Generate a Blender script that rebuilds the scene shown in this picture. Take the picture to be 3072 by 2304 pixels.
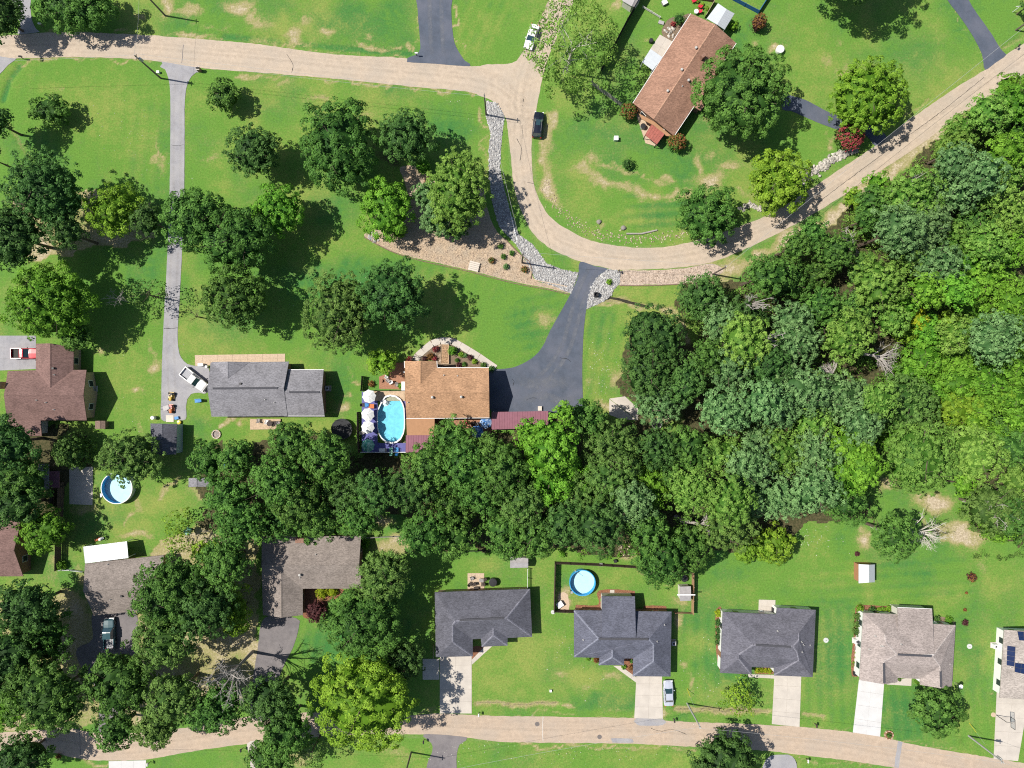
import bpy, math, random
import numpy as np
from mathutils import Vector
from mathutils.geometry import tessellate_polygon

# ------------------------------------------------------------------ camera, sky, sun, exposure
for o in list(bpy.data.objects):
    bpy.data.objects.remove(o)
SC = bpy.context.scene
COL = SC.collection
CAM_H = 127.0            # drone altitude in metres
GSD = 0.0620             # metres of ground per survey unit (the lot survey is 3072 x 2304 units)
cam_d = bpy.data.cameras.new('camera')
cam = bpy.data.objects.new('camera', cam_d)
COL.objects.link(cam)
cam.location = (0, 0, CAM_H)
cam.rotation_euler = (0, 0, 0)
cam_d.sensor_width = 36.0
cam_d.lens = 36.0 * CAM_H / (3072 * GSD)
cam_d.clip_start = 1.0
cam_d.clip_end = 4000.0
SC.camera = cam

SUN_EL, SUN_AZ = math.radians(55.0), math.radians(-10.0)      # light travels towards +x, a little -y
W = bpy.data.worlds.new('World')
SC.world = W
W.use_nodes = True
wn = W.node_tree.nodes
wl = W.node_tree.links
sky = wn.new('ShaderNodeTexSky')
sky.sky_type = 'NISHITA'
sky.sun_disc = False
sky.sun_elevation = SUN_EL
sky.sun_rotation = math.radians(280.0)
bg = wn['Background']
bg.inputs['Strength'].default_value = 0.085
wl.new(sky.outputs[0], bg.inputs['Color'])

sun_d = bpy.data.lights.new('sun', 'SUN')
sun_d.energy = 5.0
sun_d.angle = math.radians(0.53)
sun_d.color = (1.0, 0.95, 0.86)
sun = bpy.data.objects.new('sun', sun_d)
COL.objects.link(sun)
dirv = Vector((math.cos(SUN_EL) * math.cos(SUN_AZ), math.cos(SUN_EL) * math.sin(SUN_AZ), -math.sin(SUN_EL)))
sun.rotation_euler = dirv.to_track_quat('-Z', 'Y').to_euler()
sun.location = (-80, 10, 120)

vs = SC.view_settings
vs.view_transform = 'Standard'
vs.look = 'None'
vs.exposure = 0.2
vs.gamma = 1.0
vs.use_curve_mapping = False
SC.cycles.max_bounces = 5
SC.cycles.diffuse_bounces = 2
SC.cycles.glossy_bounces = 2
SC.cycles.transmission_bounces = 3
SC.cycles.transparent_max_bounces = 8
SC.cycles.caustics_reflective = False
SC.cycles.caustics_refractive = False
SC.cycles.use_denoising = False
SC.cycles.filter_width = 1.1

# ------------------------------------------------------------------ survey -> metres
_k = 768.0 / 1659.0
TILES = {'Z': (0, 0, 3072.0 / 2212.0),
         'A': (0, 0, _k), 'B': (768, 0, _k), 'C': (1536, 0, _k), 'D': (2304, 0, _k),
         'E': (0, 768, _k), 'F': (768, 768, _k), 'G': (1536, 768, _k), 'H': (2304, 768, _k),
         'I': (0, 1536, _k), 'J': (768, 1536, _k), 'K': (1536, 1536, _k), 'L': (2304, 1536, _k),
         'F2': (1060, 1000, 440 / 1825.0), 'C2': (1840, 0, 480 / 1991.0), 'E2': (440, 1060, 360 / 1357.0),
         'L2': (2760, 1860, 312 / 1166.0), 'I2': (0, 1280, 420 / 1452.0), 'L3': (2560, 1800, 340 / 1763.0),
         'K2': (1640, 1660, 480 / 1659.0), 'J2': (1280, 1730, 340 / 1612.0), 'G2': (1400, 640, 680 / 2212.0),
         'K3': (2120, 1780, 360 / 2133.0)}


def P(t, u, v, z=0.0):
    """point of the lot survey (sheet t) at height z, in metres"""
    ox, oy, s = TILES[t]
    k = GSD * (1 - z / CAM_H)
    return Vector(((ox + u * s - 1536) * k, (1152 - oy - v * s) * k, z))


def PL(t, pts, z=0.0):
    return [P(t, u, v, z) for u, v in pts]


RNG = random.Random(7)

# ------------------------------------------------------------------ materials
MATS = {}


def newmat(name):
    m = bpy.data.materials.new(name)
    m.use_nodes = True
    nt = m.node_tree
    return m, nt, nt.nodes['Principled BSDF']


def mat(name, col, rough=0.85, var=0.18, scale=3.0, spec=0.3, metal=0.0, fine=None, fine_amt=0.0, tint=None,
        tint_scale=0.3, bump=0.0, coat=0.0, stretch=None):
    """noise-mottled surface: col * (1 +- var); tint = second colour in big soft patches"""
    if name in MATS:
        return MATS[name]
    m, nt, b = newmat(name)
    N, L = nt.nodes, nt.links
    b.inputs['Roughness'].default_value = rough
    b.inputs['Metallic'].default_value = metal
    b.inputs['Specular IOR Level'].default_value = spec
    b.inputs['Coat Weight'].default_value = coat
    geo = N.new('ShaderNodeNewGeometry')
    src = geo.outputs['Position']
    if stretch:
        mp = N.new('ShaderNodeMapping')
        mp.inputs['Scale'].default_value = stretch
        L.new(src, mp.inputs['Vector'])
        src = mp.outputs['Vector']
    n1 = N.new('ShaderNodeTexNoise')
    n1.inputs['Scale'].default_value = scale
    n1.inputs['Detail'].default_value = 6
    n1.inputs['Roughness'].default_value = 0.65
    L.new(src, n1.inputs['Vector'])
    lo = [max(0, c * (1 - 2 * var)) for c in col]
    hi = [min(1, c * (1 + 2 * var)) for c in col]
    r = N.new('ShaderNodeValToRGB')
    r.color_ramp.elements[0].position = 0.25
    r.color_ramp.elements[0].color = (*lo, 1)
    r.color_ramp.elements[1].position = 0.75
    r.color_ramp.elements[1].color = (*hi, 1)
    L.new(n1.outputs['Fac'], r.inputs['Fac'])
    out = r.outputs['Color']
    if tint:
        n2 = N.new('ShaderNodeTexNoise')
        n2.inputs['Scale'].default_value = tint_scale
        n2.inputs['Detail'].default_value = 5
        L.new(geo.outputs['Position'], n2.inputs['Vector'])
        rr = N.new('ShaderNodeValToRGB')
        rr.color_ramp.elements[0].position = 0.42
        rr.color_ramp.elements[1].position = 0.68
        L.new(n2.outputs['Fac'], rr.inputs['Fac'])
        mx = N.new('ShaderNodeMix')
        mx.data_type = 'RGBA'
        L.new(rr.outputs['Color'], mx.inputs['Factor'])
        L.new(out, mx.inputs['A'])
        mx.inputs['B'].default_value = (*tint, 1)
        out = mx.outputs['Result']
    if fine:
        n3 = N.new('ShaderNodeTexVoronoi')
        n3.inputs['Scale'].default_value = fine
        L.new(src, n3.inputs['Vector'])
        sep = N.new('ShaderNodeSeparateColor')
        L.new(n3.outputs['Color'], sep.inputs['Color'])
        mr = N.new('ShaderNodeMapRange')
        mr.inputs['To Min'].default_value = 1 - fine_amt
        mr.inputs['To Max'].default_value = 1 + fine_amt
        L.new(sep.outputs[0], mr.inputs['Value'])
        mm = N.new('ShaderNodeVectorMath')
        mm.operation = 'SCALE'
        L.new(out, mm.inputs[0])
        L.new(mr.outputs['Result'], mm.inputs['Scale'])
        out = mm.outputs['Vector']
    L.new(out, b.inputs['Base Color'])
    if bump:
        bp = N.new('ShaderNodeBump')
        bp.inputs['Strength'].default_value = bump
        bp.inputs['Distance'].default_value = 0.05
        L.new(n1.outputs['Fac'], bp.inputs['Height'])
        L.new(bp.outputs['Normal'], b.inputs['Normal'])
    MATS[name] = m
    return m


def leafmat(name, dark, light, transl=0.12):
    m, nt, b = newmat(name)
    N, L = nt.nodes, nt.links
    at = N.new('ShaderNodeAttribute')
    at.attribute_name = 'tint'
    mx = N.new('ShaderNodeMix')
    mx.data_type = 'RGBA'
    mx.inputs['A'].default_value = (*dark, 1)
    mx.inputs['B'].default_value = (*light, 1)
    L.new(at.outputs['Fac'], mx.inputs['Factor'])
    oi = N.new('ShaderNodeObjectInfo')
    hs = N.new('ShaderNodeHueSaturation')
    mr = N.new('ShaderNodeMapRange')
    mr.inputs['To Min'].default_value = 0.494
    mr.inputs['To Max'].default_value = 0.512
    L.new(oi.outputs['Random'], mr.inputs['Value'])
    L.new(mr.outputs['Result'], hs.inputs['Hue'])
    mv = N.new('ShaderNodeMapRange')
    mv.inputs['To Min'].default_value = 0.88
    mv.inputs['To Max'].default_value = 1.14
    mul = N.new('ShaderNodeMath')
    mul.operation = 'MULTIPLY'
    mul.inputs[1].default_value = 7.31
    fr = N.new('ShaderNodeMath')
    fr.operation = 'FRACT'
    L.new(oi.outputs['Random'], mul.inputs[0])
    L.new(mul.outputs[0], fr.inputs[0])
    L.new(fr.outputs[0], mv.inputs['Value'])
    L.new(mv.outputs['Result'], hs.inputs['Value'])
    L.new(mx.outputs['Result'], hs.inputs['Color'])
    L.new(hs.outputs['Color'], b.inputs['Base Color'])
    b.inputs['Roughness'].default_value = 0.6
    b.inputs['Specular IOR Level'].default_value = 0.15
    tr = N.new('ShaderNodeBsdfTranslucent')
    L.new(hs.outputs['Color'], tr.inputs['Color'])
    ms = N.new('ShaderNodeMixShader')
    ms.inputs[0].default_value = transl
    L.new(b.outputs[0], ms.inputs[1])
    L.new(tr.outputs[0], ms.inputs[2])
    L.new(ms.outputs[0], N['Material Output'].inputs['Surface'])
    MATS[name] = m
    return m


LEAF = {
    'mid': leafmat('leaf_mid', (0.024, 0.072, 0.012), (0.145, 0.290, 0.050)),
    'dark': leafmat('leaf_dark', (0.018, 0.056, 0.012), (0.112, 0.232, 0.050)),
    'bright': leafmat('leaf_bright', (0.050, 0.150, 0.010), (0.225, 0.450, 0.045), 0.18),
    'fresh': leafmat('leaf_fresh', (0.060, 0.155, 0.018), (0.270, 0.440, 0.080), 0.18),
    'lime': leafmat('leaf_lime', (0.075, 0.170, 0.010), (0.300, 0.470, 0.045), 0.18),
    'pine': leafmat('leaf_pine', (0.040, 0.105, 0.028), (0.235, 0.395, 0.140)),
    'olive': leafmat('leaf_olive', (0.034, 0.084, 0.014), (0.175, 0.290, 0.062)),
    'yellow': leafmat('leaf_yellow', (0.200, 0.270, 0.010), (0.480, 0.540, 0.035), 0.3),
    'red': leafmat('leaf_red', (0.160, 0.020, 0.025), (0.500, 0.100, 0.125)),
    'purple': leafmat('leaf_purple', (0.045, 0.015, 0.018), (0.160, 0.060, 0.065)),
    'rust': leafmat('leaf_rust', (0.110, 0.050, 0.015), (0.300, 0.140, 0.050)),
}
BARK = mat('bark', (0.13, 0.10, 0.075), 0.95, 0.25, 6, bump=0.4)
DEADWOOD = mat('dead_wood', (0.36, 0.33, 0.30), 0.95, 0.15, 5)
BIRCH = mat('pale_bark', (0.50, 0.47, 0.40), 0.9, 0.15, 5)


# ------------------------------------------------------------------ mesh helpers
def meta(o, label=None, cat=None, group=None, kind=None):
    if label:
        o['label'] = label
    if cat:
        o['category'] = cat
    if group:
        o['group'] = group
    if kind:
        o['kind'] = kind
    return o


def thing(name, label, cat, loc=(0, 0, 0), rz=0.0, group=None):
    o = bpy.data.objects.new(name, None)
    COL.objects.link(o)
    o.empty_display_size = 0.3
    o.location = loc
    o.rotation_euler = (0, 0, rz)
    return meta(o, label, cat, group)


def link(name, me, parent=None, loc=None):
    o = bpy.data.objects.new(name, me)
    COL.objects.link(o)
    if parent is not None:
        o.parent = parent
    if loc is not None:
        o.location = loc
    return o


class MB:
    def __init__(s):
        s.v = []
        s.f = []

    def add(s, v, f):
        b = len(s.v)
        s.v += [tuple(p) for p in v]
        s.f += [tuple(i + b for i in q) for q in f]
        return s

    def box(s, c, d, rz=0.0, taper=1.0):
        cx, cy, cz = c
        hx, hy, hz = d[0] / 2, d[1] / 2, d[2] / 2
        ca, sa = math.cos(rz), math.sin(rz)
        vv = []
        for k, z in ((1, -hz), (taper, hz)):
            for x, y in ((-hx, -hy), (hx, -hy), (hx, hy), (-hx, hy)):
                x *= k
                y *= k
                vv.append((cx + x * ca - y * sa, cy + x * sa + y * ca, cz + z))
        return s.add(vv, [(3, 2, 1, 0), (4, 5, 6, 7), (0, 1, 5, 4), (1, 2, 6, 5), (2, 3, 7, 6), (3, 0, 4, 7)])

    def tube(s, p0, p1, r0, r1=None, n=8, cap=True):
        p0, p1 = Vector(p0), Vector(p1)
        r1 = r0 if r1 is None else r1
        d = (p1 - p0)
        if d.length < 1e-6:
            return s
        d.normalize()
        a = Vector((0, 0, 1)) if abs(d.z) < 0.9 else Vector((1, 0, 0))
        x = d.cross(a).normalized()
        y = d.cross(x)
        vv = []
        for p, r in ((p0, r0), (p1, r1)):
            for i in range(n):
                t = 2 * math.pi * i / n
                vv.append(p + x * (r * math.cos(t)) + y * (r * math.sin(t)))
        ff = [(i, i + n, (i + 1) % n + n, (i + 1) % n) for i in range(n)]
        if cap:
            ff += [tuple(range(n)), tuple(range(2 * n - 1, n - 1, -1))]
        return s.add(vv, ff)

    def prism(s, poly, z0, z1):
        n = len(poly)
        a = sum(poly[i][0] * poly[(i + 1) % n][1] - poly[(i + 1) % n][0] * poly[i][1] for i in range(n))
        if a < 0:
            poly = poly[::-1]
        vv = [(p[0], p[1], z0) for p in poly] + [(p[0], p[1], z1) for p in poly]
        ff = [tuple(range(n - 1, -1, -1)), tuple(range(n, 2 * n))]
        ff += [(i, (i + 1) % n, (i + 1) % n + n, i + n) for i in range(n)]
        return s.add(vv, ff)

    def lathe(s, prof, n=16, c=(0, 0, 0), cap=True):
        vv = []
        for r, z in prof:
            for i in range(n):
                t = 2 * math.pi * i / n
                vv.append((c[0] + r * math.cos(t), c[1] + r * math.sin(t), c[2] + z))
        ff = []
        for k in range(len(prof) - 1):
            for i in range(n):
                j = (i + 1) % n
                ff.append((k * n + i, k * n + j, (k + 1) * n + j, (k + 1) * n + i))
        if cap:
            ff.append(tuple(range(n - 1, -1, -1)))
            ff.append(tuple((len(prof) - 1) * n + i for i in range(n)))
        return s.add(vv, ff)

    def mesh(s, name, m, smooth=False):
        me = bpy.data.meshes.new(name)
        me.from_pydata(s.v, [], s.f)
        me.materials.append(m)
        if smooth:
            me.polygons.foreach_set('use_smooth', [True] * len(me.polygons))
        me.update()
        return me

    def obj(s, name, m, parent=None, loc=None, smooth=False):
        return link(name, s.mesh(name, m, smooth), parent, loc)


def npmesh(name, v, quads, m, tint=None):
    """fast quad mesh from arrays, optional per-face 'tint'"""
    me = bpy.data.meshes.new(name)
    nv, nf = len(v), len(quads)
    me.vertices.add(nv)
    me.vertices.foreach_set('co', np.ascontiguousarray(v, dtype=np.float32).ravel())
    me.loops.add(nf * 4)
    me.loops.foreach_set('vertex_index', np.ascontiguousarray(quads, dtype=np.int32).ravel())
    me.polygons.add(nf)
    me.polygons.foreach_set('loop_start', np.arange(0, nf * 4, 4, dtype=np.int32))
    me.polygons.foreach_set('loop_total', np.full(nf, 4, dtype=np.int32))
    if tint is not None:
        a = me.attributes.new('tint', 'FLOAT', 'FACE')
        a.data.foreach_set('value', np.ascontiguousarray(tint, dtype=np.float32))
    me.materials.append(m)
    me.update(calc_edges=True)
    return me


def smooth_poly(pts, closed=True, step=1.2, jit=0.0, seed=1):
    """Catmull-Rom through the points, with a little edge wear"""
    rr = random.Random(seed)
    n = len(pts)
    out = []
    rng = range(n) if closed else range(n - 1)
    for i in rng:
        if closed:
            p0, p1, p2, p3 = pts[i - 1], pts[i], pts[(i + 1) % n], pts[(i + 2) % n]
        else:
            p0, p1, p2, p3 = pts[max(i - 1, 0)], pts[i], pts[i + 1], pts[min(i + 2, n - 1)]
        k = max(1, int((p2 - p1).length / step))
        for j in range(k):
            t = j / k
            q = 0.5 * ((2 * p1) + (p2 - p0) * t + (2 * p0 - 5 * p1 + 4 * p2 - p3) * t * t + (3 * p1 - p0 - 3 * p2 + p3) * t ** 3)
            if jit:
                q = q + Vector((rr.uniform(-jit, jit), rr.uniform(-jit, jit), 0))
            out.append(q)
    if not closed:
        out.append(pts[-1].copy())
    return out


def line_poly(pts, step=0.7, jit=0.03, seed=1):
    """straight-edged outline with slightly worn edges"""
    rr = random.Random(seed)
    out = []
    n = len(pts)
    for i in range(n):
        a, b = pts[i], pts[(i + 1) % n]
        k = max(1, int((b - a).length / step))
        for j in range(k):
            q = a.lerp(b, j / k)
            if j and jit:
                q = q + Vector((rr.uniform(-jit, jit), rr.uniform(-jit, jit), 0))
            out.append(q)
    return out


def sheet(name, poly, z, m, label=None, parent=None, thick=0.0, kind='structure'):
    """flat paved or planted area; thick > 0 gives it a real edge"""
    c = sum((p for p in poly), Vector()) / len(poly)
    q = [(p.x - c.x, p.y - c.y) for p in poly]
    n = len(q)
    if sum(q[i][0] * q[(i + 1) % n][1] - q[(i + 1) % n][0] * q[i][1] for i in range(n)) < 0:
        q = q[::-1]
    tris = tessellate_polygon([[Vector((x, y, 0)) for x, y in q]])
    vv = [(x, y, 0.0) for x, y in q]
    ff = []
    for t in tris:
        a, b, d = t
        ar = (q[b][0] - q[a][0]) * (q[d][1] - q[a][1]) - (q[d][0] - q[a][0]) * (q[b][1] - q[a][1])
        ff.append((a, b, d) if ar > 0 else (a, d, b))
    if thick:
        vv += [(x, y, -thick) for x, y in q]
        ff += [(i + n, (i + 1) % n + n, (i + 1) % n, i) for i in range(n)]
    o = MB().add(vv, ff).obj(name, m, parent, (c.x, c.y, z) if parent is None else (c.x - parent.location.x, c.y - parent.location.y, z - parent.location.z))
    if parent is None and kind:
        o['kind'] = kind
    if label:
        o['label'] = label
    return o


def ribbon(pts, w):
    """outline of a band of width w (number or list) along pts"""
    n = len(pts)
    ws = w if isinstance(w, (list, tuple)) else [w] * n
    L, R = [], []
    for i in range(n):
        d = (pts[min(i + 1, n - 1)] - pts[max(i - 1, 0)])
        d.z = 0
        d.normalize()
        nn = Vector((-d.y, d.x, 0))
        L.append(pts[i] + nn * ws[i] / 2)
        R.append(pts[i] - nn * ws[i] / 2)
    return L + R[::-1]

# ------------------------------------------------------------------ ground: one sheet with worn, dry and wooded areas
gx = np.concatenate([[-900, -500, -250, -150, -120], np.arange(-104, 104.01, 0.42), [120, 150, 250, 500, 900]])
gy = np.concatenate([[-900, -500, -250, -140, -100], np.arange(-82, 82.01, 0.42), [100, 140, 250, 500, 900]])
GX, GY = np.meshgrid(gx, gy)
SOIL = np.zeros_like(GX)
DRY = np.zeros_like(GX)
LUSH = np.zeros_like(GX)
WOOD = np.zeros_like(GX)
GZ = np.zeros_like(GX)


def vnoise(x, y, s, seed):
    """cheap value noise in [-1,1]"""
    rs = np.random.RandomState(seed)
    tab = rs.uniform(-1, 1, (64, 64))
    x = x / s
    y = y / s
    xi, yi = np.floor(x).astype(int), np.floor(y).astype(int)
    fx, fy = x - xi, y - yi
    fx, fy = fx * fx * (3 - 2 * fx), fy * fy * (3 - 2 * fy)
    g = lambda a, b: tab[a % 64, b % 64]
    return (g(xi, yi) * (1 - fx) + g(xi + 1, yi) * fx) * (1 - fy) + (g(xi, yi + 1) * (1 - fx) + g(xi + 1, yi + 1) * fx) * fy


WX = GX + 1.1 * vnoise(GX, GY, 2.6, 3) + 0.5 * vnoise(GX, GY, 0.9, 5)
WY = GY + 1.1 * vnoise(GX, GY, 2.6, 4) + 0.5 * vnoise(GX, GY, 0.9, 6)


def blob(A, t, u, v, ru, rv, a=1.0, hard=1.0):
    c = P(t, u, v)
    s = TILES[t][2] * GSD
    d = ((WX - c.x) / (ru * s)) ** 2 + ((WY - c.y) / (rv * s)) ** 2
    np.maximum(A, a * np.exp(-d * hard), out=A)


def seg_dist(X, Y, pts):
    D = np.full(X.shape, 1e9)
    for a, b in zip(pts[:-1], pts[1:]):
        dx, dy = b.x - a.x, b.y - a.y
        L2 = dx * dx + dy * dy + 1e-9
        t = np.clip(((X - a.x) * dx + (Y - a.y) * dy) / L2, 0, 1)
        D = np.minimum(D, np.hypot(X - a.x - t * dx, Y - a.y - t * dy))
    return D


def stroke(A, t, pts, w, a=1.0, warp=True):
    q = PL(t, pts)
    D = seg_dist(WX if warp else GX, WY if warp else GY, q)
    np.maximum(A, a * np.exp(-(D / w) ** 2), out=A)


def inside(poly, X, Y):
    c = np.zeros(X.shape, bool)
    n = len(poly)
    for i in range(n):
        a, b = poly[i], poly[(i + 1) % n]
        if abs(a.y - b.y) < 1e-9:
            continue
        k = ((a.y > Y) != (b.y > Y)) & (X < (b.x - a.x) * (Y - a.y) / (b.y - a.y) + a.x)
        c ^= k
    return c


# general lawn character
DRY += 0.22 + 0.26 * vnoise(GX, GY, 14, 11) + 0.24 * vnoise(GX, GY, 4.4, 12) + 0.10 * vnoise(GX, GY, 1.7, 13)
LUSH += 0.25 + 0.30 * vnoise(GX, GY, 11, 21) + 0.25 * vnoise(GX, GY, 3.2, 22)
for t, u, v, ru, rv, a in [('A', 650, 700, 420, 260, .55), ('A', 900, 900, 200, 300, .45), ('A', 350, 560, 160, 60, .5), ('B', 800, 640, 300, 60, .55),
                           ('B', 400, 600, 200, 60, .5), ('C', 450, 1300, 200, 200, .5), ('C', 650, 950, 300, 120, .3),
                           ('D', 350, 420, 260, 160, .55), ('D', 100, 200, 200, 150, .4), ('E', 800, 750, 200, 400, .5), ('E', 1000, 1600, 300, 120, .75), ('I', 850, 100, 220, 110, .7),
                           ('I', 100, 480, 200, 120, .5), ('J', 1550, 1100, 160, 150, .6), ('K', 100, 900, 200, 300, .7), ('K', 150, 400, 130, 200, .5), ('J', 1500, 350, 150, 90, .6),
                           ('K', 480, 1080, 230, 110, .8), ('K', 650, 430, 300, 100, .55), ('L', 1500, 500, 200, 120, .6), ('L', 1400, 900, 120, 300, .5),
                           ('L', 350, 450, 300, 120, .35), ('J', 1300, 1500, 300, 160, .35), ('G', 600, 700, 80, 200, .5), ('G', 200, 400, 90, 110, .5)]:
    blob(DRY, t, u, v, ru, rv, a)
for t, u, v, ru, rv, a in [('B', 600, 150, 500, 180, .9), ('A', 1500, 30, 200, 120, .7), ('F', 600, 150, 700, 160, .85), ('G', 150, 450, 200, 260, .7), ('G', 580, 450, 120, 250, .6),
                           ('B', 1250, 850, 200, 200, .8), ('B', 450, 1350, 220, 200, .8), ('C', 650, 850, 350, 120, .8), ('C', 950, 1400, 200, 130, .9), ('K', 1400, 900, 260, 350, .95),
                           ('L', 420, 900, 260, 400, .95), ('L', 900, 1300, 260, 250, .95), ('L', 1320, 950, 120, 350, .7), ('K', 650, 1220, 350, 60, .9), ('K', 420, 480, 180, 110, .8),
                           ('J', 500, 850, 250, 180, .9), ('E', 1450, 400, 260, 260, .8), ('E', 1300, 1100, 140, 100, .7), ('D', 950, 350, 300, 220, .7)]:
    blob(LUSH, t, u, v, ru, rv, a)
# bare and sandy places
for t, u, v, ru, rv, a in [('A', 1080, 50, 60, 50, .95), ('A', 940, 120, 40, 25, .8), ('A', 1220, 90, 80, 50, .8), ('A', 1560, 40, 110, 60, 1.0), ('A', 1640, 120, 60, 60, .9), ('A', 1250, 230, 110, 14, .8),
                           ('A', 1350, 180, 120, 10, .5), ('B', 30, 160, 70, 50, .8), ('B', 270, 215, 50, 50, .95), ('B', 350, 120, 50, 40, .6), ('B', 440, 230, 50, 30, .75), ('B', 750, 295, 90, 22, .85), ('B', 730, 215, 35, 20, .6), ('B', 1010, 285, 40, 25, .85), ('B', 900, 300, 70, 12, .5),
                           ('B', 200, 270, 200, 10, .7), ('B', 170, 550, 60, 22, .55), ('B', 400, 620, 70, 30, .5), ('B', 700, 740, 90, 25, .3), ('A', 400, 570, 50, 16, .45), ('A', 340, 630, 20, 30, .45),
                           ('A', 1015, 1000, 14, 120, .6), ('A', 1400, 1010, 60, 30, .35),
                           ('C', 1270, 1160, 130, 60, .85), ('C', 1220, 1060, 30, 90, .7), ('C', 1420, 1060, 90, 45, .85), ('C', 1300, 970, 50, 40, .5), ('C', 1260, 790, 50, 30, .8), ('C', 850, 1140, 20, 30, .6), ('C', 680, 1070, 25, 20, .5), ('C', 240, 1250, 35, 50, .95),
                           ('C', 520, 1040, 60, 40, .6), ('C', 1500, 1240, 70, 25, .6), ('C', 700, 40, 60, 30, .9), ('C', 570, 1470, 15, 30, .5), ('C', 870, 250, 50, 20, .4), ('C', 1560, 250, 40, 30, .5),
                           ('D', 490, 470, 40, 40, .75), ('D', 380, 380, 40, 50, .55), ('D', 50, 320, 40, 30, .8), ('D', 415, 920, 30, 25, .7), ('D', 480, 250, 40, 30, .3),
                           ('E', 1000, 725, 45, 45, .95), ('E', 885, 860, 28, 22, .8), ('E', 640, 620, 50, 30, .55), ('E', 990, 600, 18, 90, .5), ('E', 1470, 1080, 22, 18, .9), ('E', 1545, 1108, 22, 18, .9), ('E', 1580, 1070, 20, 14, .6), ('E', 900, 1130, 50, 25, .45),
                           ('E', 1350, 1530, 140, 35, .8), ('E', 1500, 1500, 150, 30, .6), ('E', 530, 1640, 90, 40, .6), ('E', 880, 1600, 25, 60, .45),
                           ('F', 595, 735, 22, 24, .95), ('F', 565, 1000, 45, 50, .95), ('F', 595, 885, 14, 18, .85), ('F', 620, 790, 35, 14, .6), ('F', 560, 900, 50, 12, .4), ('F', 980, 1290, 40, 20, .6),
                           ('I', 480, 640, 160, 120, .85), ('I', 950, 1000, 120, 60, .9), ('I', 1330, 100, 80, 40, .9), ('I', 870, 160, 100, 22, .75), ('I', 620, 800, 80, 120, .7), ('I', 1000, 850, 60, 80, .8), ('I', 1480, 470, 50, 70, .8), ('I', 300, 900, 120, 120, .6), ('I', 520, 440, 40, 80, .55), ('I', 330, 370, 40, 90, .4),
                           ('J', 800, 80, 90, 30, .8), ('J', 900, 215, 110, 60, .75), ('J', 1220, 215, 90, 25, .85), ('J', 1480, 215, 110, 20, .85), ('J', 250, 1600, 160, 60, .5), ('J', 900, 1560, 120, 40, .4),
                           ('K', 740, 240, 70, 60, .95), ('K', 340, 560, 40, 60, .95), ('K', 1105, 690, 32, 40, .75), ('K', 1115, 990, 30, 30, .6), ('K', 1140, 1110, 14, 70, .6), ('K', 1030, 480, 50, 25, .6), ('K', 1100, 600, 60, 40, .55), ('K', 840, 390, 40, 25, .5), ('K', 340, 1080, 60, 40, .5), ('K', 650, 1080, 60, 40, .45),
                           ('K', 480, 1140, 60, 30, .4), ('K', 360, 1255, 60, 16, .8), ('K', 640, 1265, 50, 14, .4), ('K', 1010, 1290, 30, 25, .7), ('K', 300, 220, 30, 20, .5),
                           ('L', 640, 150, 55, 55, .9), ('L', 1270, 150, 120, 55, 1.2), ('L', 1150, 100, 100, 45, 1.0), ('L', 1000, 60, 40, 40, .5), ('L', 1410, 360, 40, 50, .45), ('L', 1450, 1150, 25, 15, .7),
                           ('G', 1120, 450, 35, 60, 1.0), ('G', 1150, 560, 25, 60, 1.0), ('G', 600, 980, 70, 40, .8), ('G', 690, 800, 40, 60, .55), ('G', 500, 820, 20, 20, .4), ('G', 950, 1060, 120, 35, 1.0), ('G', 980, 330, 90, 30, .9), ('G', 1200, 150, 200, 45, .9), ('G', 1450, 60, 200, 50, .8), ('G', 250, 400, 40, 30, .35), ('G', 210, 420, 20, 60, .45),
                           ('H', 770, 1480, 75, 60, 1.0), ('H', 1070, 1590, 110, 50, 1.1), ('H', 80, 400, 30, 30, .9), ('H', 840, 510, 60, 20, .5), ('H', 1300, 480, 20, 30, .7),
                           ('D', 420, 1390, 90, 50, 1.0), ('D', 1450, 640, 90, 40, 1.0)]:
    blob(SOIL, t, u, v, ru, rv, a)
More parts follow.
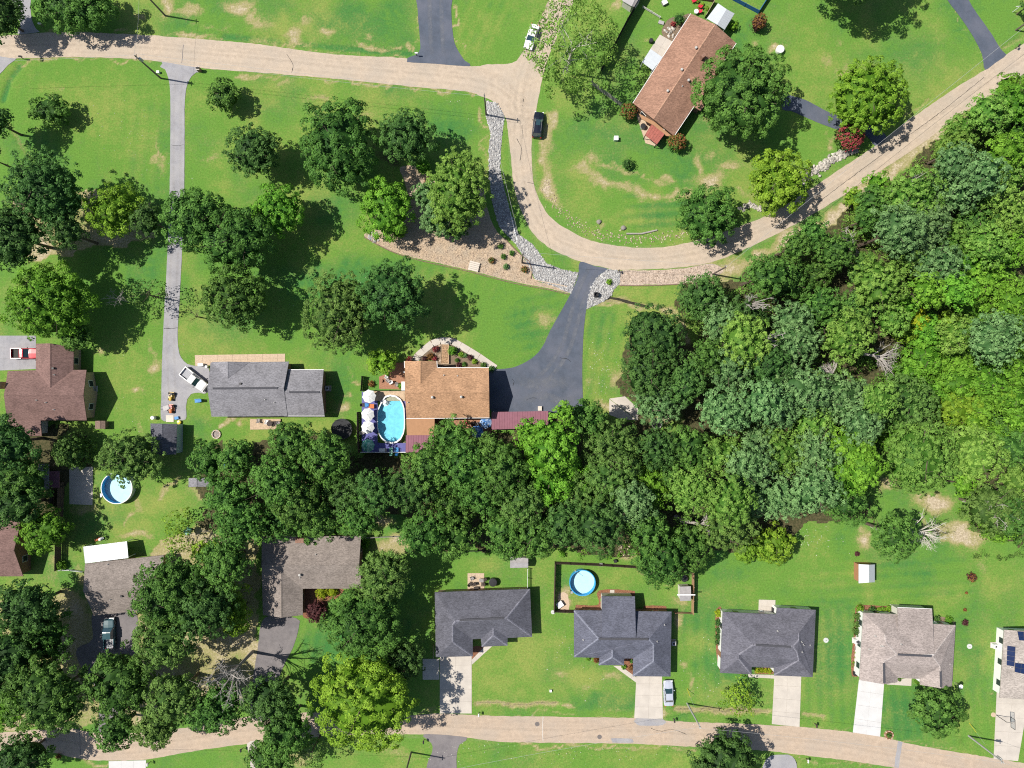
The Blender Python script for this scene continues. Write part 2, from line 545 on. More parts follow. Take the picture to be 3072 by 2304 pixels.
for t, pts, w, a in [('C', [(250, 740), (230, 900), (215, 1050), (230, 1250), (300, 1350)], 1.0, .7),
                     ('C', [(420, 1075), (600, 1180), (760, 1240), (950, 1285), (1120, 1255)], 0.95, .62),
                     ('C', [(470, 1030), (640, 1100), (850, 1165), (1060, 1180)], 0.45, .5),
                     ('C', [(820, 1300), (1000, 1320), (1150, 1290)], 0.3, .45),
                     ('D', [(-60, 1640), (400, 1420), (620, 1240), (820, 1080), (1050, 930), (1400, 680), (1560, 590)], 1.4, .95),
                     ('I', [(850, 0), (845, 60)], .4, .5), ('E', [(1150, 1440), (1030, 1560)], .5, .6), ('E', [(880, 1530), (850, 1650)], .4, .5),
                     ('B', [(-100, 470), (500, 512), (1000, 562), (1400, 600)], .35, .6), ('B', [(-200, 262), (500, 345), (960, 372)], .3, .5),
                     ('A', [(100, 385), (500, 372), (1000, 398)], .35, .6), ('A', [(300, 205), (900, 222), (1659, 275)], .3, .5),
                     ('K', [(0, 1316), (780, 1330)], .25, .5), ('K', [(0, 1497), (700, 1507), (1180, 1527)], .35, .6), ('L', [(200, 1395), (540, 1435)], .25, .4), ('L', [(740, 1465), (1440, 1600)], .25, .4),
                     ('L', [(170, 1577), (820, 1662)], .25, .5), ('I', [(350, 1560), (700, 1618)], .4, .6), ('J', [(1010, 1312), (1180, 1300)], .3, .5),
                     ('G', [(560, 285), (720, 300), (900, 345), (1090, 380)], .5, .7), ('B', [(1480, 700), (1470, 900), (1490, 1080)], .35, .6),
                     ('D', [(900, 740), (1080, 630)], .25, .5), ('D', [(1380, 380), (1250, 130), (1170, 0)], .15, .4),
                     ('B', [(1275, 0), (1280, 200), (1330, 340)], .2, .6), ('B', [(1040, 0), (1060, 300)], .2, .6)]:
    stroke(SOIL, t, pts, w, a)
SOIL *= .62 + .50 * (vnoise(GX, GY, 2.2, 31) * .5 + .5) + .22 * vnoise(GX, GY, .9, 32)
SOIL += .09 * np.maximum(0, vnoise(GX, GY, 6, 33)) + .08 * np.maximum(0, vnoise(GX, GY, 2.0, 34)) * (vnoise(GX, GY, 16, 35) > 0)

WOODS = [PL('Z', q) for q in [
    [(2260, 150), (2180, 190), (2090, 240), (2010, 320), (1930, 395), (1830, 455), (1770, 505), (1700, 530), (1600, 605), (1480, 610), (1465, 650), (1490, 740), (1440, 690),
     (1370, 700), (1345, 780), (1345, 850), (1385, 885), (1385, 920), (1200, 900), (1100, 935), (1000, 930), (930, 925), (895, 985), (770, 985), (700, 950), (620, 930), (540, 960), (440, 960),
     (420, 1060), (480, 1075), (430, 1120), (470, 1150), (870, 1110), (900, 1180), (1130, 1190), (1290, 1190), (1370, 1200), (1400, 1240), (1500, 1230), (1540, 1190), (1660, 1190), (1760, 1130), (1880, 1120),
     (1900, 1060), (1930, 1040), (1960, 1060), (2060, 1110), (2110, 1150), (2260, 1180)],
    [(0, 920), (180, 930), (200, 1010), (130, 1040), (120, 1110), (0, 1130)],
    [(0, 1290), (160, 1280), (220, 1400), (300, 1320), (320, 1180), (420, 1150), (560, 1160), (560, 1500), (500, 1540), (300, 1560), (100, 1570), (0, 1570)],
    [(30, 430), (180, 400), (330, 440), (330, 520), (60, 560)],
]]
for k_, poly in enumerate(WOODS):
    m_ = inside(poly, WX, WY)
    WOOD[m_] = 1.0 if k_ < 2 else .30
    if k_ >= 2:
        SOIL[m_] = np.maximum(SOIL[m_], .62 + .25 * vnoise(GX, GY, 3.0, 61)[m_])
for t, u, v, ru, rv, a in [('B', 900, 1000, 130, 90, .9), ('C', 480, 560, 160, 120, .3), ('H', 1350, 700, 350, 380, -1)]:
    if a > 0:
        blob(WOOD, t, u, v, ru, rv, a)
# the open right part of the wood is scrub on grass
for t, u, v, rr_ in (('H', 780, 1480, 5.5), ('H', 1060, 1590, 6.5), ('L', 1000, 40, 4.5), ('L', 1150, 90, 5.0), ('G', 1140, 480, 3.0), ('G', 1000, 1050, 3.5)):
    c = P(t, u, v)
    WOOD *= 1 - np.exp(-((GX - c.x) ** 2 + (GY - c.y) ** 2) / rr_ ** 2)
c = P('H', 1330, 760)
WOOD *= 1 - 0.8 * np.exp(-((GX - c.x) / 15.0) ** 2 - ((GY - c.y) / 19.0) ** 2)

# mowing stripes (two greens of cut grass)
for t, poly, ang, per, a in [('G', [(0, 170), (380, 240), (180, 600), (0, 720)], 12, 2.2, .12), ('G', [(480, 350), (1000, 380), (700, 600), (640, 900), (460, 960)], 80, 2.0, .14),
                             ('C', [(740, 1260), (1110, 1290), (1110, 1500), (740, 1480)], 3, 1.9, .2), ('K', [(1100, 650), (1330, 650), (1330, 1250), (1080, 1250)], 88, 2.2, .1),
                             ('L', [(300, 300), (1300, 300), (1300, 560), (300, 600)], 4, 2.0, .12), ('L', [(210, 640), (520, 640), (540, 1400), (210, 1380)], 92, 2.1, .12),
                             ('L', [(760, 1130), (1450, 1130), (1450, 1560), (740, 1430)], 95, 2.1, .12), ('F', [(200, 60), (1000, 20), (1600, 160), (1500, 700), (300, 620), (200, 500)], 70, 2.2, .09),
                             ('J', [(280, 700), (1150, 720), (1150, 1000), (300, 1050)], 78, 2.0, .12), ('B', [(1280, 0), (1659, 0), (1600, 300), (1350, 380)], 65, 2.0, .16), ('A', [(100, 420), (1060, 450), (1060, 1250), (100, 900)], 85, 2.4, .09)]:
    m_ = inside(PL(t, poly), WX, WY)
    an = math.radians(ang)
    ph = (GX * math.sin(an) - GY * math.cos(an)) * 2 * math.pi / per
    LUSH[m_] += a * np.sin(ph[m_]) * .75
    DRY[m_] -= a * np.sin(ph[m_]) * .5

# drainage ditches are real hollows
for t, pts, w, d, soil in [('K', [(-10, 1252), (290, 1252)], .45, .35, .9), ('K', [(1065, 1272), (1400, 1290), (1659, 1302)], .5, .4, .95), ('L', [(222, 1310), (370, 1330)], .4, .3, .8),
                           ('L', [(1265, 1490), (1455, 1515)], .5, .35, .2), ('K', [(0, 1565), (1130, 1580)], .8, .3, .15), ('L', [(160, 1632), (700, 1650)], .7, .3, .15), ('J', [(1430, 1245), (1659, 1250)], .45, .35, .9),
                           ('G', [(550, 258), (700, 288), (900, 325), (1070, 355)], .45, .45, .85), ('B', [(-200, 235), (600, 315), (1000, 345)], .8, .2, 0), ('A', [(50, 800), (200, 1020)], .5, .2, .4),
                           ('D', [(880, 755), (1060, 640)], .3, .2, .5), ('A', [(20, 650), (60, 520), (130, 430)], .6, .2, 0), ('D', [(1530, 310), (1650, 240)], .4, .25, .4)]:
    q = PL(t, pts)
    D = seg_dist(GX, GY, q)
    GZ -= d * np.exp(-(D / w) ** 2)
    if soil:
        DW = seg_dist(GX + .35 * (WX - GX), GY + .35 * (WY - GY), q)
        np.maximum(WOOD, .58 * soil * np.exp(-(DW / (w * .9)) ** 2), out=WOOD)
        np.maximum(SOIL, .75 * soil * np.exp(-(DW / (w * 1.3)) ** 2), out=SOIL)
    else:
        np.maximum(LUSH, np.exp(-(D / w) ** 2), out=LUSH)

ny, nx = GX.shape
gv = np.stack([GX.ravel(), GY.ravel(), GZ.ravel()], 1)
ii = np.arange(nx * ny).reshape(ny, nx)
gq = np.stack([ii[:-1, :-1].ravel(), ii[:-1, 1:].ravel(), ii[1:, 1:].ravel(), ii[1:, :-1].ravel()], 1)


def ground_material():
    m, nt, b = newmat('lawn_and_soil')
    N, L = nt.nodes, nt.links
    at = N.new('ShaderNodeAttribute')
    at.attribute_name = 'wear'
    sep = N.new('ShaderNodeSeparateColor')
    L.new(at.outputs['Color'], sep.inputs['Color'])
    geo = N.new('ShaderNodeNewGeometry')

    def noise(s, d=6, r=0.65):
        n = N.new('ShaderNodeTexNoise')
        n.inputs['Scale'].default_value = s
        n.inputs['Detail'].default_value = d
        n.inputs['Roughness'].default_value = r
        L.new(geo.outputs['Position'], n.inputs['Vector'])
        return n.outputs['Fac']

    def math_(op, a, b_=None):
        n = N.new('ShaderNodeMath')
        n.operation = op
        for i, x in enumerate((a, b_)):
            if x is None:
                continue
            if isinstance(x, (int, float)):
                n.inputs[i].default_value = x
            else:
                L.new(x, n.inputs[i])
        return n.outputs[0]

    def ramp(x, lo, hi):
        n = N.new('ShaderNodeMapRange')
        n.interpolation_type = 'SMOOTHSTEP'
        n.inputs['From Min'].default_value = lo
        n.inputs['From Max'].default_value = hi
        L.new(x, n.inputs['Value'])
        return n.outputs['Result']

    def mix(f, a, b_):
        n = N.new('ShaderNodeMix')
        n.data_type = 'RGBA'
        L.new(f, n.inputs['Factor'])
        for k, x in (('A', a), ('B', b_)):
            if isinstance(x, tuple):
                n.inputs[k].default_value = (*x, 1)
            else:
                L.new(x, n.inputs[k])
        return n.outputs['Result']

    n_f = noise(2.2, 8, .75)
    n_m = noise(0.55, 6)
    n_h = noise(7.0, 3, .8)
    brk = math_('SUBTRACT', math_('ADD', n_f, math_('MULTIPLY', n_h, .7)), 0.85)
    soil_f = ramp(math_('ADD', sep.outputs[0], math_('MULTIPLY', brk, 1.3)), 0.42, 1.05)
    dry_f = ramp(math_('ADD', sep.outputs[1], math_('ADD', math_('MULTIPLY', math_('SUBTRACT', n_m, .5), 1.1), math_('MULTIPLY', math_('SUBTRACT', n_f, .5), 1.0))), 0.05, 0.95)
    lush_f = ramp(math_('ADD', sep.outputs[2], math_('ADD', math_('MULTIPLY', math_('SUBTRACT', n_m, .5), .9), math_('MULTIPLY', math_('SUBTRACT', noise(1.1, 7, .7), .5), 1.0))), 0.1, 1.0)
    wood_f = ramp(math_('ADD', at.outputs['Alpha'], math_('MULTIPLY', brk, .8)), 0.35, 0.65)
    g1 = mix(lush_f, (0.118, 0.245, 0.040), (0.052, 0.178, 0.045))
    g2 = mix(dry_f, g1, (0.240, 0.288, 0.070))
    strawf = ramp(math_('ADD', sep.outputs[0], math_('MULTIPLY', brk, .9)), 0.12, 0.55)
    g3 = mix(strawf, g2, (0.305, 0.280, 0.120))
    soilc = mix(ramp(n_f, .35, .65), (0.345, 0.280, 0.185), (0.550, 0.465, 0.345))
    g4 = mix(soil_f, g3, soilc)
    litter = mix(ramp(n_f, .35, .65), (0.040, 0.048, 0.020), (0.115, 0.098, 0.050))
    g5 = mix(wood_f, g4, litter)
    # blade-scale speckle
    sp = N.new('ShaderNodeMapRange')
    sp.inputs['From Min'].default_value = .25
    sp.inputs['From Max'].default_value = .75
    sp.inputs['To Min'].default_value = .55
    sp.inputs['To Max'].default_value = 1.45
    L.new(noise(3.6, 5, .85), sp.inputs['Value'])
    vm = N.new('ShaderNodeVectorMath')
    vm.operation = 'SCALE'
    L.new(g5, vm.inputs[0])
    L.new(sp.outputs['Result'], vm.inputs['Scale'])
    L.new(vm.outputs['Vector'], b.inputs['Base Color'])
    b.inputs['Roughness'].default_value = 0.95
    b.inputs['Specular IOR Level'].default_value = 0.1
    bp = N.new('ShaderNodeBump')
    bp.inputs['Strength'].default_value = 0.5
    bp.inputs['Distance'].default_value = 0.08
    L.new(n_h, bp.inputs['Height'])
    L.new(bp.outputs['Normal'], b.inputs['Normal'])
    return m


gm = npmesh('ground', gv, gq, ground_material())
ca = gm.attributes.new('wear', 'FLOAT_COLOR', 'POINT')
wear = np.stack([SOIL.ravel(), DRY.ravel(), LUSH.ravel(), WOOD.ravel()], 1)
ca.data.foreach_set('color', np.ascontiguousarray(wear, dtype=np.float32).ravel())
gm.polygons.foreach_set('use_smooth', np.ones(len(gm.polygons), bool))
ground = link('ground', gm)
meta(ground, kind='structure')

# ------------------------------------------------------------------ roads, driveways, paths
ROAD = mat('chip_seal', (0.490, 0.400, 0.310), 0.95, 0.07, 1.2, 0.15, tint=(0.440, 0.372, 0.300), tint_scale=0.22, fine=14, fine_amt=.10)
ROAD2 = mat('chip_seal_brown', (0.470, 0.368, 0.278), 0.95, 0.07, 1.2, 0.15, tint=(0.425, 0.350, 0.280), tint_scale=0.22, fine=14, fine_amt=.10)
ASPH = mat('sealed_asphalt', (0.080, 0.096, 0.130), 0.75, 0.10, 0.8, 0.3, tint=(0.115, 0.125, 0.160), tint_scale=0.25, fine=18, fine_amt=.12)
ASPH2 = mat('weathered_asphalt', (0.300, 0.295, 0.312), 0.9, 0.08, 1.0, 0.2, tint=(0.36, 0.35, 0.355), tint_scale=0.3, fine=16, fine_amt=.10)
ASPH3 = mat('old_asphalt', (0.175, 0.160, 0.165), 0.9, 0.10, 1.0, 0.2, tint=(0.22, 0.20, 0.20), tint_scale=0.25, fine=16, fine_amt=.10)
CONC = mat('concrete', (0.540, 0.490, 0.430), 0.9, 0.05, 0.9, 0.25, tint=(0.47, 0.425, 0.375), tint_scale=0.4)
CONCW = mat('new_concrete', (0.600, 0.592, 0.585), 0.9, 0.03, 0.7, 0.25, tint=(0.55, 0.54, 0.53), tint_scale=0.5)
PAVER = mat('tan_paving', (0.520, 0.400, 0.290), 0.9, 0.12, 4, 0.2)
REDPAVE = mat('red_brick_paving', (0.340, 0.175, 0.110), 0.9, 0.15, 5, 0.2)
MULCH = mat('mulch', (0.230, 0.110, 0.065), 0.98, 0.25, 5, 0.1, fine=10, fine_amt=.3)
GRAVEL = mat('tan_gravel', (0.420, 0.320, 0.225), 0.98, 0.2, 3, 0.1, fine=7, fine_amt=.25, tint=(0.38, 0.31, 0.235), tint_scale=.5)
PINKGRAVEL = mat('pink_gravel', (0.430, 0.345, 0.280), 0.98, 0.14, 3, 0.1, fine=5, fine_amt=.3)
DIRT = mat('dark_soil', (0.200, 0.150, 0.105), 0.98, 0.2, 3, 0.1)

ru = [(-60, 84), (0, 78), (100, 71), (200, 71), (333, 77), (450, 86), (553, 95), (720, 117), (876, 126), (1018, 143), (1053, 139), (1106, 136), (1129, 113), (1150, 75), (1170, 40), (1186, 5), (1192, -50)]
rb = [(1250, -50), (1240, 0), (1216, 50), (1194, 100), (1178, 145), (1168, 187), (1159, 233), (1149, 300), (1149, 350), (1154, 400), (1169, 440), (1193, 473), (1239, 503), (1289, 523), (1373, 535), (1439, 533), (1506, 519), (1580, 495),
      (1659, 464), (1756, 405), (1812, 367), (1886, 318), (1959, 263), (2059, 193), (2126, 152), (2174, 117), (2212, 94), (2280, 50)]
rl = [(2280, 105), (2212, 158), (2166, 190), (2126, 215), (2052, 263), (2009, 298), (1899, 371), (1859, 398), (1759, 461), (1659, 515), (1556, 560), (1506, 573), (1439, 580), (1339, 583), (1314, 580), (1253, 565), (1223, 553), (1183, 533),
      (1149, 500), (1124, 450), (1110, 400), (1104, 345), (1095, 267), (1083, 240), (1063, 218), (1036, 207), (1003, 197), (886, 187), (720, 170), (553, 156), (433, 147), (343, 133), (300, 128), (167, 123), (40, 126), (-60, 123)]
sheet('road', smooth_poly(PL('Z', ru + rb + rl), True, 0.8, 0.06, 3), 0.02, ROAD)
r2 = [(-60, 1590), (0, 1583), (110, 1573), (150, 1572), (207, 1583), (300, 1583), (400, 1572), (480, 1558), (553, 1546), (676, 1539), (800, 1540), (886, 1545), (950, 1541), (1030, 1545), (1106, 1547), (1373, 1551), (1456, 1558), (1659, 1566), (1792, 1576), (1899, 1591), (1992, 1612), (2126, 1634), (2212, 1649), (2290, 1665),
      (2290, 1730), (2100, 1692), (2026, 1674), (1932, 1658), (1826, 1642), (1716, 1629), (1659, 1622), (1499, 1613), (1339, 1606), (1106, 1603), (1010, 1594), (916, 1587), (800, 1587), (710, 1590), (620, 1597), (530, 1607), (433, 1620), (317, 1640), (233, 1643), (167, 1638), (113, 1625), (60, 1622), (0, 1632), (-60, 1645)]
sheet('road', smooth_poly(PL('Z', r2), True, 0.8, 0.06, 4), 0.02, ROAD2)
# tar-filled crack across the lower road and repair patches
for t, pts, w, name in [('K', [(203, 1325), (198, 1400), (201, 1488)], .16, 'tar_seam'), ('L', [(858, 1487), (843, 1570), (832, 1656)], .85, 'repair_strip'), ('A', [(1190, 290), (1178, 410)], .10, 'tar_seam'),
                        ('K', [(1370, 1370), (1400, 1425)], .10, 'tar_seam'), ('I', [(515, 1400), (520, 1520), (523, 1590)], .10, 'tar_seam')]:
    q = smooth_poly(PL(t, pts), False, 0.6, 0.04, 9)
    sheet(name, ribbon(q, w), 0.032, ASPH2 if w > .5 else (CONC if name == 'tar_seam' and t == 'K' and pts[0][0] == 203 else ASPH3))
for t, pts in [('K', [(800, 1338), (985, 1345), (975, 1380), (850, 1385), (810, 1375)]), ('K', [(640, 1468), (780, 1470), (790, 1492), (650, 1494)]), ('A', [(1050, 415), (1300, 445), (1290, 470), (1080, 455)])]:
    sheet('repair_patch', smooth_poly(PL(t, pts), True, .5, .03, 5), 0.034, ASPH2)


# wheel tracks, oil streaks and dust: worn strips on the roads with ragged, fading edges
def wear_material(name, col, amt):
    m, nt, b = newmat(name)
    N, L = nt.nodes, nt.links
    b.inputs['Base Color'].default_value = (*col, 1)
    b.inputs['Roughness'].default_value = .95
    b.inputs['Specular IOR Level'].default_value = .1
    at = N.new('ShaderNodeAttribute')
    at.attribute_name = 'fade'
    geo = N.new('ShaderNodeNewGeometry')
    nz = N.new('ShaderNodeTexNoise')
    nz.inputs['Scale'].default_value = .9
    nz.inputs['Detail'].default_value = 7
    nz.inputs['Roughness'].default_value = .7
    L.new(geo.outputs['Position'], nz.inputs['Vector'])
    mr = N.new('ShaderNodeMapRange')
    mr.inputs['From Min'].default_value = .35
    mr.inputs['From Max'].default_value = .70
    mr.inputs['To Max'].default_value = amt
    L.new(nz.outputs['Fac'], mr.inputs['Value'])
    mu = N.new('ShaderNodeMath')
    mu.operation = 'MULTIPLY'
    L.new(mr.outputs['Result'], mu.inputs[0])
    L.new(at.outputs['Fac'], mu.inputs[1])
    tr = N.new('ShaderNodeBsdfTransparent')
    ms = N.new('ShaderNodeMixShader')
    L.new(mu.outputs[0], ms.inputs[0])
    L.new(tr.outputs[0], ms.inputs[1])
    L.new(b.outputs[0], ms.inputs[2])
    L.new(ms.outputs[0], N['Material Output'].inputs['Surface'])
    MATS[name] = m
    return m


TRACK = wear_material('tyre_track', (0.38, 0.325, 0.27), .14)
DUST = wear_material('road_dust', (0.53, 0.445, 0.35), .15)
SCUFF = wear_material('sealcoat_scuff', (0.22, 0.23, 0.26), .7)


def wear_strip(name, pts, w, m, z):
    q = smooth_poly(pts, False, 1.0)
    c = q[0].copy()
    vv, fd, ff = [], [], []
    for i, p in enumerate(q):
        d = (q[min(i + 1, len(q) - 1)] - q[max(i - 1, 0)]).normalized()
        nn = Vector((-d.y, d.x, 0))
        end = min(1, min(i, len(q) - 1 - i) / 3)
        for s, f in ((-.5, 0), (-.22, 1), (.22, 1), (.5, 0)):
            vv.append(p - c + nn * (w * s))
            fd.append(f * end)
    for i in range(len(q) - 1):
        for k in range(3):
            a = i * 4 + k
            ff.append((a, a + 1, a + 5, a + 4))
    o = MB().add(vv, ff).obj(name, m, None, (c.x, c.y, z))
    at = o.data.attributes.new('fade', 'FLOAT', 'POINT')
    at.data.foreach_set('value', np.array(fd, dtype=np.float32))
    o['kind'] = 'structure'


def shift(pts, d):
    out = []
    for i, p in enumerate(pts):
        t_ = (pts[min(i + 1, len(pts) - 1)] - pts[max(i - 1, 0)]).normalized()
        out.append(p + Vector((-t_.y, t_.x, 0)) * d)
    return out


cl_top = PL('Z', [(-40, 101), (100, 97), (200, 97), (333, 104), (450, 116), (553, 125), (720, 143), (886, 157), (1000, 168), (1060, 182), (1105, 215), (1124, 260), (1127, 330), (1134, 400), (1152, 460), (1190, 508), (1250, 537), (1330, 556), (1420, 558), (1510, 545), (1590, 518), (1659, 490), (1757, 433), (1835, 383), (1900, 342), (2030, 247), (2126, 183), (2212, 128), (2260, 95)])
cl_br = PL('Z', [(1220, -40), (1205, 30), (1170, 90), (1140, 150), (1126, 220), (1126, 300)])
cl_low = PL('Z', [(-40, 1612), (60, 1604), (120, 1598), (180, 1607), (260, 1612), (400, 1597), (530, 1577), (700, 1565), (900, 1566), (1106, 1575), (1373, 1579), (1500, 1586), (1659, 1594), (1800, 1608), (1950, 1636), (2100, 1664), (2260, 1695)])
for i, (cl_, w_) in enumerate(((cl_top, 1.45), (cl_br, 1.2), (cl_low, 1.35))):
    for k, dd_ in enumerate((-w_ - .15, -w_ + 1.35, w_ - 1.35 + .9, w_ + .35)):
        wear_strip('tyre_track', shift(cl_, dd_ * .85), .75, TRACK, 0.027 + .002 * k)
    wear_strip('road_dust', shift(cl_, .05), .7, DUST, 0.036)
    wear_strip('road_dust', shift(cl_, 2.05), .9, DUST, 0.0375)
    wear_strip('road_dust', shift(cl_, -2.15), .9, DUST, 0.039)
dr_c = PL('Z', [(1283, 578), (1258, 630), (1240, 690), (1222, 750), (1190, 800), (1150, 835)])
wear_strip('sealcoat_scuff', shift(dr_c, .8), 1.0, SCUFF, .052)
wear_strip('sealcoat_scuff', shift(dr_c, -.8), 1.0, SCUFF, .054)
wear_strip('sealcoat_scuff', PL('Z', [(1110, 815), (1150, 830), (1200, 826), (1245, 830)]), 2.6, SCUFF, .056)
wear_strip('sealcoat_scuff', PL('Z', [(1120, 870), (1170, 855), (1215, 868), (1250, 860)]), 2.0, SCUFF, .058)
dl_c = PL('Z', [(392, 150), (384, 200), (383, 300), (382, 420), (379, 520), (374, 620), (369, 720), (370, 800), (373, 880)])
for k, dd_ in enumerate((-.65, .65)):
    wear_strip('sealcoat_scuff', shift(dl_c, dd_), .6, TRACK, .05 + .002 * k)
dt_c = PL('Z', [(940, -30), (942, 60), (946, 125)])
for k, dd_ in enumerate((-1.1, 1.1)):
    wear_strip('sealcoat_scuff', shift(dt_c, dd_), 1.0, SCUFF, .05 + .002 * k)
CRACK = mat('crack_filler', (0.025, 0.026, 0.030), .7, .1, 4)
for k, (t, pts, w_) in enumerate([('G', [(308, 660), (330, 665), (350, 664), (380, 684)], .09), ('G', [(0, 795), (14, 812), (6, 840)], .08), ('G', [(90, 935), (130, 918), (160, 922)], .06), ('G', [(330, 930), (360, 960)], .06), ('D', [(440, 770), (450, 800), (436, 830)], .07),
                                  ('A', [(1110, 940), (1150, 946), (1190, 938)], .06), ('E', [(1062, 468), (1110, 470), (1155, 466)], .12), ('C', [(30, 900), (60, 960), (50, 1040)], .07), ('C', [(100, 1180), (140, 1190)], .07), ('D', [(300, 1330), (700, 1030), (1100, 740), (1400, 500)], .06), ('K', [(900, 1400), (960, 1420), (1040, 1410), (1130, 1440)], .06), ('B', [(200, 350), (240, 420), (230, 470)], .06)]):
    q = smooth_poly(PL(t, pts), False, .35, .05, 20 + k)
    sheet('crack', ribbon(q, [w_ * random.Random(k * 50 + i).uniform(.5, 1.3) for i in range(len(q))]), .062, CRACK)

sheet('driveway', smooth_poly(PL('Z', [(349, 133), (356, 134), (433, 148), (430, 153), (414, 165), (403, 190), (399, 230), (399, 300), (398, 420), (396, 480), (393, 553), (388, 650), (384, 720), (386, 755), (392, 773), (405, 786), (425, 791), (450, 792), (450, 847), (430, 848), (413, 851), (405, 862), (402, 880), (401, 906),
       (374, 906), (349, 906), (349, 850), (350, 786), (354, 693), (359, 600), (362, 540), (366, 430), (368, 300), (368, 205), (364, 170), (357, 150)]), True, .7, .02, 1), 0.044, ASPH2)
sheet('driveway', smooth_poly(PL('Z', [(901, -40), (902, 20), (906, 70), (908, 105), (903, 116), (880, 126), (879, 134), (940, 138), (1016, 143), (1004, 131), (994, 117), (982, 93), (977, 60), (975, 20), (974, -40)]), True, .7, .02, 2), 0.044, ASPH)
sheet('driveway', smooth_poly(PL('Z', [(1253, 566), (1285, 575), (1313, 581), (1296, 593), (1281, 613), (1273, 635), (1266, 670), (1261, 713), (1258, 770), (1258, 830), (1259, 888), (1250, 892), (1160, 892), (1063, 890), (1057, 880), (1056, 840), (1056, 802), (1062, 798), (1082, 797), (1106, 794), (1130, 785), (1156, 768), (1174, 745), (1189, 713), (1213, 670), (1233, 633), (1249, 597)]), True, .7, .02, 3), 0.044, ASPH)
sheet('driveway', smooth_poly(PL('Z', [(2010, -60), (2046, 0), (2076, 40), (2102, 80), (2120, 115), (2124, 135), (2128, 151), (2150, 136), (2174, 118), (2163, 108), (2139, 70), (2106, 23), (2089, -5), (2055, -60)]), True, .7, .02, 4), 0.044, ASPH)
sheet('driveway', smooth_poly(PL('Z', [(1690, 203), (1709, 207), (1742, 217), (1792, 243), (1850, 262), (1890, 275), (1915, 297), (1890, 315), (1870, 293), (1809, 280), (1762, 263), (1709, 240), (1690, 236)]), True, .7, .02, 5), 0.044, ASPH)
sheet('driveway', smooth_poly(PL('Z', [(38, 73), (86, 69), (78, 62), (70, 45), (66, 20), (64, -40), (15, -40), (25, 20), (45, 50)]), True, .7, .02, 6), 0.044, ASPH2)
sheet('driveway', smooth_poly(PL('Z', [(-40, 123), (20, 125), (36, 127), (18, 140), (0, 160), (-40, 190)]), True, .7, .02, 7), 0.044, ASPH2)
sheet('driveway', smooth_poly(PL('Z', [(572, 1335), (640, 1335), (646, 1353), (634, 1396), (612, 1440), (600, 1480), (596, 1545), (545, 1552), (545, 1480), (556, 1406)]), True, .7, .02, 8), 0.044, ASPH3)
sheet('driveway', smooth_poly(PL('Z', [(916, 1586), (1009, 1593), (993, 1608), (986, 1640), (984, 1720), (918, 1720), (922, 1655), (934, 1622), (932, 1605)]), True, .7, .02, 9), 0.044, ASPH3)
sheet('driveway', smooth_poly(PL('Z', [(204, 1322), (290, 1318), (294, 1400), (280, 1440), (262, 1500), (250, 1575), (215, 1580), (212, 1500), (170, 1430), (168, 1400), (200, 1380)]), True, .7, .02, 10), 0.044, ASPH3)
sheet('driveway', smooth_poly(PL('Z', [(534, 1606), (560, 1602), (566, 1640), (570, 1700), (545, 1700), (540, 1640)]), True, .7, .02, 11), 0.044, CONC)
sheet('driveway', smooth_poly(PL('Z', [(1655, 1640), (1690, 1630), (1712, 1634), (1722, 1660), (1715, 1710), (1640, 1710)]), True, .7, .02, 12), 0.044, ASPH2)


def slab_drive(name, corners, nu, nv, m, z=0.045, label=None, thick=0.1):
    """concrete cast in slabs; each slab is its own piece with a sawn joint between"""
    a, b, c_, d = corners
    ctr = (a + b + c_ + d) / 4
    base = sheet(name, [p.lerp(ctr, .01) for p in (a, b, c_, d)], z - 0.02, DIRT)
    if label:
        base['label'] = label
    rr = random.Random(int(ctr.x * 10))
    for i in range(nu):
        for j in range(nv):
            def q(s, t):
                return (a.lerp(b, s)).lerp(d.lerp(c_, s), t)
            pts = [q(i / nu, j / nv), q((i + 1) / nu, j / nv), q((i + 1) / nu, (j + 1) / nv), q(i / nu, (j + 1) / nv)]
            cc = sum(pts, Vector()) / 4
            pts = [p + (cc - p).normalized() * 0.013 for p in pts]
            mb = MB().prism([(p.x - base.location.x, p.y - base.location.y) for p in pts], -0.03, 0.02 + rr.uniform(0, .006))
            mb.obj('slab', m, base)
    return base


slab_drive('driveway', PL('Z', [(1856, 1462), (1910, 1470), (1901, 1591), (1842, 1582)]), 2, 4, CONCW)
slab_drive('driveway', PL('Z', [(1673, 1452), (1731, 1455), (1727, 1570), (1667, 1564)]), 2, 4, CONC)
slab_drive('driveway', PL('Z', [(1375, 1452), (1430, 1452), (1432, 1553), (1370, 1551)]), 2, 4, CONC)
slab_drive('driveway', PL('Z', [(950, 1412), (1019, 1410), (1019, 1541), (950, 1541)]), 2, 5, CONC)
slab_drive('parking_pad', PL('Z', [(913, 1423), (949, 1423), (949, 1468), (913, 1468)]), 1, 2, CONC)
slab_drive('driveway', PL('Z', [(2153, 1490), (2225, 1490), (2199, 1644), (2146, 1639)]), 2, 5, CONC)
slab_drive('driveway', PL('Z', [(-60, 725), (78, 725), (78, 797), (-60, 803)]), 4, 3, ASPH2)
slab_drive('driveway', PL('Z', [(235, 1644), (316, 1642), (312, 1720), (236, 1720)]), 3, 3, CONCW)
slab_drive('concrete_pad', PL('Z', [(1316, 861), (1350, 856), (1380, 884), (1378, 908)]), 1, 2, CONC)
slab_drive('concrete_pad', PL('Z', [(1316, 862), (1316, 896), (1340, 905), (1376, 908)]), 1, 1, CONC, 0.04)
slab_drive('concrete_pad', PL('Z', [(150, 1010), (201, 1008), (200, 1091), (150, 1089)]), 2, 2, CONC)
slab_drive('patio', PL('Z', [(1639, 1295), (1675, 1296), (1674, 1325), (1638, 1322)]), 2, 2, CONC)
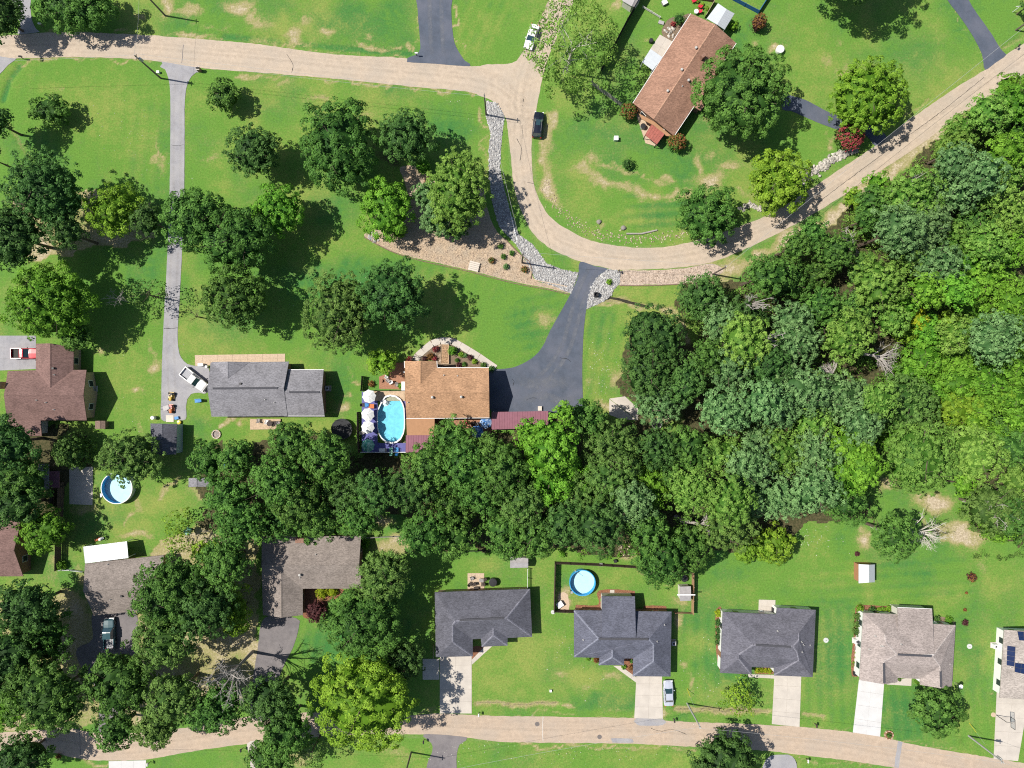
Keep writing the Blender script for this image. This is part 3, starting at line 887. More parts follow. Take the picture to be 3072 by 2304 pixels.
slab_drive('patio', PL('Z', [(1010, 1238), (1046, 1238), (1046, 1273), (1010, 1273)]), 4, 4, PAVER)
slab_drive('patio', PL('C', [(958, 224), (1040, 270), (975, 395), (885, 335)]), 2, 2, CONC)
slab_drive('terrace', PL('Z', [(421, 767), (616, 764), (616, 784), (422, 790)]), 12, 2, PAVER)
slab_drive('walkway', PL('K2', [(690, 1165), (765, 1165), (935, 1288), (935, 1345)]), 1, 4, CONC)
slab_drive('walkway', PL('J2', [(930, 990), (830, 985), (640, 1180), (645, 1250)]), 1, 4, CONC)
slab_drive('walkway', PL('K3', [(735, 1435), (1232, 1450), (1228, 1515), (740, 1490)]), 5, 1, CONC)
slab_drive('porch_slab', PL('L', [(755, 1100), (930, 1070), (928, 1127), (770, 1117)]), 3, 1, CONC)
slab_drive('doorstep', PL('K2', [(655, 378), (702, 378), (702, 425), (655, 425)]), 1, 1, CONC)
q = smooth_poly(PL('F2', [(765, 345), (800, 280), (870, 215), (980, 125), (1080, 92), (1230, 97), (1330, 150), (1560, 290), (1770, 435)]), False, 2.0)
walk = sheet('walkway', ribbon(q, 1.30), 0.03, DIRT)
for i in range(len(q) - 1):
    a, b = q[i], q[i + 1]
    pts = ribbon([a.lerp(b, .01), a.lerp(b, .99)], 1.25)
    MB().prism([(p.x - walk.location.x, p.y - walk.location.y) for p in pts], 0.0, 0.025).obj('slab', CONC, walk)

# planting beds and gravel
for name, t, pts, m in [
    ('mulch_bed', 'K2', [(300, 535), (535, 530), (540, 385), (915, 390), (915, 450), (570, 450), (570, 590), (300, 590)], MULCH), ('mulch_bed', 'K2', [(1005, 545), (1240, 548), (1245, 600), (1000, 600)], MULCH),
    ('mulch_bed', 'L3', [(30, 130), (60, 80), (160, 75), (420, 90), (620, 110), (620, 190), (150, 190), (70, 900), (60, 1200), (-20, 1190), (-30, 900), (10, 500)], MULCH),
    ('mulch_bed', 'K3', [(170, 280), (300, 320), (250, 900), (235, 1380), (200, 1300), (160, 900)], MULCH), ('mulch_bed', 'L3', [(1250, 260), (1400, 260), (1580, 340), (1580, 390), (1250, 370)], DIRT),
    ('mulch_bed', 'K3', [(850, 1330), (1185, 1330), (1185, 1430), (850, 1420)], MULCH), ('mulch_bed', 'K2', [(800, 1090), (895, 1090), (900, 1270), (770, 1180)], MULCH), ('mulch_bed', 'J2', [(655, 1000), (830, 1000), (800, 1085), (650, 1180)], MULCH),
    ('garden_bed', 'F2', [(830, 290), (920, 230), (1060, 120), (1240, 130), (1310, 190), (1680, 420), (1040, 440), (1030, 345), (830, 345)], DIRT), ('garden_bed', 'K2', [(130, 420), (215, 420), (225, 590), (130, 590)], PAVER),
    ('red_patio', 'F2', [(460, 370), (640, 360), (640, 700), (320, 690), (320, 540), (420, 500)], REDPAVE), ('garden_bed', 'C2', [(600, 400), (700, 230), (860, 200), (960, 180), (740, 520)], DIRT),
    ('garden_bed', 'J', [(300, 497), (560, 497), (520, 560), (320, 690)], MULCH), ('gravel_bed', 'B', [(935, 1085), (1060, 1075), (1110, 1140), (1160, 1180), (1080, 1200), (1000, 1275), (960, 1170)], GRAVEL)]:
    sheet(name, smooth_poly(PL(t, pts), True, .6, .04, 3) if name != 'red_patio' else PL(t, pts), 0.012 if 'bed' in name else .03, m)
sheet('gravel_bed', smooth_poly(PL('Z', [(786, 509), (830, 535), (880, 553), (1010, 583), (1106, 608), (1180, 622), (1231, 633), (1226, 618), (1160, 607), (1143, 575), (1112, 536), (1070, 495), (1050, 440), (1042, 400), (1000, 420), (960, 440), (900, 430), (870, 440), (850, 470), (810, 497)]), True, .7, .05, 6), 0.010, GRAVEL)
sheet('gravel_strip', smooth_poly(PL('Z', [(1335, 586), (1400, 584), (1471, 580), (1540, 570), (1560, 590), (1480, 612), (1400, 615), (1338, 615)]), True, .7, .05, 7), 0.010, PINKGRAVEL)
sheet('parking_verge', smooth_poly(PL('Z', [(1186, 0), (1165, 45), (1140, 100), (1150, 110), (1180, 60), (1196, 10)]), True, .7, .04, 8), 0.012, GRAVEL)

# ------------------------------------------------------------------ loose stone: rip-rap, stone bands
def mat_rock(name, a, b_):
    m, nt, bs = newmat(name)
    N, L = nt.nodes, nt.links
    at = N.new('ShaderNodeAttribute')
    at.attribute_name = 'tint'
    mx = N.new('ShaderNodeMix')
    mx.data_type = 'RGBA'
    mx.inputs['A'].default_value = (*a, 1)
    mx.inputs['B'].default_value = (*b_, 1)
    L.new(at.outputs['Fac'], mx.inputs['Factor'])
    L.new(mx.outputs['Result'], bs.inputs['Base Color'])
    bs.inputs['Roughness'].default_value = 0.95
    MATS[name] = m
    return m


RIP = mat_rock('riprap_stone', (0.22, 0.22, 0.23), (0.56, 0.55, 0.53))
PINKROCK = mat_rock('field_stone', (0.22, 0.15, 0.11), (0.58, 0.47, 0.37))
GREYROCK = mat_rock('wall_stone', (0.26, 0.24, 0.21), (0.56, 0.52, 0.46))
_c8 = np.array([(-1, -1, -1), (1, -1, -1), (1, 1, -1), (-1, 1, -1), (-.7, -.7, 1), (.7, -.7, 1), (.7, .7, 1), (-.7, .7, 1)], float)
_cf = np.array([(4, 5, 6, 7), (0, 1, 5, 4), (1, 2, 6, 5), (2, 3, 7, 6), (3, 0, 4, 7)])


def rocks(name, pts, size, m, seed, label, cat, flat=.6):
    rs = np.random.RandomState(seed)
    n = len(pts)
    v = np.repeat(_c8[None], n, 0) * rs.uniform(.75, 1.25, (n, 8, 3))
    s = size * rs.uniform(.55, 1.5, (n, 1, 1)) * np.stack([rs.uniform(.8, 1.3, (n, 1)), rs.uniform(.7, 1.1, (n, 1)), flat * rs.uniform(.6, 1.2, (n, 1))], 2)
    v = v * s
    a = rs.uniform(0, 6.28, n)
    tx = rs.uniform(-.5, .5, n)
    y, z = v[..., 1] * np.cos(tx)[:, None] - v[..., 2] * np.sin(tx)[:, None], v[..., 1] * np.sin(tx)[:, None] + v[..., 2] * np.cos(tx)[:, None]
    v[..., 1], v[..., 2] = y, z
    x, y = v[..., 0] * np.cos(a)[:, None] - v[..., 1] * np.sin(a)[:, None], v[..., 0] * np.sin(a)[:, None] + v[..., 1] * np.cos(a)[:, None]
    v[..., 0], v[..., 1] = x, y
    p = np.array(pts)
    v += p[:, None, :]
    v[..., 2] += (size * .25)
    f = (_cf[None] + (np.arange(n) * 8)[:, None, None]).reshape(-1, 4)
    o = link(name, npmesh(name, v.reshape(-1, 3), f, m, np.repeat(rs.uniform(0, 1, n), 5)))
    return meta(o, label, cat, kind='stuff')


def scatter(poly, dens, seed, z=0.0):
    rr = random.Random(seed)
    xs, ys = [p.x for p in poly], [p.y for p in poly]
    n = int((max(xs) - min(xs)) * (max(ys) - min(ys)) * dens)
    X = np.array([rr.uniform(min(xs), max(xs)) for _ in range(n)])
    Y = np.array([rr.uniform(min(ys), max(ys)) for _ in range(n)])
    k = inside(poly, X, Y)
    return [(x, y, z) for x, y in zip(X[k], Y[k])]


RIP1 = PL('Z', [(1050, 218), (1073, 222), (1090, 250), (1084, 300), (1080, 360), (1087, 400), (1100, 450), (1119, 505), (1150, 527), (1181, 569), (1215, 582), (1250, 590), (1234, 634), (1190, 615), (1158, 606), (1140, 570), (1114, 527), (1078, 490), (1064, 440), (1056, 380), (1056, 320), (1060, 290), (1050, 253)])
RIP2 = PL('Z', [(1314, 581), (1341, 586), (1338, 614), (1325, 626), (1321, 638), (1306, 650), (1267, 668), (1270, 640), (1276, 618), (1290, 598)])
sheet('riprap_bed', RIP1, 0.014, mat('riprap_base', (0.30, 0.29, 0.28), .95, .2, 4))
sheet('riprap_bed', RIP2, 0.014, MATS['riprap_base'])
rocks('riprap', scatter(RIP1, 26, 1), .115, RIP, 1, 'pale grey rip-rap stones filling the long ditch beside the road bend', 'stones')
rocks('riprap', scatter(RIP2, 26, 2), .115, RIP, 2, 'pale grey rip-rap stones on the right of the dark driveway mouth', 'stones')
band = smooth_poly(PL('C', [(225, 1180), (240, 1260), (290, 1345), (390, 1430), (540, 1515), (740, 1545), (1000, 1540), (1110, 1512)]), False, .5)
pts = [(p.x + RNG.gauss(0, .55), p.y + RNG.gauss(0, .55), 0) for p in band for _ in range(6)]
rocks('stone_edging', pts, .085, PINKROCK, 3, 'loose pinkish stones along the inside of the road bend', 'stones')
wallp = smooth_poly(PL('D', [(225, 1150), (330, 1090), (440, 1020), (560, 955)]), False, .4)
rocks('stone_wall', [(p.x + RNG.gauss(0, .45), p.y + RNG.gauss(0, .4), RNG.uniform(0, .3)) for p in wallp for _ in range(16)], .2, GREYROCK, 4, 'low dry-stone band beside the diagonal road near the red-flowered tree', 'stones')
rocks('stone_edging', [(p.x + RNG.gauss(0, .3), p.y + RNG.gauss(0, .3), 0) for p in smooth_poly(PL('C', [(1480, 1350), (1560, 1330), (1600, 1350)]), False, .4) for _ in range(8)], .18, GREYROCK, 5, 'grey stones between the two roadside trees on the inner lawn', 'stones')
rocks('stone_pile', scatter(PL('B', [(730, 1500), (790, 1510), (795, 1560), (760, 1570), (730, 1550)]), 16, 5), .14, RIP, 6, 'small heap of grey stones at the left tip of the gravel bed', 'stones')
rocks('garden_rocks', scatter(PL('C2', [(610, 400), (700, 330), (780, 330), (740, 500), (690, 480)]), 4, 6), .2, GREYROCK, 7, 'garden stones beside the brown diagonal house and its patio', 'stones')
rocks('rubble', scatter(PL('K', [(680, 200), (780, 190), (795, 290), (690, 280)]), 3, 8), .12, PINKROCK, 8, 'pale rubble in the gap between trees behind the fenced yard', 'stones')
rocks('garden_rocks', scatter(PL('F2', [(1060, 130), (1100, 130), (1090, 370), (1030, 330), (1010, 250)]), 5, 9), .16, PINKROCK, 9, 'stones lining the front garden of the orange-brown house', 'stones')
rocks('garden_rocks', scatter(PL('F2', [(480, 1370), (640, 1290), (640, 1400), (500, 1400)]), 6, 10), .15, PINKROCK, 10, 'pale stones around the lower right end of the oval pool', 'stones')
pb = scatter(PL('Z', [(786, 509), (880, 553), (1010, 583), (1106, 608), (1160, 607), (1143, 575), (1112, 536), (1070, 510), (900, 520)]), 6, 11)
rocks('gravel', pb, .07, PINKROCK, 11, 'loose tan gravel of the long planting bed', 'gravel')
pb = scatter(PL('Z', [(1338, 588), (1471, 582), (1540, 573), (1480, 610), (1340, 613)]), 9, 12)
rocks('gravel', pb, .07, PINKROCK, 12, 'pinkish gravel strip below the outer edge of the road bend', 'gravel')
for t, u, v, s, lab in [('C', 562, 1438, .45, 'round grey boulder with a bare patch on the lawn inside the road bend'), ('C', 720, 1478, .5, 'grey boulder near the fallen log on the bend lawn')]:
    mb = MB().lathe([(.3 * s, 0), (.95 * s, .1 * s), (s, .45 * s), (.7 * s, .85 * s), (.2 * s, s)], 9)
    mb.v = [(x * RNG.uniform(.85, 1.15), y * RNG.uniform(.85, 1.15), z) for x, y, z in mb.v]
    meta(mb.obj('boulder', GREYROCK, None, P(t, u, v)), lab, 'boulder', 'boulders')
mb = MB()
lp = PL('C', [(740, 1515), (840, 1515), (940, 1492)])
o0 = lp[0]
for a, b in zip(lp[:-1], lp[1:]):
    mb.tube((a - o0) + Vector((0, 0, .16)), (b - o0) + Vector((0, 0, .16)), .17, .14, 8)
meta(mb.obj('fallen_log', DEADWOOD, None, o0), 'pale fallen log lying by the stones inside the road bend', 'log')


def edging(t, pts, m, label, h=.15, w=.15):
    q = smooth_poly(PL(t, pts), False, 1.4)
    root = thing('garden_edging', label, 'edging', q[0])
    for a, b in zip(q[:-1], q[1:]):
        c_ = (a + b) / 2 - q[0]
        d = b - a
        MB().box((c_.x, c_.y, h / 2), (d.length * .97, w, h), math.atan2(d.y, d.x)).obj('edging_block', m, root)


EDGE = mat('edging_timber', (0.20, 0.14, 0.10), .9, .2, 5)
edging('Z', [(786, 512), (840, 541), (900, 561), (1010, 586), (1106, 611), (1180, 625), (1229, 636)], EDGE, 'dark edging along the lower side of the long gravel bed')
edging('Z', [(1338, 617), (1400, 617), (1471, 614)], EDGE, 'dark edging below the pinkish gravel strip')
edging('G2', [(370, 245), (440, 320), (520, 400), (610, 470), (640, 560), (625, 640)], EDGE, 'curved dark edging between gravel bed and rip-rap ditch')
edging('G2', [(660, 650), (760, 670), (980, 715)], PAVER, 'pale edging at the foot of the rip-rap beside the driveway')
edging('B', [(1075, 1215), (1100, 1160), (1130, 1135), (1185, 1160)], REDPAVE, 'reddish edging of the small gravel patch among trees')

# ------------------------------------------------------------------ buildings
def shingles(name, col, var=.12):
    return mat(name, col, .93, var, 7, .15, tint=tuple(c * .80 for c in col), tint_scale=.45, fine=4.2, fine_amt=.26, stretch=(1, 2.4, 1), bump=.25)


SH_BROWN = shingles('shingle_brown', (0.330, 0.190, 0.135))
SH_MAROON = shingles('shingle_maroon', (0.200, 0.125, 0.112), .08)
SH_GREY = shingles('shingle_grey', (0.235, 0.230, 0.250))
SH_ORANGE = shingles('shingle_orange', (0.430, 0.255, 0.150), .2)
SH_TAUPE = shingles('shingle_taupe', (0.255, 0.218, 0.196))
SH_SLATE = shingles('shingle_slate', (0.115, 0.116, 0.140))
SH_BLUE = shingles('shingle_blue_grey', (0.122, 0.128, 0.166), .08)
SH_CHAR = shingles('shingle_charcoal', (0.136, 0.134, 0.160))
SH_ROSE = shingles('shingle_rose_grey', (0.345, 0.295, 0.275), .08)
SIDING = mat('cream_siding', (0.62, 0.59, 0.54), .7, .05, 2)
WHITE = mat('white_paint', (0.80, 0.80, 0.79), .5, .02, 2)
BRICK = mat('brick_wall', (0.26, 0.15, 0.11), .9, .2, 9, fine=9, fine_amt=.25)
BRICKT = mat('tan_brick_wall', (0.42, 0.31, 0.22), .9, .15, 9, fine=9, fine_amt=.2)
BLUEWALL = mat('pale_blue_siding', (0.40, 0.50, 0.56), .7, .05, 2)
RUSTWALL = mat('rust_siding', (0.42, 0.20, 0.11), .8, .1, 3, stretch=(1, 1, 6))
GLASS = mat('window_glass', (0.03, 0.04, 0.05), .08, .1, 2, .6)
DOOR = mat('door_paint', (0.30, 0.16, 0.10), .6, .1, 4)
METALW = mat('white_metal', (0.50, 0.53, 0.56), .4, .03, 1.5, .5)
METALR = mat('maroon_metal', (0.260, 0.110, 0.145), .45, .06, 1.5, .5)
METALRED = mat('red_metal', (0.330, 0.095, 0.070), .55, .15, 2, .4)
METALG = mat('grey_metal', (0.38, 0.36, 0.36), .5, .1, 2, .4)
TANROOF = mat('tan_rolled_roof', (0.400, 0.220, 0.120), .9, .06, 2)
VENT = mat('vent_metal', (0.45, 0.44, 0.42), .5, .1, 5, .5)
DARK = mat('dark_plastic', (0.03, 0.03, 0.033), .5, .1, 5)


def inset(poly, d):
    n = len(poly)
    a = sum(poly[i].x * poly[(i + 1) % n].y - poly[(i + 1) % n].x * poly[i].y for i in range(n))
    if a < 0:
        poly = poly[::-1]
    q = []
    for i in range(n):        # drop near-collinear points
        p0, p1, p2 = poly[i - 1], poly[i], poly[(i + 1) % n]
        e1, e2 = (p1 - p0).to_2d().normalized(), (p2 - p1).to_2d().normalized()
        if abs(e1.x * e2.y - e1.y * e2.x) > 0.30:
            q.append(p1)
    n = len(q)
    out = []
    for i in range(n):
        p0, p1, p2 = q[i - 1], q[i], q[(i + 1) % n]
        e1, e2 = (p1 - p0).to_2d().normalized(), (p2 - p1).to_2d().normalized()
        n1, n2 = Vector((-e1.y, e1.x)), Vector((-e2.y, e2.x))
        bi = n1 + n2
        k = d / max(.35, (1 + n1.dot(n2)))
        out.append(Vector((p1.x + bi.x * k, p1.y + bi.y * k, 0)))
    return out


def tri_z(tris, x, y, dflt):
    best = None
    for a, b, c_ in tris:
        den = (b.y - c_.y) * (a.x - c_.x) + (c_.x - b.x) * (a.y - c_.y)
        if abs(den) < 1e-9:
            continue
        l1 = ((b.y - c_.y) * (x - c_.x) + (c_.x - b.x) * (y - c_.y)) / den
        l2 = ((c_.y - a.y) * (x - c_.x) + (a.x - c_.x) * (y - c_.y)) / den
        l3 = 1 - l1 - l2
        if min(l1, l2, l3) > -0.02:
            z = l1 * a.z + l2 * b.z + l3 * c_.z
            best = z if best is None else max(best, z)
    return dflt if best is None else best


def face_tris(V, faces):
    T = []
    for f in faces:
        pl = [V[i] for i in f]
        for t in tessellate_polygon([[Vector((p.x, p.y, 0)) for p in pl]]):
            a, b, c_ = (pl[k] for k in t)
            if (b.x - a.x) * (c_.y - a.y) - (c_.x - a.x) * (b.y - a.y) < 0:
                b, c_ = c_, b
            T.append((a, b, c_))
    return T


def roof_mesh(name, V, faces, m, parent, org, thick=.16, caps=None, gutter=None, capmat=None):
    """pitched roof sheet with thickness; ridge and hip caps and gutters as parts"""
    names = list(V)
    idx = {k: i for i, k in enumerate(names)}
    F = []
    for f in faces:
        pl = [V[k] for k in f]
        n = len(pl)
        if sum(pl[i].x * pl[(i + 1) % n].y - pl[(i + 1) % n].x * pl[i].y for i in range(n)) < 0:
            f = f[::-1]
        F.append(list(f))
    nv = len(names)
    vv = [tuple(V[k] - org) for k in names] + [tuple(V[k] - org - Vector((0, 0, thick))) for k in names]
    ff = []
    for f in F:
        pl = [V[k] for k in f]
        for t in tessellate_polygon([[Vector((p.x, p.y, 0)) for p in pl]]):
            a, b, c_ = t
            A, B, C_ = pl[a], pl[b], pl[c_]
            if (B.x - A.x) * (C_.y - A.y) - (C_.x - A.x) * (B.y - A.y) < 0:
                b, c_ = c_, b
            q = (idx[f[a]], idx[f[b]], idx[f[c_]])
            ff.append(q)
            ff.append((q[2] + nv, q[1] + nv, q[0] + nv))
    edges = {}
    for fi, f in enumerate(F):
        for i in range(len(f)):
            edges.setdefault(frozenset((f[i], f[(i + 1) % len(f)])), []).append((fi, f[i], f[(i + 1) % len(f)]))
    bnd = []
    inner = []
    for e, l in edges.items():
        if len(l) == 1:
            bnd.append((l[0][1], l[0][2]))
            ff.append((idx[l[0][2]], idx[l[0][1]], idx[l[0][1]] + nv, idx[l[0][2]] + nv))
        else:
            inner.append((tuple(e), l))
    ro = MB().add(vv, ff).obj(name, m, parent)
    # ridge / hip caps
    cm = capmat or m
    for e, l in inner:
        a, b = V[e[0]], V[e[1]]
        c0 = sum((V[k] for k in F[l[0][0]]), Vector()) / len(F[l[0][0]])
        c1 = sum((V[k] for k in F[l[1][0]]), Vector()) / len(F[l[1][0]])
        mid = (a + b) / 2
        if (c0.z + c1.z) / 2 < mid.z - 0.05 and (b - a).length > .8:
            # a valley has its neighbours lifting away from it: test close to the edge
            d = (b - a).normalized()
            nrm = Vector((-d.y, d.x, 0)).normalized()
            T = face_tris({k: V[k] for k in names}, [F[l[0][0]], F[l[1][0]]])
            z1 = tri_z(T, mid.x + nrm.x * .3, mid.y + nrm.y * .3, mid.z)
            z2 = tri_z(T, mid.x - nrm.x * .3, mid.y - nrm.y * .3, mid.z)
            if (z1 + z2) / 2 > mid.z - 0.015:
                continue
            w = .17
            pr = [(-w, (z1 - mid.z) * w / .3 + .012), (0, .045), (w, (z2 - mid.z) * w / .3 + .012)]
            vq = []
            for p in (a.lerp(b, .01), a.lerp(b, .99)):
                for off, dz in pr:
                    vq.append(p - org - nrm * off + Vector((0, 0, dz)))
            MB().add(vq, [(0, 1, 4, 3), (1, 2, 5, 4), (3, 4, 1, 0), (4, 5, 2, 1)][:2]).obj('ridge_cap', cm, ro)
    if gutter:
        for a_, b_ in bnd:
            a, b = V[a_], V[b_]
            if abs(a.z - b.z) < .12 and (b - a).length > 1.0:
                d = (b - a)
                nn = Vector((d.y, -d.x, 0)).normalized()
                c_ = (a + b) / 2 - org + nn * .06
                MB().box((c_.x, c_.y, c_.z - .07), (d.length, .09, .10), math.atan2(d.y, d.x)).obj('gutter', gutter, ro)
    # boundary loop
    nxt = {}
    for a, b in bnd:
        nxt[a] = b
    loop = []
    k = bnd[0][0]
    for _ in range(len(bnd) + 1):
        loop.append(k)
        k = nxt.get(k)
        if k is None or k == loop[0]:
            break
    return ro, [V[k] for k in loop], face_tris(V, F)


def wall_mesh(parent, loop, tris, org, m, over=.42, zdef=2.5, windows=True, doorm=None, wname='wall', drop=.17):
    poly = inset([p.copy() for p in loop], over)
    n = len(poly)
    vv, ff = [], []
    for i in range(n):
        a, b = poly[i], poly[(i + 1) % n]
        k = max(1, int((b - a).length / .7))
        s0 = len(vv)
        for j in range(k + 1):
            p = a.lerp(b, j / k)
            z = tri_z(tris, p.x, p.y, zdef + drop) - drop
            vv.append((p.x - org.x, p.y - org.y, 0))
            vv.append((p.x - org.x, p.y - org.y, z))
        for j in range(k):
            q = s0 + 2 * j
            ff.append((q, q + 2, q + 3, q + 1))
    wo = MB().add(vv, ff).obj(wname, m, parent)
    if windows:
        done_door = False
        for i in range(n):
            a, b = poly[i], poly[(i + 1) % n]
            L_ = (b - a).length
            if L_ < 3.2:
                continue
            d = (b - a).normalized()
            out = Vector((d.y, -d.x, 0))
            k = int(L_ / 3.6)
            for j in range(k):
                p = a.lerp(b, (j + .5) / k) - org
                if doorm and not done_door and j == k // 2 and L_ > 5:
                    done_door = True
                    q = p + out * .03
                    dr = MB().box((q.x, q.y, 1.03), (1.0, .08, 2.06), math.atan2(d.y, d.x)).obj('door', doorm, parent)
                    q2 = q + d * .38 + out * .07
                    MB().box((q2.x, q2.y, 1.0), (.05, .06, .14), math.atan2(d.y, d.x)).obj('handle', VENT, dr)
                    continue
                q = p + out * .02
                w_ = MB().box((q.x, q.y, 1.45), (1.2, .07, 1.3), math.atan2(d.y, d.x)).obj('window', WHITE, parent)
                q = p + out * .045
                MB().box((q.x, q.y, 1.45), (1.04, .05, 1.14), math.atan2(d.y, d.x)).obj('pane', GLASS, w_)
    return wo


def building(name, label, cat, t, V, faces, rm, wm, over=.42, gutter=None, windows=True, door=DOOR, extra=None, capmat=None, group=None, thick=.16):
    W3 = {k: P(*( (t,) + p if not isinstance(p[0], str) else p)) for k, p in V.items()}
    c = sum(W3.values(), Vector()) / len(W3)
    org = Vector((c.x, c.y, 0))
    root = thing(name, label, cat, org, 0, group)
    ro, loop, tris = roof_mesh('roof', W3, faces, rm, root, org, thick, gutter=gutter, capmat=capmat)
    wall_mesh(root, loop, tris, org, wm, over, windows=windows, doorm=door)
    return root, org, ro, tris


def vents(root, org, tris, t, pts, kind='pipe'):
    for u, v in pts:
        p = P(t, u, v, 4.0)
        z = tri_z(tris, p.x, p.y, 4.0)
        p = P(t, u, v, z)
        z = tri_z(tris, p.x, p.y, z)
        q = p - org
        if kind == 'pipe':
            mb = MB().tube((q.x, q.y, z - .1), (q.x, q.y, z + .35), .06, .06, 8).lathe([(.16, 0), (.07, .1)], 8, (q.x, q.y, z - .02))
            mb.obj('vent_pipe', VENT, root)
        elif kind == 'turbine':
            mb = MB().tube((q.x, q.y, z - .1), (q.x, q.y, z + .25), .13, .13, 10).lathe([(.15, .22), (.24, .3), (.26, .42), (.2, .54), (.05, .58)], 10, (q.x, q.y, z))
            mb.obj('roof_vent', VENT, root)
        else:
            mb = MB().box((q.x, q.y, z + .1), (.45, .42, .28), .0, .8)
            mb.obj('roof_vent', DARK, root)


def ridge_vent(root, org, t, a, b, z0, z1):
    """shingle-over ridge vent, a raised dark strip"""
    p, q = P(t, a[0], a[1], z0) - org, P(t, b[0], b[1], z1) - org
    d = q - p
    mb = MB()
    mb.box(((p.x + q.x) / 2, (p.y + q.y) / 2, (z0 + z1) / 2 + .07), (d.length, .36, .07), math.atan2(d.y, d.x))
    mb.obj('ridge_vent', mat('ridge_vent_dark', (0.07, 0.07, 0.08), .9, .2, 8), root)


def sub_roof(name, root, org, t, V, faces, m, walls=None, over=.4, thick=.16, gutter=None):
    W3 = {k: P(*((t,) + p if not isinstance(p[0], str) else p)) for k, p in V.items()}
    ro, loop, tris = roof_mesh(name, W3, faces, m, root, org, thick, gutter=gutter)
    if walls:
        wall_mesh(root, loop, tris, org, walls, over, windows=False)
    return ro, loop, tris


def metal_roof(name, root, org, corners, m, ribs=.3, thick=.06, posts=None, along=0):
    """ribbed sheet-metal roof on four corner points (world), ribs run from edge 0-1 to edge 3-2"""
    a, b, c_, d = [p - org for p in corners]
    ro = MB().add([a, b, c_, d] + [p - Vector((0, 0, thick)) for p in (a, b, c_, d)],
                  [(0, 1, 2, 3), (7, 6, 5, 4), (1, 0, 4, 5), (2, 1, 5, 6), (3, 2, 6, 7), (0, 3, 7, 4)])
    ro = ro.obj(name, m, root)
    n = max(2, int((b - a).length / ribs))
    mb = MB()
    for i in range(n + 1):
        p, q = a.lerp(b, i / n), d.lerp(c_, i / n)
        dd = (b - a).normalized() * .025
        up = Vector((0, 0, .035))
        mb.add([p - dd, p + dd, q + dd, q - dd, p - dd * .5 + up, p + dd * .5 + up, q + dd * .5 + up, q - dd * .5 + up],
               [(4, 5, 6, 7), (0, 1, 5, 4), (1, 2, 6, 5), (2, 3, 7, 6), (3, 0, 4, 7)])
    mb.obj('standing_seams', m, ro)
    if posts:
        ctr = (a + b + c_ + d) / 4
        for p in (a, b, c_, d):
            p = p.lerp(ctr, .06)
            MB().box((p.x, p.y, (p.z - thick) / 2), (.12, .12, p.z - thick), 0).obj('post', posts, root)
    return ro


# --- brown diagonal gable house, top right
e, r = 2.7, 4.6
h1, o1, _, t1 = building('house', 'diagonal house with pinkish brown gable roof beside the big round tree', 'house', 'C',
    dict(A=(1160, 88, e), B=(1318, 158, r), C=(1452, 278, e), D=(1050, 880, e), E=(918, 772, r), F=(785, 668, e)),
    [('A', 'B', 'E', 'F'), ('B', 'C', 'D', 'E')], SH_BROWN, BRICK, gutter=WHITE, capmat=shingles('cap_brown', (0.42, 0.25, 0.175)))
sub_roof('wing_roof', h1, o1, 'C2', dict(a=(945, 912, 4.3), b=(1005, 1330, e), c=(1090, 1380, e), d=(1255, 1140, 4.3), f=(1400, 920, e), g=(1314, 870, e)),
         [('a', 'b', 'c', 'd'), ('a', 'd', 'f', 'g')], SH_BROWN, BRICK)
vents(h1, o1, t1, 'C', [(1190, 315), (1098, 456), (1007, 594), (1142, 525)], 'turbine')
vents(h1, o1, t1, 'C', [(1103, 558)], 'pipe')
p = P('C', 1232, 375, 4.2) - o1
MB().box((p.x, p.y, 4.5), (.75, .6, 1.4), .6).obj('chimney', BRICK, h1)
metal_roof('porch_roof', h1, o1, [P('C', 905, 805, 2.5), P('C', 988, 868, 2.5), P('C', 938, 935, 2.1), P('C', 862, 875, 2.1)], METALRED, .45, .06, DARK)
MB().prism([(p.x - o1.x, p.y - o1.y) for p in PL('C', [(800, 730), (990, 870), (930, 950), (865, 930)])], 0, .2).obj('porch_floor', PAVER, h1)
sub_roof('gable_awning', h1, o1, 'C', dict(a=(822, 735, 2.6), b=(925, 790, 3.0), c=(1040, 885, 2.6), d=(1000, 880, 2.35), f=(918, 812, 2.6), g=(840, 770, 2.35)), [('a', 'b', 'f', 'g'), ('b', 'c', 'd', 'f')], TANROOF)
cp = thing('carport', 'white metal carport roof on the upper end of the diagonal house', 'carport', P('C', 1360, 110))
oc = cp.location.copy()
metal_roof('roof', cp, oc, [P('C', 1390, 60, 3.2), P('C', 1330, 160, 3.2), P('C', 1262, 120, 2.6), P('C', 1335, 22, 2.6)], METALW, .4, .05, WHITE)
metal_roof('roof', cp, oc, [P('C', 1330, 160, 3.2), P('C', 1390, 60, 3.2), P('C', 1442, 88, 2.6), P('C', 1378, 192, 2.6)], METALW, .4, .05, WHITE)
aw = thing('patio_awning', 'white metal patio awning on the left side of the diagonal house', 'awning', P('C', 905, 380))
metal_roof('awning', aw, aw.location.copy(), [P('C', 975, 372, 2.7), P('C', 912, 455, 2.7), P('C', 842, 402, 2.3), P('C', 898, 318, 2.3)], METALW, .6, .05, WHITE)

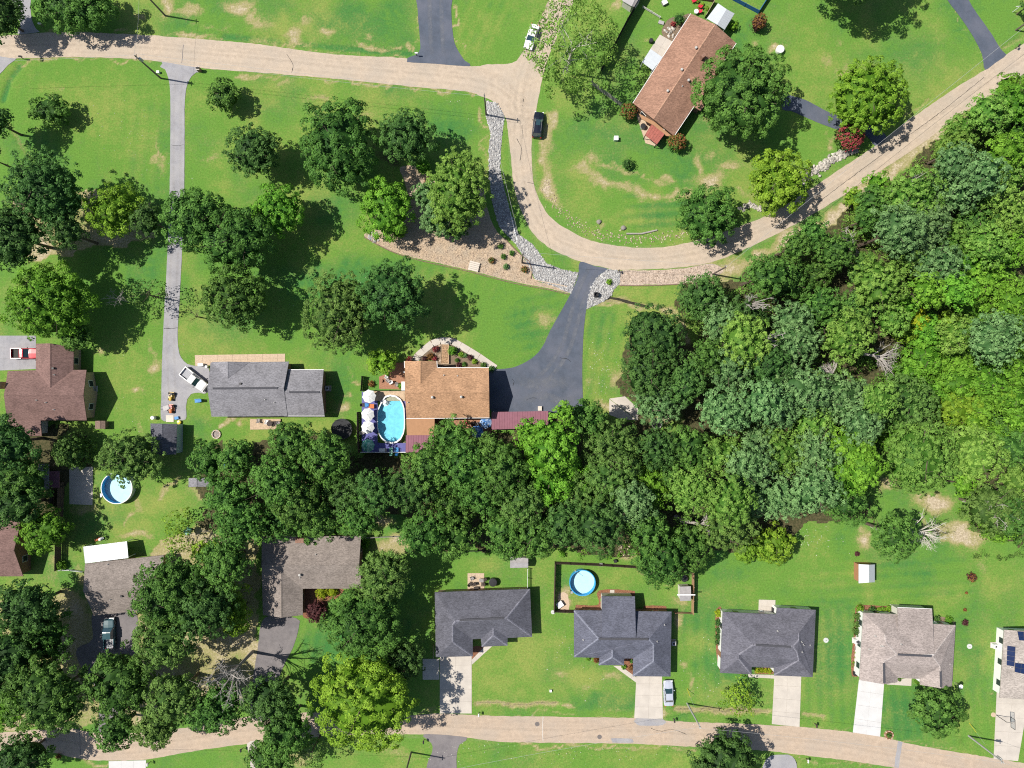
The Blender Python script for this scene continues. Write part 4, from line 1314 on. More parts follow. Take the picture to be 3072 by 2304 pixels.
# --- maroon-brown T house, left edge
e, r = 2.8, 4.9
h2, o2, _, t2 = building('house', 'T-shaped house with maroon-brown roof behind the red pickup', 'house', 'E',
    dict(a=(50, 745, e), b=(232, 740, e), c=(232, 568, e), d=(325, 566, 4.3), f=(478, 590, e), g=(475, 738, e), h=(560, 738, e), i=(540, 903, r), j=(562, 1065, e), k=(275, 1065, e), k2=(45, 1065, e), n=(25, 903, r), o=(326, 855, 4.3)),
    [('n', 'i', 'h', 'g', 'o', 'b', 'a'), ('b', 'c', 'd', 'o'), ('o', 'd', 'f', 'g'), ('i', 'n', 'k2', 'k', 'j')], SH_MAROON, BRICKT)
sub_roof('rear_roof', h2, o2, 'E', dict(a=(42, 1060, 2.72), b=(262, 1060, 2.72), c=(270, 1165, 2.1), d=(65, 1165, 2.1)), [('a', 'b', 'c', 'd')], SH_MAROON, SIDING)
vents(h2, o2, t2, 'E', [(352, 770), (237, 933), (300, 948), (352, 995)], 'pipe')
vents(h2, o2, t2, 'E', [(345, 728)], 'box')
p = P('E', 12, 838, 3) - o2
ch = MB().box((p.x, p.y, 2.9), (.8, 1.3, 5.8)).obj('chimney', BRICKT, h2)
MB().box((p.x, p.y, 5.86), (.9, 1.4, .12)).obj('chimney_cap', CONC, ch)

# --- grey house
e = 2.7
h3, o3, _, t3 = building('house', 'grey-roofed gable house with a stepped right end beside the white pickup', 'house', 'Z',
    dict(a=(455, 783, e), d=(624, 781, e), f=(613, 839, 4.7), m=(621, 899, e), c=(457, 900, e), n=(448, 840, 4.7)), [('a', 'd', 'f', 'n'), ('n', 'f', 'm', 'c')], SH_GREY, BRICK)
sub_roof('wing_roof', h3, o3, 'Z', dict(g=(614, 799, e - .06), i=(699, 799, e - .06), l=(695, 847, 4.35), m=(701, 898, e - .06), q=(614, 898, e - .06), k=(606, 847, 4.35)), [('g', 'i', 'l', 'k'), ('k', 'l', 'm', 'q')], SH_GREY, BRICK, gutter=WHITE)
sub_roof('front_gable', h3, o3, 'Z', dict(a=(457, 782, e + .03), q=(492, 781, 3.95), b=(540, 782, e + .03), r=(492, 818, 3.98)), [('a', 'q', 'r'), ('q', 'b', 'r')], SH_GREY)
vents(h3, o3, t3, 'E', [(1560, 828)], 'box')
vents(h3, o3, t3, 'F', [(60, 930), (120, 950)], 'pipe')
ridge_vent(h3, o3, 'Z', (460, 839), (600, 838), 4.7, 4.7)
ridge_vent(h3, o3, 'Z', (625, 847), (690, 847), 4.35, 4.35)

# --- orange-brown centre house
e, r = 4.4, 6.2
h4, o4, _, t4 = building('house', 'orange-brown shingled house beside the oval pool', 'house', 'F2',
    dict(a=(638, 345, e), q=(836, 345, 5.5), b=(1035, 343, e), c=(1040, 430, e), d=(1685, 430, e), E=(1690, 740, r), f=(1693, 1048, e), g=(660, 1056, e), h=(642, 740, r), a2=(640, 430, e), k=(836, 628, 5.5)),
    [('h', 'E', 'd', 'c', 'k', 'a2'), ('a', 'q', 'k', 'a2'), ('q', 'b', 'c', 'k'), ('h', 'g', 'f', 'E')], SH_ORANGE, BRICKT, gutter=WHITE)
vents(h4, o4, t4, 'F2', [(985, 795), (1345, 790)], 'turbine')
vents(h4, o4, t4, 'F2', [(1128, 522), (1297, 530), (683, 858)], 'pipe')
sub_roof('porch_roof', h4, o4, 'F2', dict(a=(658, 1052, 4.2), b=(1010, 1050, 4.2), c=(1010, 1266, 3.9), d=(666, 1268, 3.9)), [('a', 'b', 'c', 'd')], TANROOF, SIDING)
metal_roof('lean_to_roof', h4, o4, [P('F2', 1000, 1266, 3.8), P('F2', 655, 1268, 3.8), P('F2', 650, 1482, 3.4), P('F2', 1000, 1482, 3.4)], METALR, .45, .05, WHITE)
MB().prism([(p.x - o4.x, p.y - o4.y) for p in PL('F2', [(1000, 1058), (1720, 1055), (1720, 1300), (1000, 1300)])], 0, .18).obj('back_patio', REDPAVE, h4)
cp = thing('carport', 'maroon ribbed metal carport roof half hidden by trees below the asphalt parking', 'carport', P('Z', 1120, 905))
metal_roof('roof', cp, cp.location.copy(), [P('Z', 1184, 888, 2.7), P('Z', 1062, 890, 2.7), P('Z', 1062, 928, 2.3), P('Z', 1184, 924, 2.3)], METALR, .45, .05, WHITE)

# --- houses along the lower left
e, r = 2.6, 4.8
h5, o5, _, t5 = building('house', 'maroon-roofed house cut by the left edge beside the wooden fence', 'house', 'I2',
    dict(a=(-420, 925, e), b=(228, 925, e), c=(145, 1285, r), d=(240, 1552, e), f=(-420, 1556, e), g=(-500, 1285, r)), [('a', 'b', 'c', 'g'), ('g', 'c', 'd', 'f')], SH_MAROON, BRICK)
e, r = 2.6, 4.4
h6, o6, _, t6 = building('house', 'taupe-roofed house with a white awning beside the teal pickup', 'house', 'I',
    dict(a=(550, 335, e), b=(1060, 280, e), c=(1050, 475, r), d=(1085, 620, e), f=(608, 672, e), g=(540, 516, r)), [('a', 'b', 'c', 'g'), ('g', 'c', 'd', 'f')], SH_TAUPE, BRICK)
vents(h6, o6, t6, 'I', [(702, 338), (715, 567)], 'pipe')
vents(h6, o6, t6, 'I', [(790, 545)], 'box')
aw = thing('patio_awning', 'large white metal awning over the back of the taupe house', 'awning', P('I', 690, 265))
metal_roof('awning', aw, aw.location.copy(), [P('I', 832, 298, 2.75), P('I', 552, 333, 2.75), P('I', 540, 225, 2.4), P('I', 822, 190, 2.4)], METALW, .45, .05, WHITE)
e, r = 2.7, 4.55
h7, o7, _, t7 = building('house', 'brown-grey L-shaped house with a purple-leaved shrub in its corner', 'house', 'J',
    dict(a=(38, 158, e), b=(680, 155, e), rr=(668, 343, r), c=(690, 497, e), v1=(303, 497, e), w1=(303, 668, e), w0=(165, 685, 4.15), w2=(45, 668, e), v2=(40, 497, e), rl=(36, 343, r), k=(163, 385, 4.15)),
    [('a', 'b', 'rr', 'rl'), ('rl', 'rr', 'c', 'v1', 'k', 'v2'), ('k', 'v1', 'w1', 'w0'), ('k', 'w0', 'w2', 'v2')], SH_TAUPE, BRICK)
vents(h7, o7, t7, 'J', [(388, 275), (458, 180), (285, 425)], 'pipe')
vents(h7, o7, t7, 'J', [(287, 405)], 'turbine')
p = P('J', 290, 180, 4) - o7
MB().box((p.x, p.y, 2.4), (1.5, .8, 4.8)).obj('chimney', BRICK, h7)

# --- lower row of hip-roofed houses
e, r = 2.7, 4.8
h8, o8, _, t8 = building('house', 'slate-dark hip-roofed house with the tree-shaded driveway', 'house', 'J2',
    dict(a=(115, 222, e), b=(1470, 175, e), c=(1500, 855, e), R0=(410, 635, r), R1=(1135, 590, r), G0=(370, 690, 4.5), G1=(370, 930, 4.4), g1=(655, 1132, e), g2=(130, 1145, e), v1=(655, 890, e), sa=(770, 884, e), sb=(1150, 872, e), s0=(950, 732, 3.9), s1=(950, 835, 3.9), s2=(1150, 980, e), s3=(785, 998, e)),
    [('a', 'b', 'R1', 'R0'), ('b', 'c', 'R1'), ('a', 'R0', 'G0', 'G1', 'g2'), ('R0', 'R1', 'c', 'sb', 's0', 'sa', 'v1', 'G0'), ('G0', 'v1', 'g1', 'G1'), ('G1', 'g1', 'g2'), ('s0', 'sb', 's2', 's1'), ('s1', 's2', 's3'), ('s1', 's3', 'sa', 's0')], SH_SLATE, BRICKT, capmat=shingles('cap_slate', (0.20, 0.20, 0.24)))
ridge_vent(h8, o8, 'J2', (470, 617), (1100, 588), 4.8, 4.8)
e, r = 2.7, 4.9
h9, o9, _, t9 = building('house', 'blue-grey cross-shaped hip roof house below the fenced yard with a pool', 'house', 'K2',
    dict(a=(283, 590, e), b=(1295, 605, e), c=(1285, 1278, e), d=(895, 1275, e), d2=(895, 1090, e), R0=(540, 885, r), R1=(1060, 890, r), Q0=(1110, 945, 4.5), Q1=(1110, 1120, 4.5), f=(283, 1078, e), sa=(548, 1083, e), sb=(805, 1090, e), s0=(683, 998, 3.85), s1=(683, 1078, 3.85), s2=(802, 1160, e), s3=(540, 1160, e)),
    [('a', 'R0', 'f'), ('a', 'b', 'R1', 'R0'), ('R0', 'R1', 'Q0', 'd2', 'sb', 's0', 'sa', 'f'), ('b', 'c', 'Q1', 'Q0', 'R1'), ('Q0', 'Q1', 'd', 'd2'), ('Q1', 'c', 'd'), ('s0', 'sb', 's2', 's1'), ('s1', 's2', 's3'), ('s1', 's3', 'sa', 's0')], SH_BLUE, BRICK, capmat=shingles('cap_blue', (0.215, 0.225, 0.28)))
sub_roof('rear_roof', h9, o9, 'K2', dict(a=(570, 445, 3.2), b=(915, 447, 3.2), c=(925, 875, 4.93), d=(574, 873, 4.93)), [('a', 'b', 'c', 'd')], SH_BLUE, SIDING, .3)
ridge_vent(h9, o9, 'K2', (545, 884), (1055, 889), 4.93, 4.93)
vents(h9, o9, t9, 'K2', [(380, 897), (1222, 742), (1145, 912)], 'pipe')
h10, o10, _, t10 = building('house', 'charcoal hip-roofed house with a small white patio behind it', 'house', 'K3',
    dict(a=(285, 330, e), a2=(1235, 375, e), a3=(1250, 255, e), b=(1940, 295, e), c=(1885, 1490, e), d=(1200, 1460, e), d2=(1195, 1325, e), d3=(800, 1310, e), d4=(795, 1440, e), f=(240, 1415, e), R0=(830, 915, r), R1=(1540, 945, r), N=(1640, 710, 4.5), N2=(1640, 830, 4.62), S0=(1610, 1050, 4.62), S1=(1640, 1190, 4.4), T0=(575, 1090, 4.3), T1=(575, 1165, 4.3)),
    [('a', 'R0', 'T0', 'T1', 'f'), ('a', 'a2', 'N', 'N2', 'R1', 'R0'), ('a2', 'a3', 'b', 'N'), ('b', 'c', 'S1', 'S0', 'R1', 'N2', 'N'), ('R0', 'R1', 'S0', 'S1', 'd2', 'd3', 'T0'), ('S1', 'c', 'd'), ('S1', 'd', 'd2'), ('T0', 'd3', 'd4', 'T1'), ('T1', 'd4', 'f')], SH_CHAR, WHITE, .28, capmat=shingles('cap_char', (0.22, 0.215, 0.25)))
ridge_vent(h10, o10, 'K3', (870, 915), (1490, 948), 4.9, 4.9)
vents(h10, o10, t10, 'K3', [(1685, 862), (1720, 912), (1845, 928), (1695, 1042), (1262, 672)], 'pipe')
h11, o11, _, t11 = building('house', 'rose-grey roofed house with round clipped shrubs along its left wall', 'house', 'L3',
    dict(a=(155, 195, e), a2=(672, 222, e), a4=(690, 300, 3.1), L0=(492, 530, 4.5), L1=(508, 655, 4.65), R0=(680, 850, r), R1=(1238, 877, r), b2=(1245, 372, e), b3=(1590, 392, e), c=(1535, 1340, e), c1=(1360, 1375, 4.4), Q0=(1352, 1030, 4.5), c2=(1040, 1320, e), c3=(1040, 1228, e), c4=(690, 1212, e), c5=(686, 1280, e), T1=(475, 1312, 4.3), T0=(475, 960, 4.4), f=(95, 1245, e)),
    [('a', 'L0', 'L1', 'R0', 'T0', 'T1', 'f'), ('a', 'a2', 'L0'), ('a2', 'b2', 'R1', 'R0', 'L1', 'L0'), ('b2', 'b3', 'R1'), ('b3', 'c', 'c1', 'Q0', 'R1'), ('R0', 'R1', 'Q0', 'c3', 'c4', 'T0'), ('Q0', 'c1', 'c2', 'c3'), ('T0', 'c4', 'c5', 'T1')] if False else
    [('a', 'L0', 'L1', 'R0', 'T0', 'T1', 'f'), ('a', 'a2', 'L0'), ('a2', 'a4', 'L0'), ('a4', 'b2', 'R1', 'R0', 'L1', 'L0'), ('b2', 'b3', 'R1'), ('b3', 'c', 'c1', 'Q0', 'R1'), ('R0', 'R1', 'Q0', 'c3', 'c4', 'T0'), ('Q0', 'c1', 'c2', 'c3'), ('T0', 'c4', 'c5', 'T1')], SH_ROSE, WHITE, .28, capmat=shingles('cap_rose', (0.40, 0.35, 0.33)))
sub_roof('rear_roof', h11, o11, 'L3', dict(a=(690, 120, 3.0), b=(1225, 145, 3.0), c=(1262, 850, 4.93), d=(690, 838, 4.93)), [('a', 'b', 'c', 'd')], SH_ROSE, SIDING, .3, gutter=WHITE)
ridge_vent(h11, o11, 'L3', (690, 845), (1215, 870), 4.95, 4.95)
ridge_vent(h11, o11, 'L3', (475, 980), (475, 1290), 4.4, 4.31)
ridge_vent(h11, o11, 'L3', (1355, 1110), (1359, 1350), 4.48, 4.41)
vents(h11, o11, t11, 'L3', [(337, 555), (235, 755), (440, 720), (470, 722), (745, 688), (1515, 1005)], 'pipe')
e, r = 2.5, 5.2
h12, o12, _, t12 = building('house', 'house at the right edge with solar panels and a white sunlit wall', 'house', 'L2',
    dict(a=(945, 110, e), b=(895, 872, e), b2=(1180, 890, e), c=(1420, 900, r), d=(1430, 140, r), f=(1900, 900, e), g=(1900, 150, e)), [('a', 'd', 'c', 'b2', 'b'), ('d', 'g', 'f', 'c')], SH_TAUPE if False else shingles('shingle_sand', (0.36, 0.32, 0.29)), WHITE)
PANEL = mat('solar_cell', (0.010, 0.022, 0.075), .15, .15, 2, .6, coat=.5)
FRAME = mat('panel_frame', (0.06, 0.06, 0.07), .4, .1, 3, .5)


def solar(t, quad, nu, nv, z0, z1):
    a, b, c_, d = [P(t, q[0], q[1], z) for q, z in zip(quad, (z0, z1, z1, z0))]
    up = Vector((0, 0, .10))
    for i in range(nu):
        for j in range(nv):
            def q(s, t_):
                return a.lerp(b, s).lerp(d.lerp(c_, s), t_)
            pts = [q(i / nu, j / nv), q((i + 1) / nu, j / nv), q((i + 1) / nu, (j + 1) / nv), q(i / nu, (j + 1) / nv)]
            cc = sum(pts, Vector()) / 4
            pts = [p.lerp(cc, .012) - o12 + up for p in pts]
            lo = [p - Vector((0, 0, .05)) for p in pts]
            fr = MB().add(pts + lo, [(3, 2, 1, 0), (0, 1, 5, 4), (1, 2, 6, 5), (2, 3, 7, 6), (3, 0, 4, 7)]).obj('solar_panel', FRAME, h12)
            MB().add([p.lerp(cc - o12 + up, .05) + Vector((0, 0, .012)) for p in pts], [(3, 2, 1, 0)]).obj('cell_face', PANEL, fr)


def roofz12(u, v):
    p = P('L2', u, v, 3.5)
    z = tri_z(t12, p.x, p.y, 3)
    p = P('L2', u, v, z)
    return tri_z(t12, p.x, p.y, 3)


solar('L2', [(955, 282), (1068, 298), (1055, 520), (942, 500)], 1, 4, roofz12(950, 390), roofz12(1062, 400))
solar('L2', [(1062, 478), (1200, 492), (1190, 610), (1057, 580)], 2, 2, roofz12(1060, 530), roofz12(1195, 550))
solar('L2', [(1088, 125), (1220, 130), (1225, 235), (1108, 226)], 2, 2, roofz12(1098, 175), roofz12(1222, 180))
vents(h12, o12, t12, 'L2', [(1080, 465), (1000, 520)], 'pipe')


# --- sheds
def gable_shed(name, label, t, V, rm, wm, ridge_axis=None, door=DOOR, over=.15, windows=False):
    return building(name, label, 'shed', t, V, [('a', 'b', 'r1', 'r0'), ('r0', 'r1', 'c', 'd')], rm, wm, over, None, windows, None, thick=.08)


s1, q1, _, _ = gable_shed('garden_shed', 'white-roofed garden shed with a rust-coloured wall on the wide lawn', 'L', dict(a=(588, 338, 2.1), b=(588, 462, 2.1), r1=(655, 457, 3.0), r0=(655, 342, 3.0), c=(692, 455, 2.1), d=(692, 340, 2.1)), METALW, RUSTWALL)
s2, q2, _, _ = gable_shed('storage_shed', 'grey gabled shed with a white ridge line inside the fenced yard', 'K2', dict(a=(1380, 345, 2.1), b=(1495, 342, 2.1), r1=(1497, 428, 2.8), r0=(1382, 425, 2.8), c=(1495, 492, 2.1), d=(1382, 494, 2.1)), METALG, SIDING)
MB().box((0, 0, 2.86), (3.3, .2, .06), P('K2', 1, 0).x * 0).obj('ridge_cap', WHITE, s2)
s3, q3, _, t_ = gable_shed('workshop', 'slate-roofed workshop with a pale blue wall below the long driveway', 'E', dict(a=(975, 1085, 2.7), b=(978, 1285, 2.7), r1=(1052, 1290, 3.7), r0=(1050, 1087, 3.7), c=(1142, 1285, 2.7), d=(1146, 1090, 2.7)), SH_SLATE, BLUEWALL)
for v_, w_, z_, h_, nm, mm in [(1120, .9, 1.5, 1.0, 'window', GLASS), (1200, 1.1, 1.05, 2.1, 'door', DARK)]:
    p = P('E', 1172, v_) - q3
    MB().box((p.x - .28, p.y, z_), (.1, w_, h_)).obj(nm, mm, s3)
s4, q4, _, _ = gable_shed('small_shed', 'small grey shed at the edge of the trees right of the round blue pool', 'E', dict(a=(1222, 1440, 2.0), b=(1222, 1497, 2.0), r1=(1275, 1495, 2.5), r0=(1275, 1438, 2.5), c=(1356, 1495, 2.0), d=(1356, 1440, 2.0)), SH_GREY, SIDING)
s5 = thing('lean_to_shed', 'ribbed grey metal lean-to shed left of the wooden fence', 'shed', P('E', 300, 1430))
metal_roof('roof', s5, s5.location.copy(), [P('E', 250, 1350, 2.4), P('E', 250, 1512, 2.4), P('E', 318, 1512, 2.2), P('E', 318, 1350, 2.2)], METALG, .3, .06)
metal_roof('side_roof', s5, s5.location.copy(), [P('E', 320, 1395, 2.1), P('E', 320, 1502, 2.1), P('E', 385, 1500, 1.9), P('E', 385, 1395, 1.9)], METALR, .3, .06, DARK)
MB().prism([(p.x - s5.location.x, p.y - s5.location.y) for p in PL('E', [(262, 1362), (262, 1500), (312, 1500), (312, 1362)])], 0, 2.1).obj('wall', METALG, s5)
s6, q6, _, _ = gable_shed('weathered_shed', 'small weathered shed under branches above the slate-dark house', 'Z', dict(a=(1102, 1204, 2.0), b=(1141, 1205, 2.0), r1=(1141, 1216, 2.4), r0=(1102, 1215, 2.4), c=(1141, 1226, 2.0), d=(1102, 1227, 2.0)), METALG, SIDING)
s7, q7, _, _ = gable_shed('pump_shed', 'small wooden pump shed at the rear corner of the maroon T house', 'E', dict(a=(616, 1068, 1.3), b=(616, 1120, 1.3), r1=(648, 1120, 1.6), r0=(648, 1068, 1.6), c=(682, 1120, 1.3), d=(682, 1068, 1.3)), mat('old_wood', (.20, .14, .11), .9, .2, 5), MATS['old_wood'])
s8, q8, _, _ = gable_shed('corner_shed', 'pale roofed shed corner at the top edge beside the dark fence', 'C', dict(a=(730, -40, 2.0), b=(715, 5, 2.0), r1=(775, 40, 2.3), r0=(800, -10, 2.3), c=(800, 45, 2.0), d=(840, -20, 2.0)), METALG, SIDING)

# ------------------------------------------------------------------ trees
def fib_dirs(n, zmin, rs):
    i = np.arange(n) + .5
    z = 1 - i / n * (1 - zmin)
    a = i * 2.399963 + rs.uniform(0, 6.28)
    s = np.sqrt(np.maximum(0, 1 - z * z))
    d = np.stack([s * np.cos(a), s * np.sin(a), z], 1) + rs.normal(0, .09, (n, 3))
    return d / np.linalg.norm(d, axis=1)[:, None]


def leaf_quads(c, nrm, L_, W_, rs, droop=0.0):
    n = len(c)
    r = rs.normal(size=(n, 3))
    t = np.cross(nrm, r)
    t /= np.linalg.norm(t, axis=1)[:, None] + 1e-9
    b = np.cross(nrm, t)
    l, w = (L_ / 2)[:, None], (W_ / 2)[:, None]
    fold = nrm * (W_ * .18)[:, None]
    v = np.stack([c - t * l, c + b * w + fold, c + t * l, c - b * w + fold], 1)
    return v.reshape(-1, 3)


def core_quads(rs, lobes, rx, ry, rz, cz, kk, rough, cone, nu=30, nv=15):
    """opaque hull added inside the crown to block light, uneven, below the outer clumps"""
    th = np.linspace(0, 2 * np.pi, nu, endpoint=False)
    ph = np.linspace(-.45 * np.pi, .5 * np.pi, nv)
    T, F_ = np.meshgrid(th, ph)
    d = np.stack([np.cos(F_) * np.cos(T), np.cos(F_) * np.sin(T), np.sin(F_)], -1).reshape(-1, 3)
    k = np.zeros(len(d))
    for w, a in lobes:
        k += a * np.maximum(0, d @ w) ** 3
    k = np.clip(1 + rough * 1.7 * k, .66, 1.2) * rs.uniform(.80, 1.14, len(d))
    p = d * np.array([rx, ry, rz * .82]) * (k * kk)[:, None]
    if cone:
        h = (p[:, 2] + rz) / (2 * rz)
        p[:, :2] *= (1 - cone * np.clip(h, 0, 1))[:, None]
    p[:, 2] += cz
    I = np.arange(nu * nv).reshape(nv, nu)
    J = np.roll(I, -1, 1)
    q = np.stack([I[:-1].ravel(), J[:-1].ravel(), J[1:].ravel(), I[1:].ravel()], 1)
    return p, q


def crown_arrays(rs, rx, ry, rz, cz, clump, dens, leaf, rough=.16, zmin=-.25, fill=.5, cone=0.0, up=.55, core=.80, spread=.5, jit=.30):
    """leaf clumps over an uneven dome: returns verts, quads, tint"""
    area = math.pi * rx * ry
    surf = area * (1.0 + 1.1 * rz / max(rx, ry))
    nc = max(7, int(surf / (clump * clump * 2.3)))
    d = fib_dirs(nc, zmin, rs)
    # uneven outline: a few big lobes and notches
    lobes = []
    for _ in range(7):
        w = rs.normal(size=3)
        w /= np.linalg.norm(w)
        lobes.append((w, rs.uniform(-1, 1)))
    k = np.zeros(nc)
    for w, a in lobes:
        k += a * np.maximum(0, d @ w) ** 3
    k = 1 + rough * k * 1.7 + rs.normal(0, rough * .6, nc)
    k = np.clip(k, .62, 1.25)
    pos = d * np.array([rx, ry, rz]) * (k * rs.uniform(.80, .92, nc))[:, None]
    if cone:
        h = (pos[:, 2] + rz) / (2 * rz)
        pos[:, :2] *= (1 - cone * np.clip(h, 0, 1))[:, None]
    nin = int(nc * fill)
    if nin:
        di = fib_dirs(nin, -.2, rs)
        pin = di * np.array([rx, ry, rz]) * rs.uniform(.70, .88, nin)[:, None]
        if cone:
            h = (pin[:, 2] + rz) / (2 * rz)
            pin[:, :2] *= (1 - cone * np.clip(h, 0, 1))[:, None]
        pos = np.concatenate([pos, pin])
        d = np.concatenate([d, di])
    n_cl = len(pos)
    rc = clump * rs.uniform(.6, 1.35, n_cl)
    nl = max(60, int(area * dens))
    wts = rc ** 2 * np.where(np.arange(n_cl) < nc, 1.0, .5)
    cnt = np.maximum(4, (nl * wts / wts.sum()).astype(int))
    ci = np.repeat(np.arange(n_cl), cnt)
    n = len(ci)
    dd = d[ci] * .5 + np.array([0, 0, up]) + rs.normal(0, spread, (n, 3))
    dd /= np.linalg.norm(dd, axis=1)[:, None]
    c = pos[ci] + dd * (rc[ci] * rs.uniform(.74, 1.06, n))[:, None] * np.array([1.0, 1.0, .85])
    c[:, 2] += cz
    nn = dd + rs.normal(0, jit, (n, 3))
    nn[:, 2] = np.where(nn[:, 2] < -.2, -nn[:, 2], nn[:, 2])
    nn /= np.linalg.norm(nn, axis=1)[:, None]
    L_ = leaf * rs.uniform(.7, 1.35, n)
    v = leaf_quads(c, nn, L_, L_ * rs.uniform(.55, .85, n), rs)
    q = np.arange(n * 4).reshape(-1, 4)
    tint = np.clip(rs.uniform(.0, 1.0, n_cl)[ci] * .45 + rs.uniform(0, 1, n) * .55, 0, 1) ** .9
    if core:  # added opaque hull that makes the crown's shadow solid
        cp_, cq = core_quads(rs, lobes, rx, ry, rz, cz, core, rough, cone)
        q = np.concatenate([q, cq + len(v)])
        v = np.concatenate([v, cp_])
        tint = np.concatenate([tint, rs.uniform(0, .12, len(cq))])  # hull tinted dark: deep shade between the clumps put into its colour
    return v, q, tint


def limb_mesh(rs, h, rx, ry, r0, n_l=7, z0=.32, lean=(0, 0), sub=2, top=.8):
    mb = MB()
    topz = h * top
    pts = [Vector((0, 0, -.1)), Vector((lean[0] * .3, lean[1] * .3, topz * .45)), Vector((lean[0], lean[1], topz))]
    mb.tube(pts[0], pts[1], r0 * 1.25, r0 * .8, 7, False)
    mb.tube(pts[1], pts[2], r0 * .8, r0 * .25, 6, False)
    for i in range(n_l):
        t = z0 + (.78 - z0) * i / max(1, n_l - 1)
        b = Vector((lean[0] * t, lean[1] * t, h * t))
        a = i * 2.4 + rs.uniform(-.5, .5)
        rr = rs.uniform(.62, .85) * (1 - .4 * max(0, t - .45))
        e_ = Vector((math.cos(a) * rx * rr, math.sin(a) * ry * rr, h * min(.93, t + rs.uniform(.12, .26))))
        m_ = b.lerp(e_, .5) + Vector((0, 0, -h * .02))
        mb.tube(b, m_, r0 * .42, r0 * .28, 5, False)
        mb.tube(m_, e_, r0 * .28, r0 * .08, 4, False)
        for s in range(sub):
            q = m_.lerp(e_, rs.uniform(.1, .6))
            mb.tube(q, q + Vector((rs.normal() * rx * .25, rs.normal() * ry * .25, h * rs.uniform(.04, .12))), r0 * .14, r0 * .05, 4, False)
    return mb


TREE_N = [0]
LEAFSCALE = 1.0


def tree(t, u, v, ru, rv, h, sp, label, kind='round', name=None, group=None, dens=1.0, depth=None, rough=None):
    """u,v,ru,rv: crown centre and radii on the survey sheet, h: height in metres"""
    TREE_N[0] += 1
    seed = 1000 + TREE_N[0] * 17
    rs = np.random.RandomState(seed)
    zc = h * .66
    s = TILES[t][2] * GSD * (1 - zc / CAM_H)
    rx, ry = ru * s, rv * s
    c = P(t, u, v, zc)
    rz = depth if depth else min(h * .42, max(rx, ry) * (.95 if kind == 'pine' else .82))
    cz = h - rz * 1.02
    nm = name or {'round': 'broadleaf_tree', 'pine': 'pine_tree', 'cone': 'conifer_tree', 'sparse': 'broadleaf_tree', 'col': 'broadleaf_tree'}[kind]
    root = thing(nm, label, 'tree', (c.x, c.y, 0), 0, group)
    r0 = .06 + h * .014
    area = math.pi * rx * ry
    if kind == 'pine':
        v_, qu, ti = crown_arrays(rs, rx, ry, rz, cz, .68, 76 * dens, .30, rough or .24, -.15, .45, up=.7, core=.72, spread=.42)
    elif kind == 'cone':
        v_, qu, ti = crown_arrays(rs, rx * 1.1, ry * 1.1, h * .46, h * .50, .5, 75 * dens, .32, rough or .14, -.9, .3, cone=.72, up=.3, core=.72)
    elif kind == 'sparse':
        v_, qu, ti = crown_arrays(rs, rx, ry, rz, cz, .8, 36 * dens, .34, rough or .34, -.3, .35, up=.35, core=0, spread=.7)
    else:
        v_, qu, ti = crown_arrays(rs, rx, ry, rz, cz, min(1.05, .55 + .07 * max(rx, ry)), 66 * dens, .345, rough or .22, -.25, .4, core=.72, spread=.42)
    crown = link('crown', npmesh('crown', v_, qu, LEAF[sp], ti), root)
    mb = limb_mesh(rs, h, rx, ry, r0, 8 if area > 30 else 5, sub=2 if kind != 'sparse' else 3)
    mb.obj('trunk', BIRCH if (kind == 'sparse' and h > 10) else BARK, root)
    return root


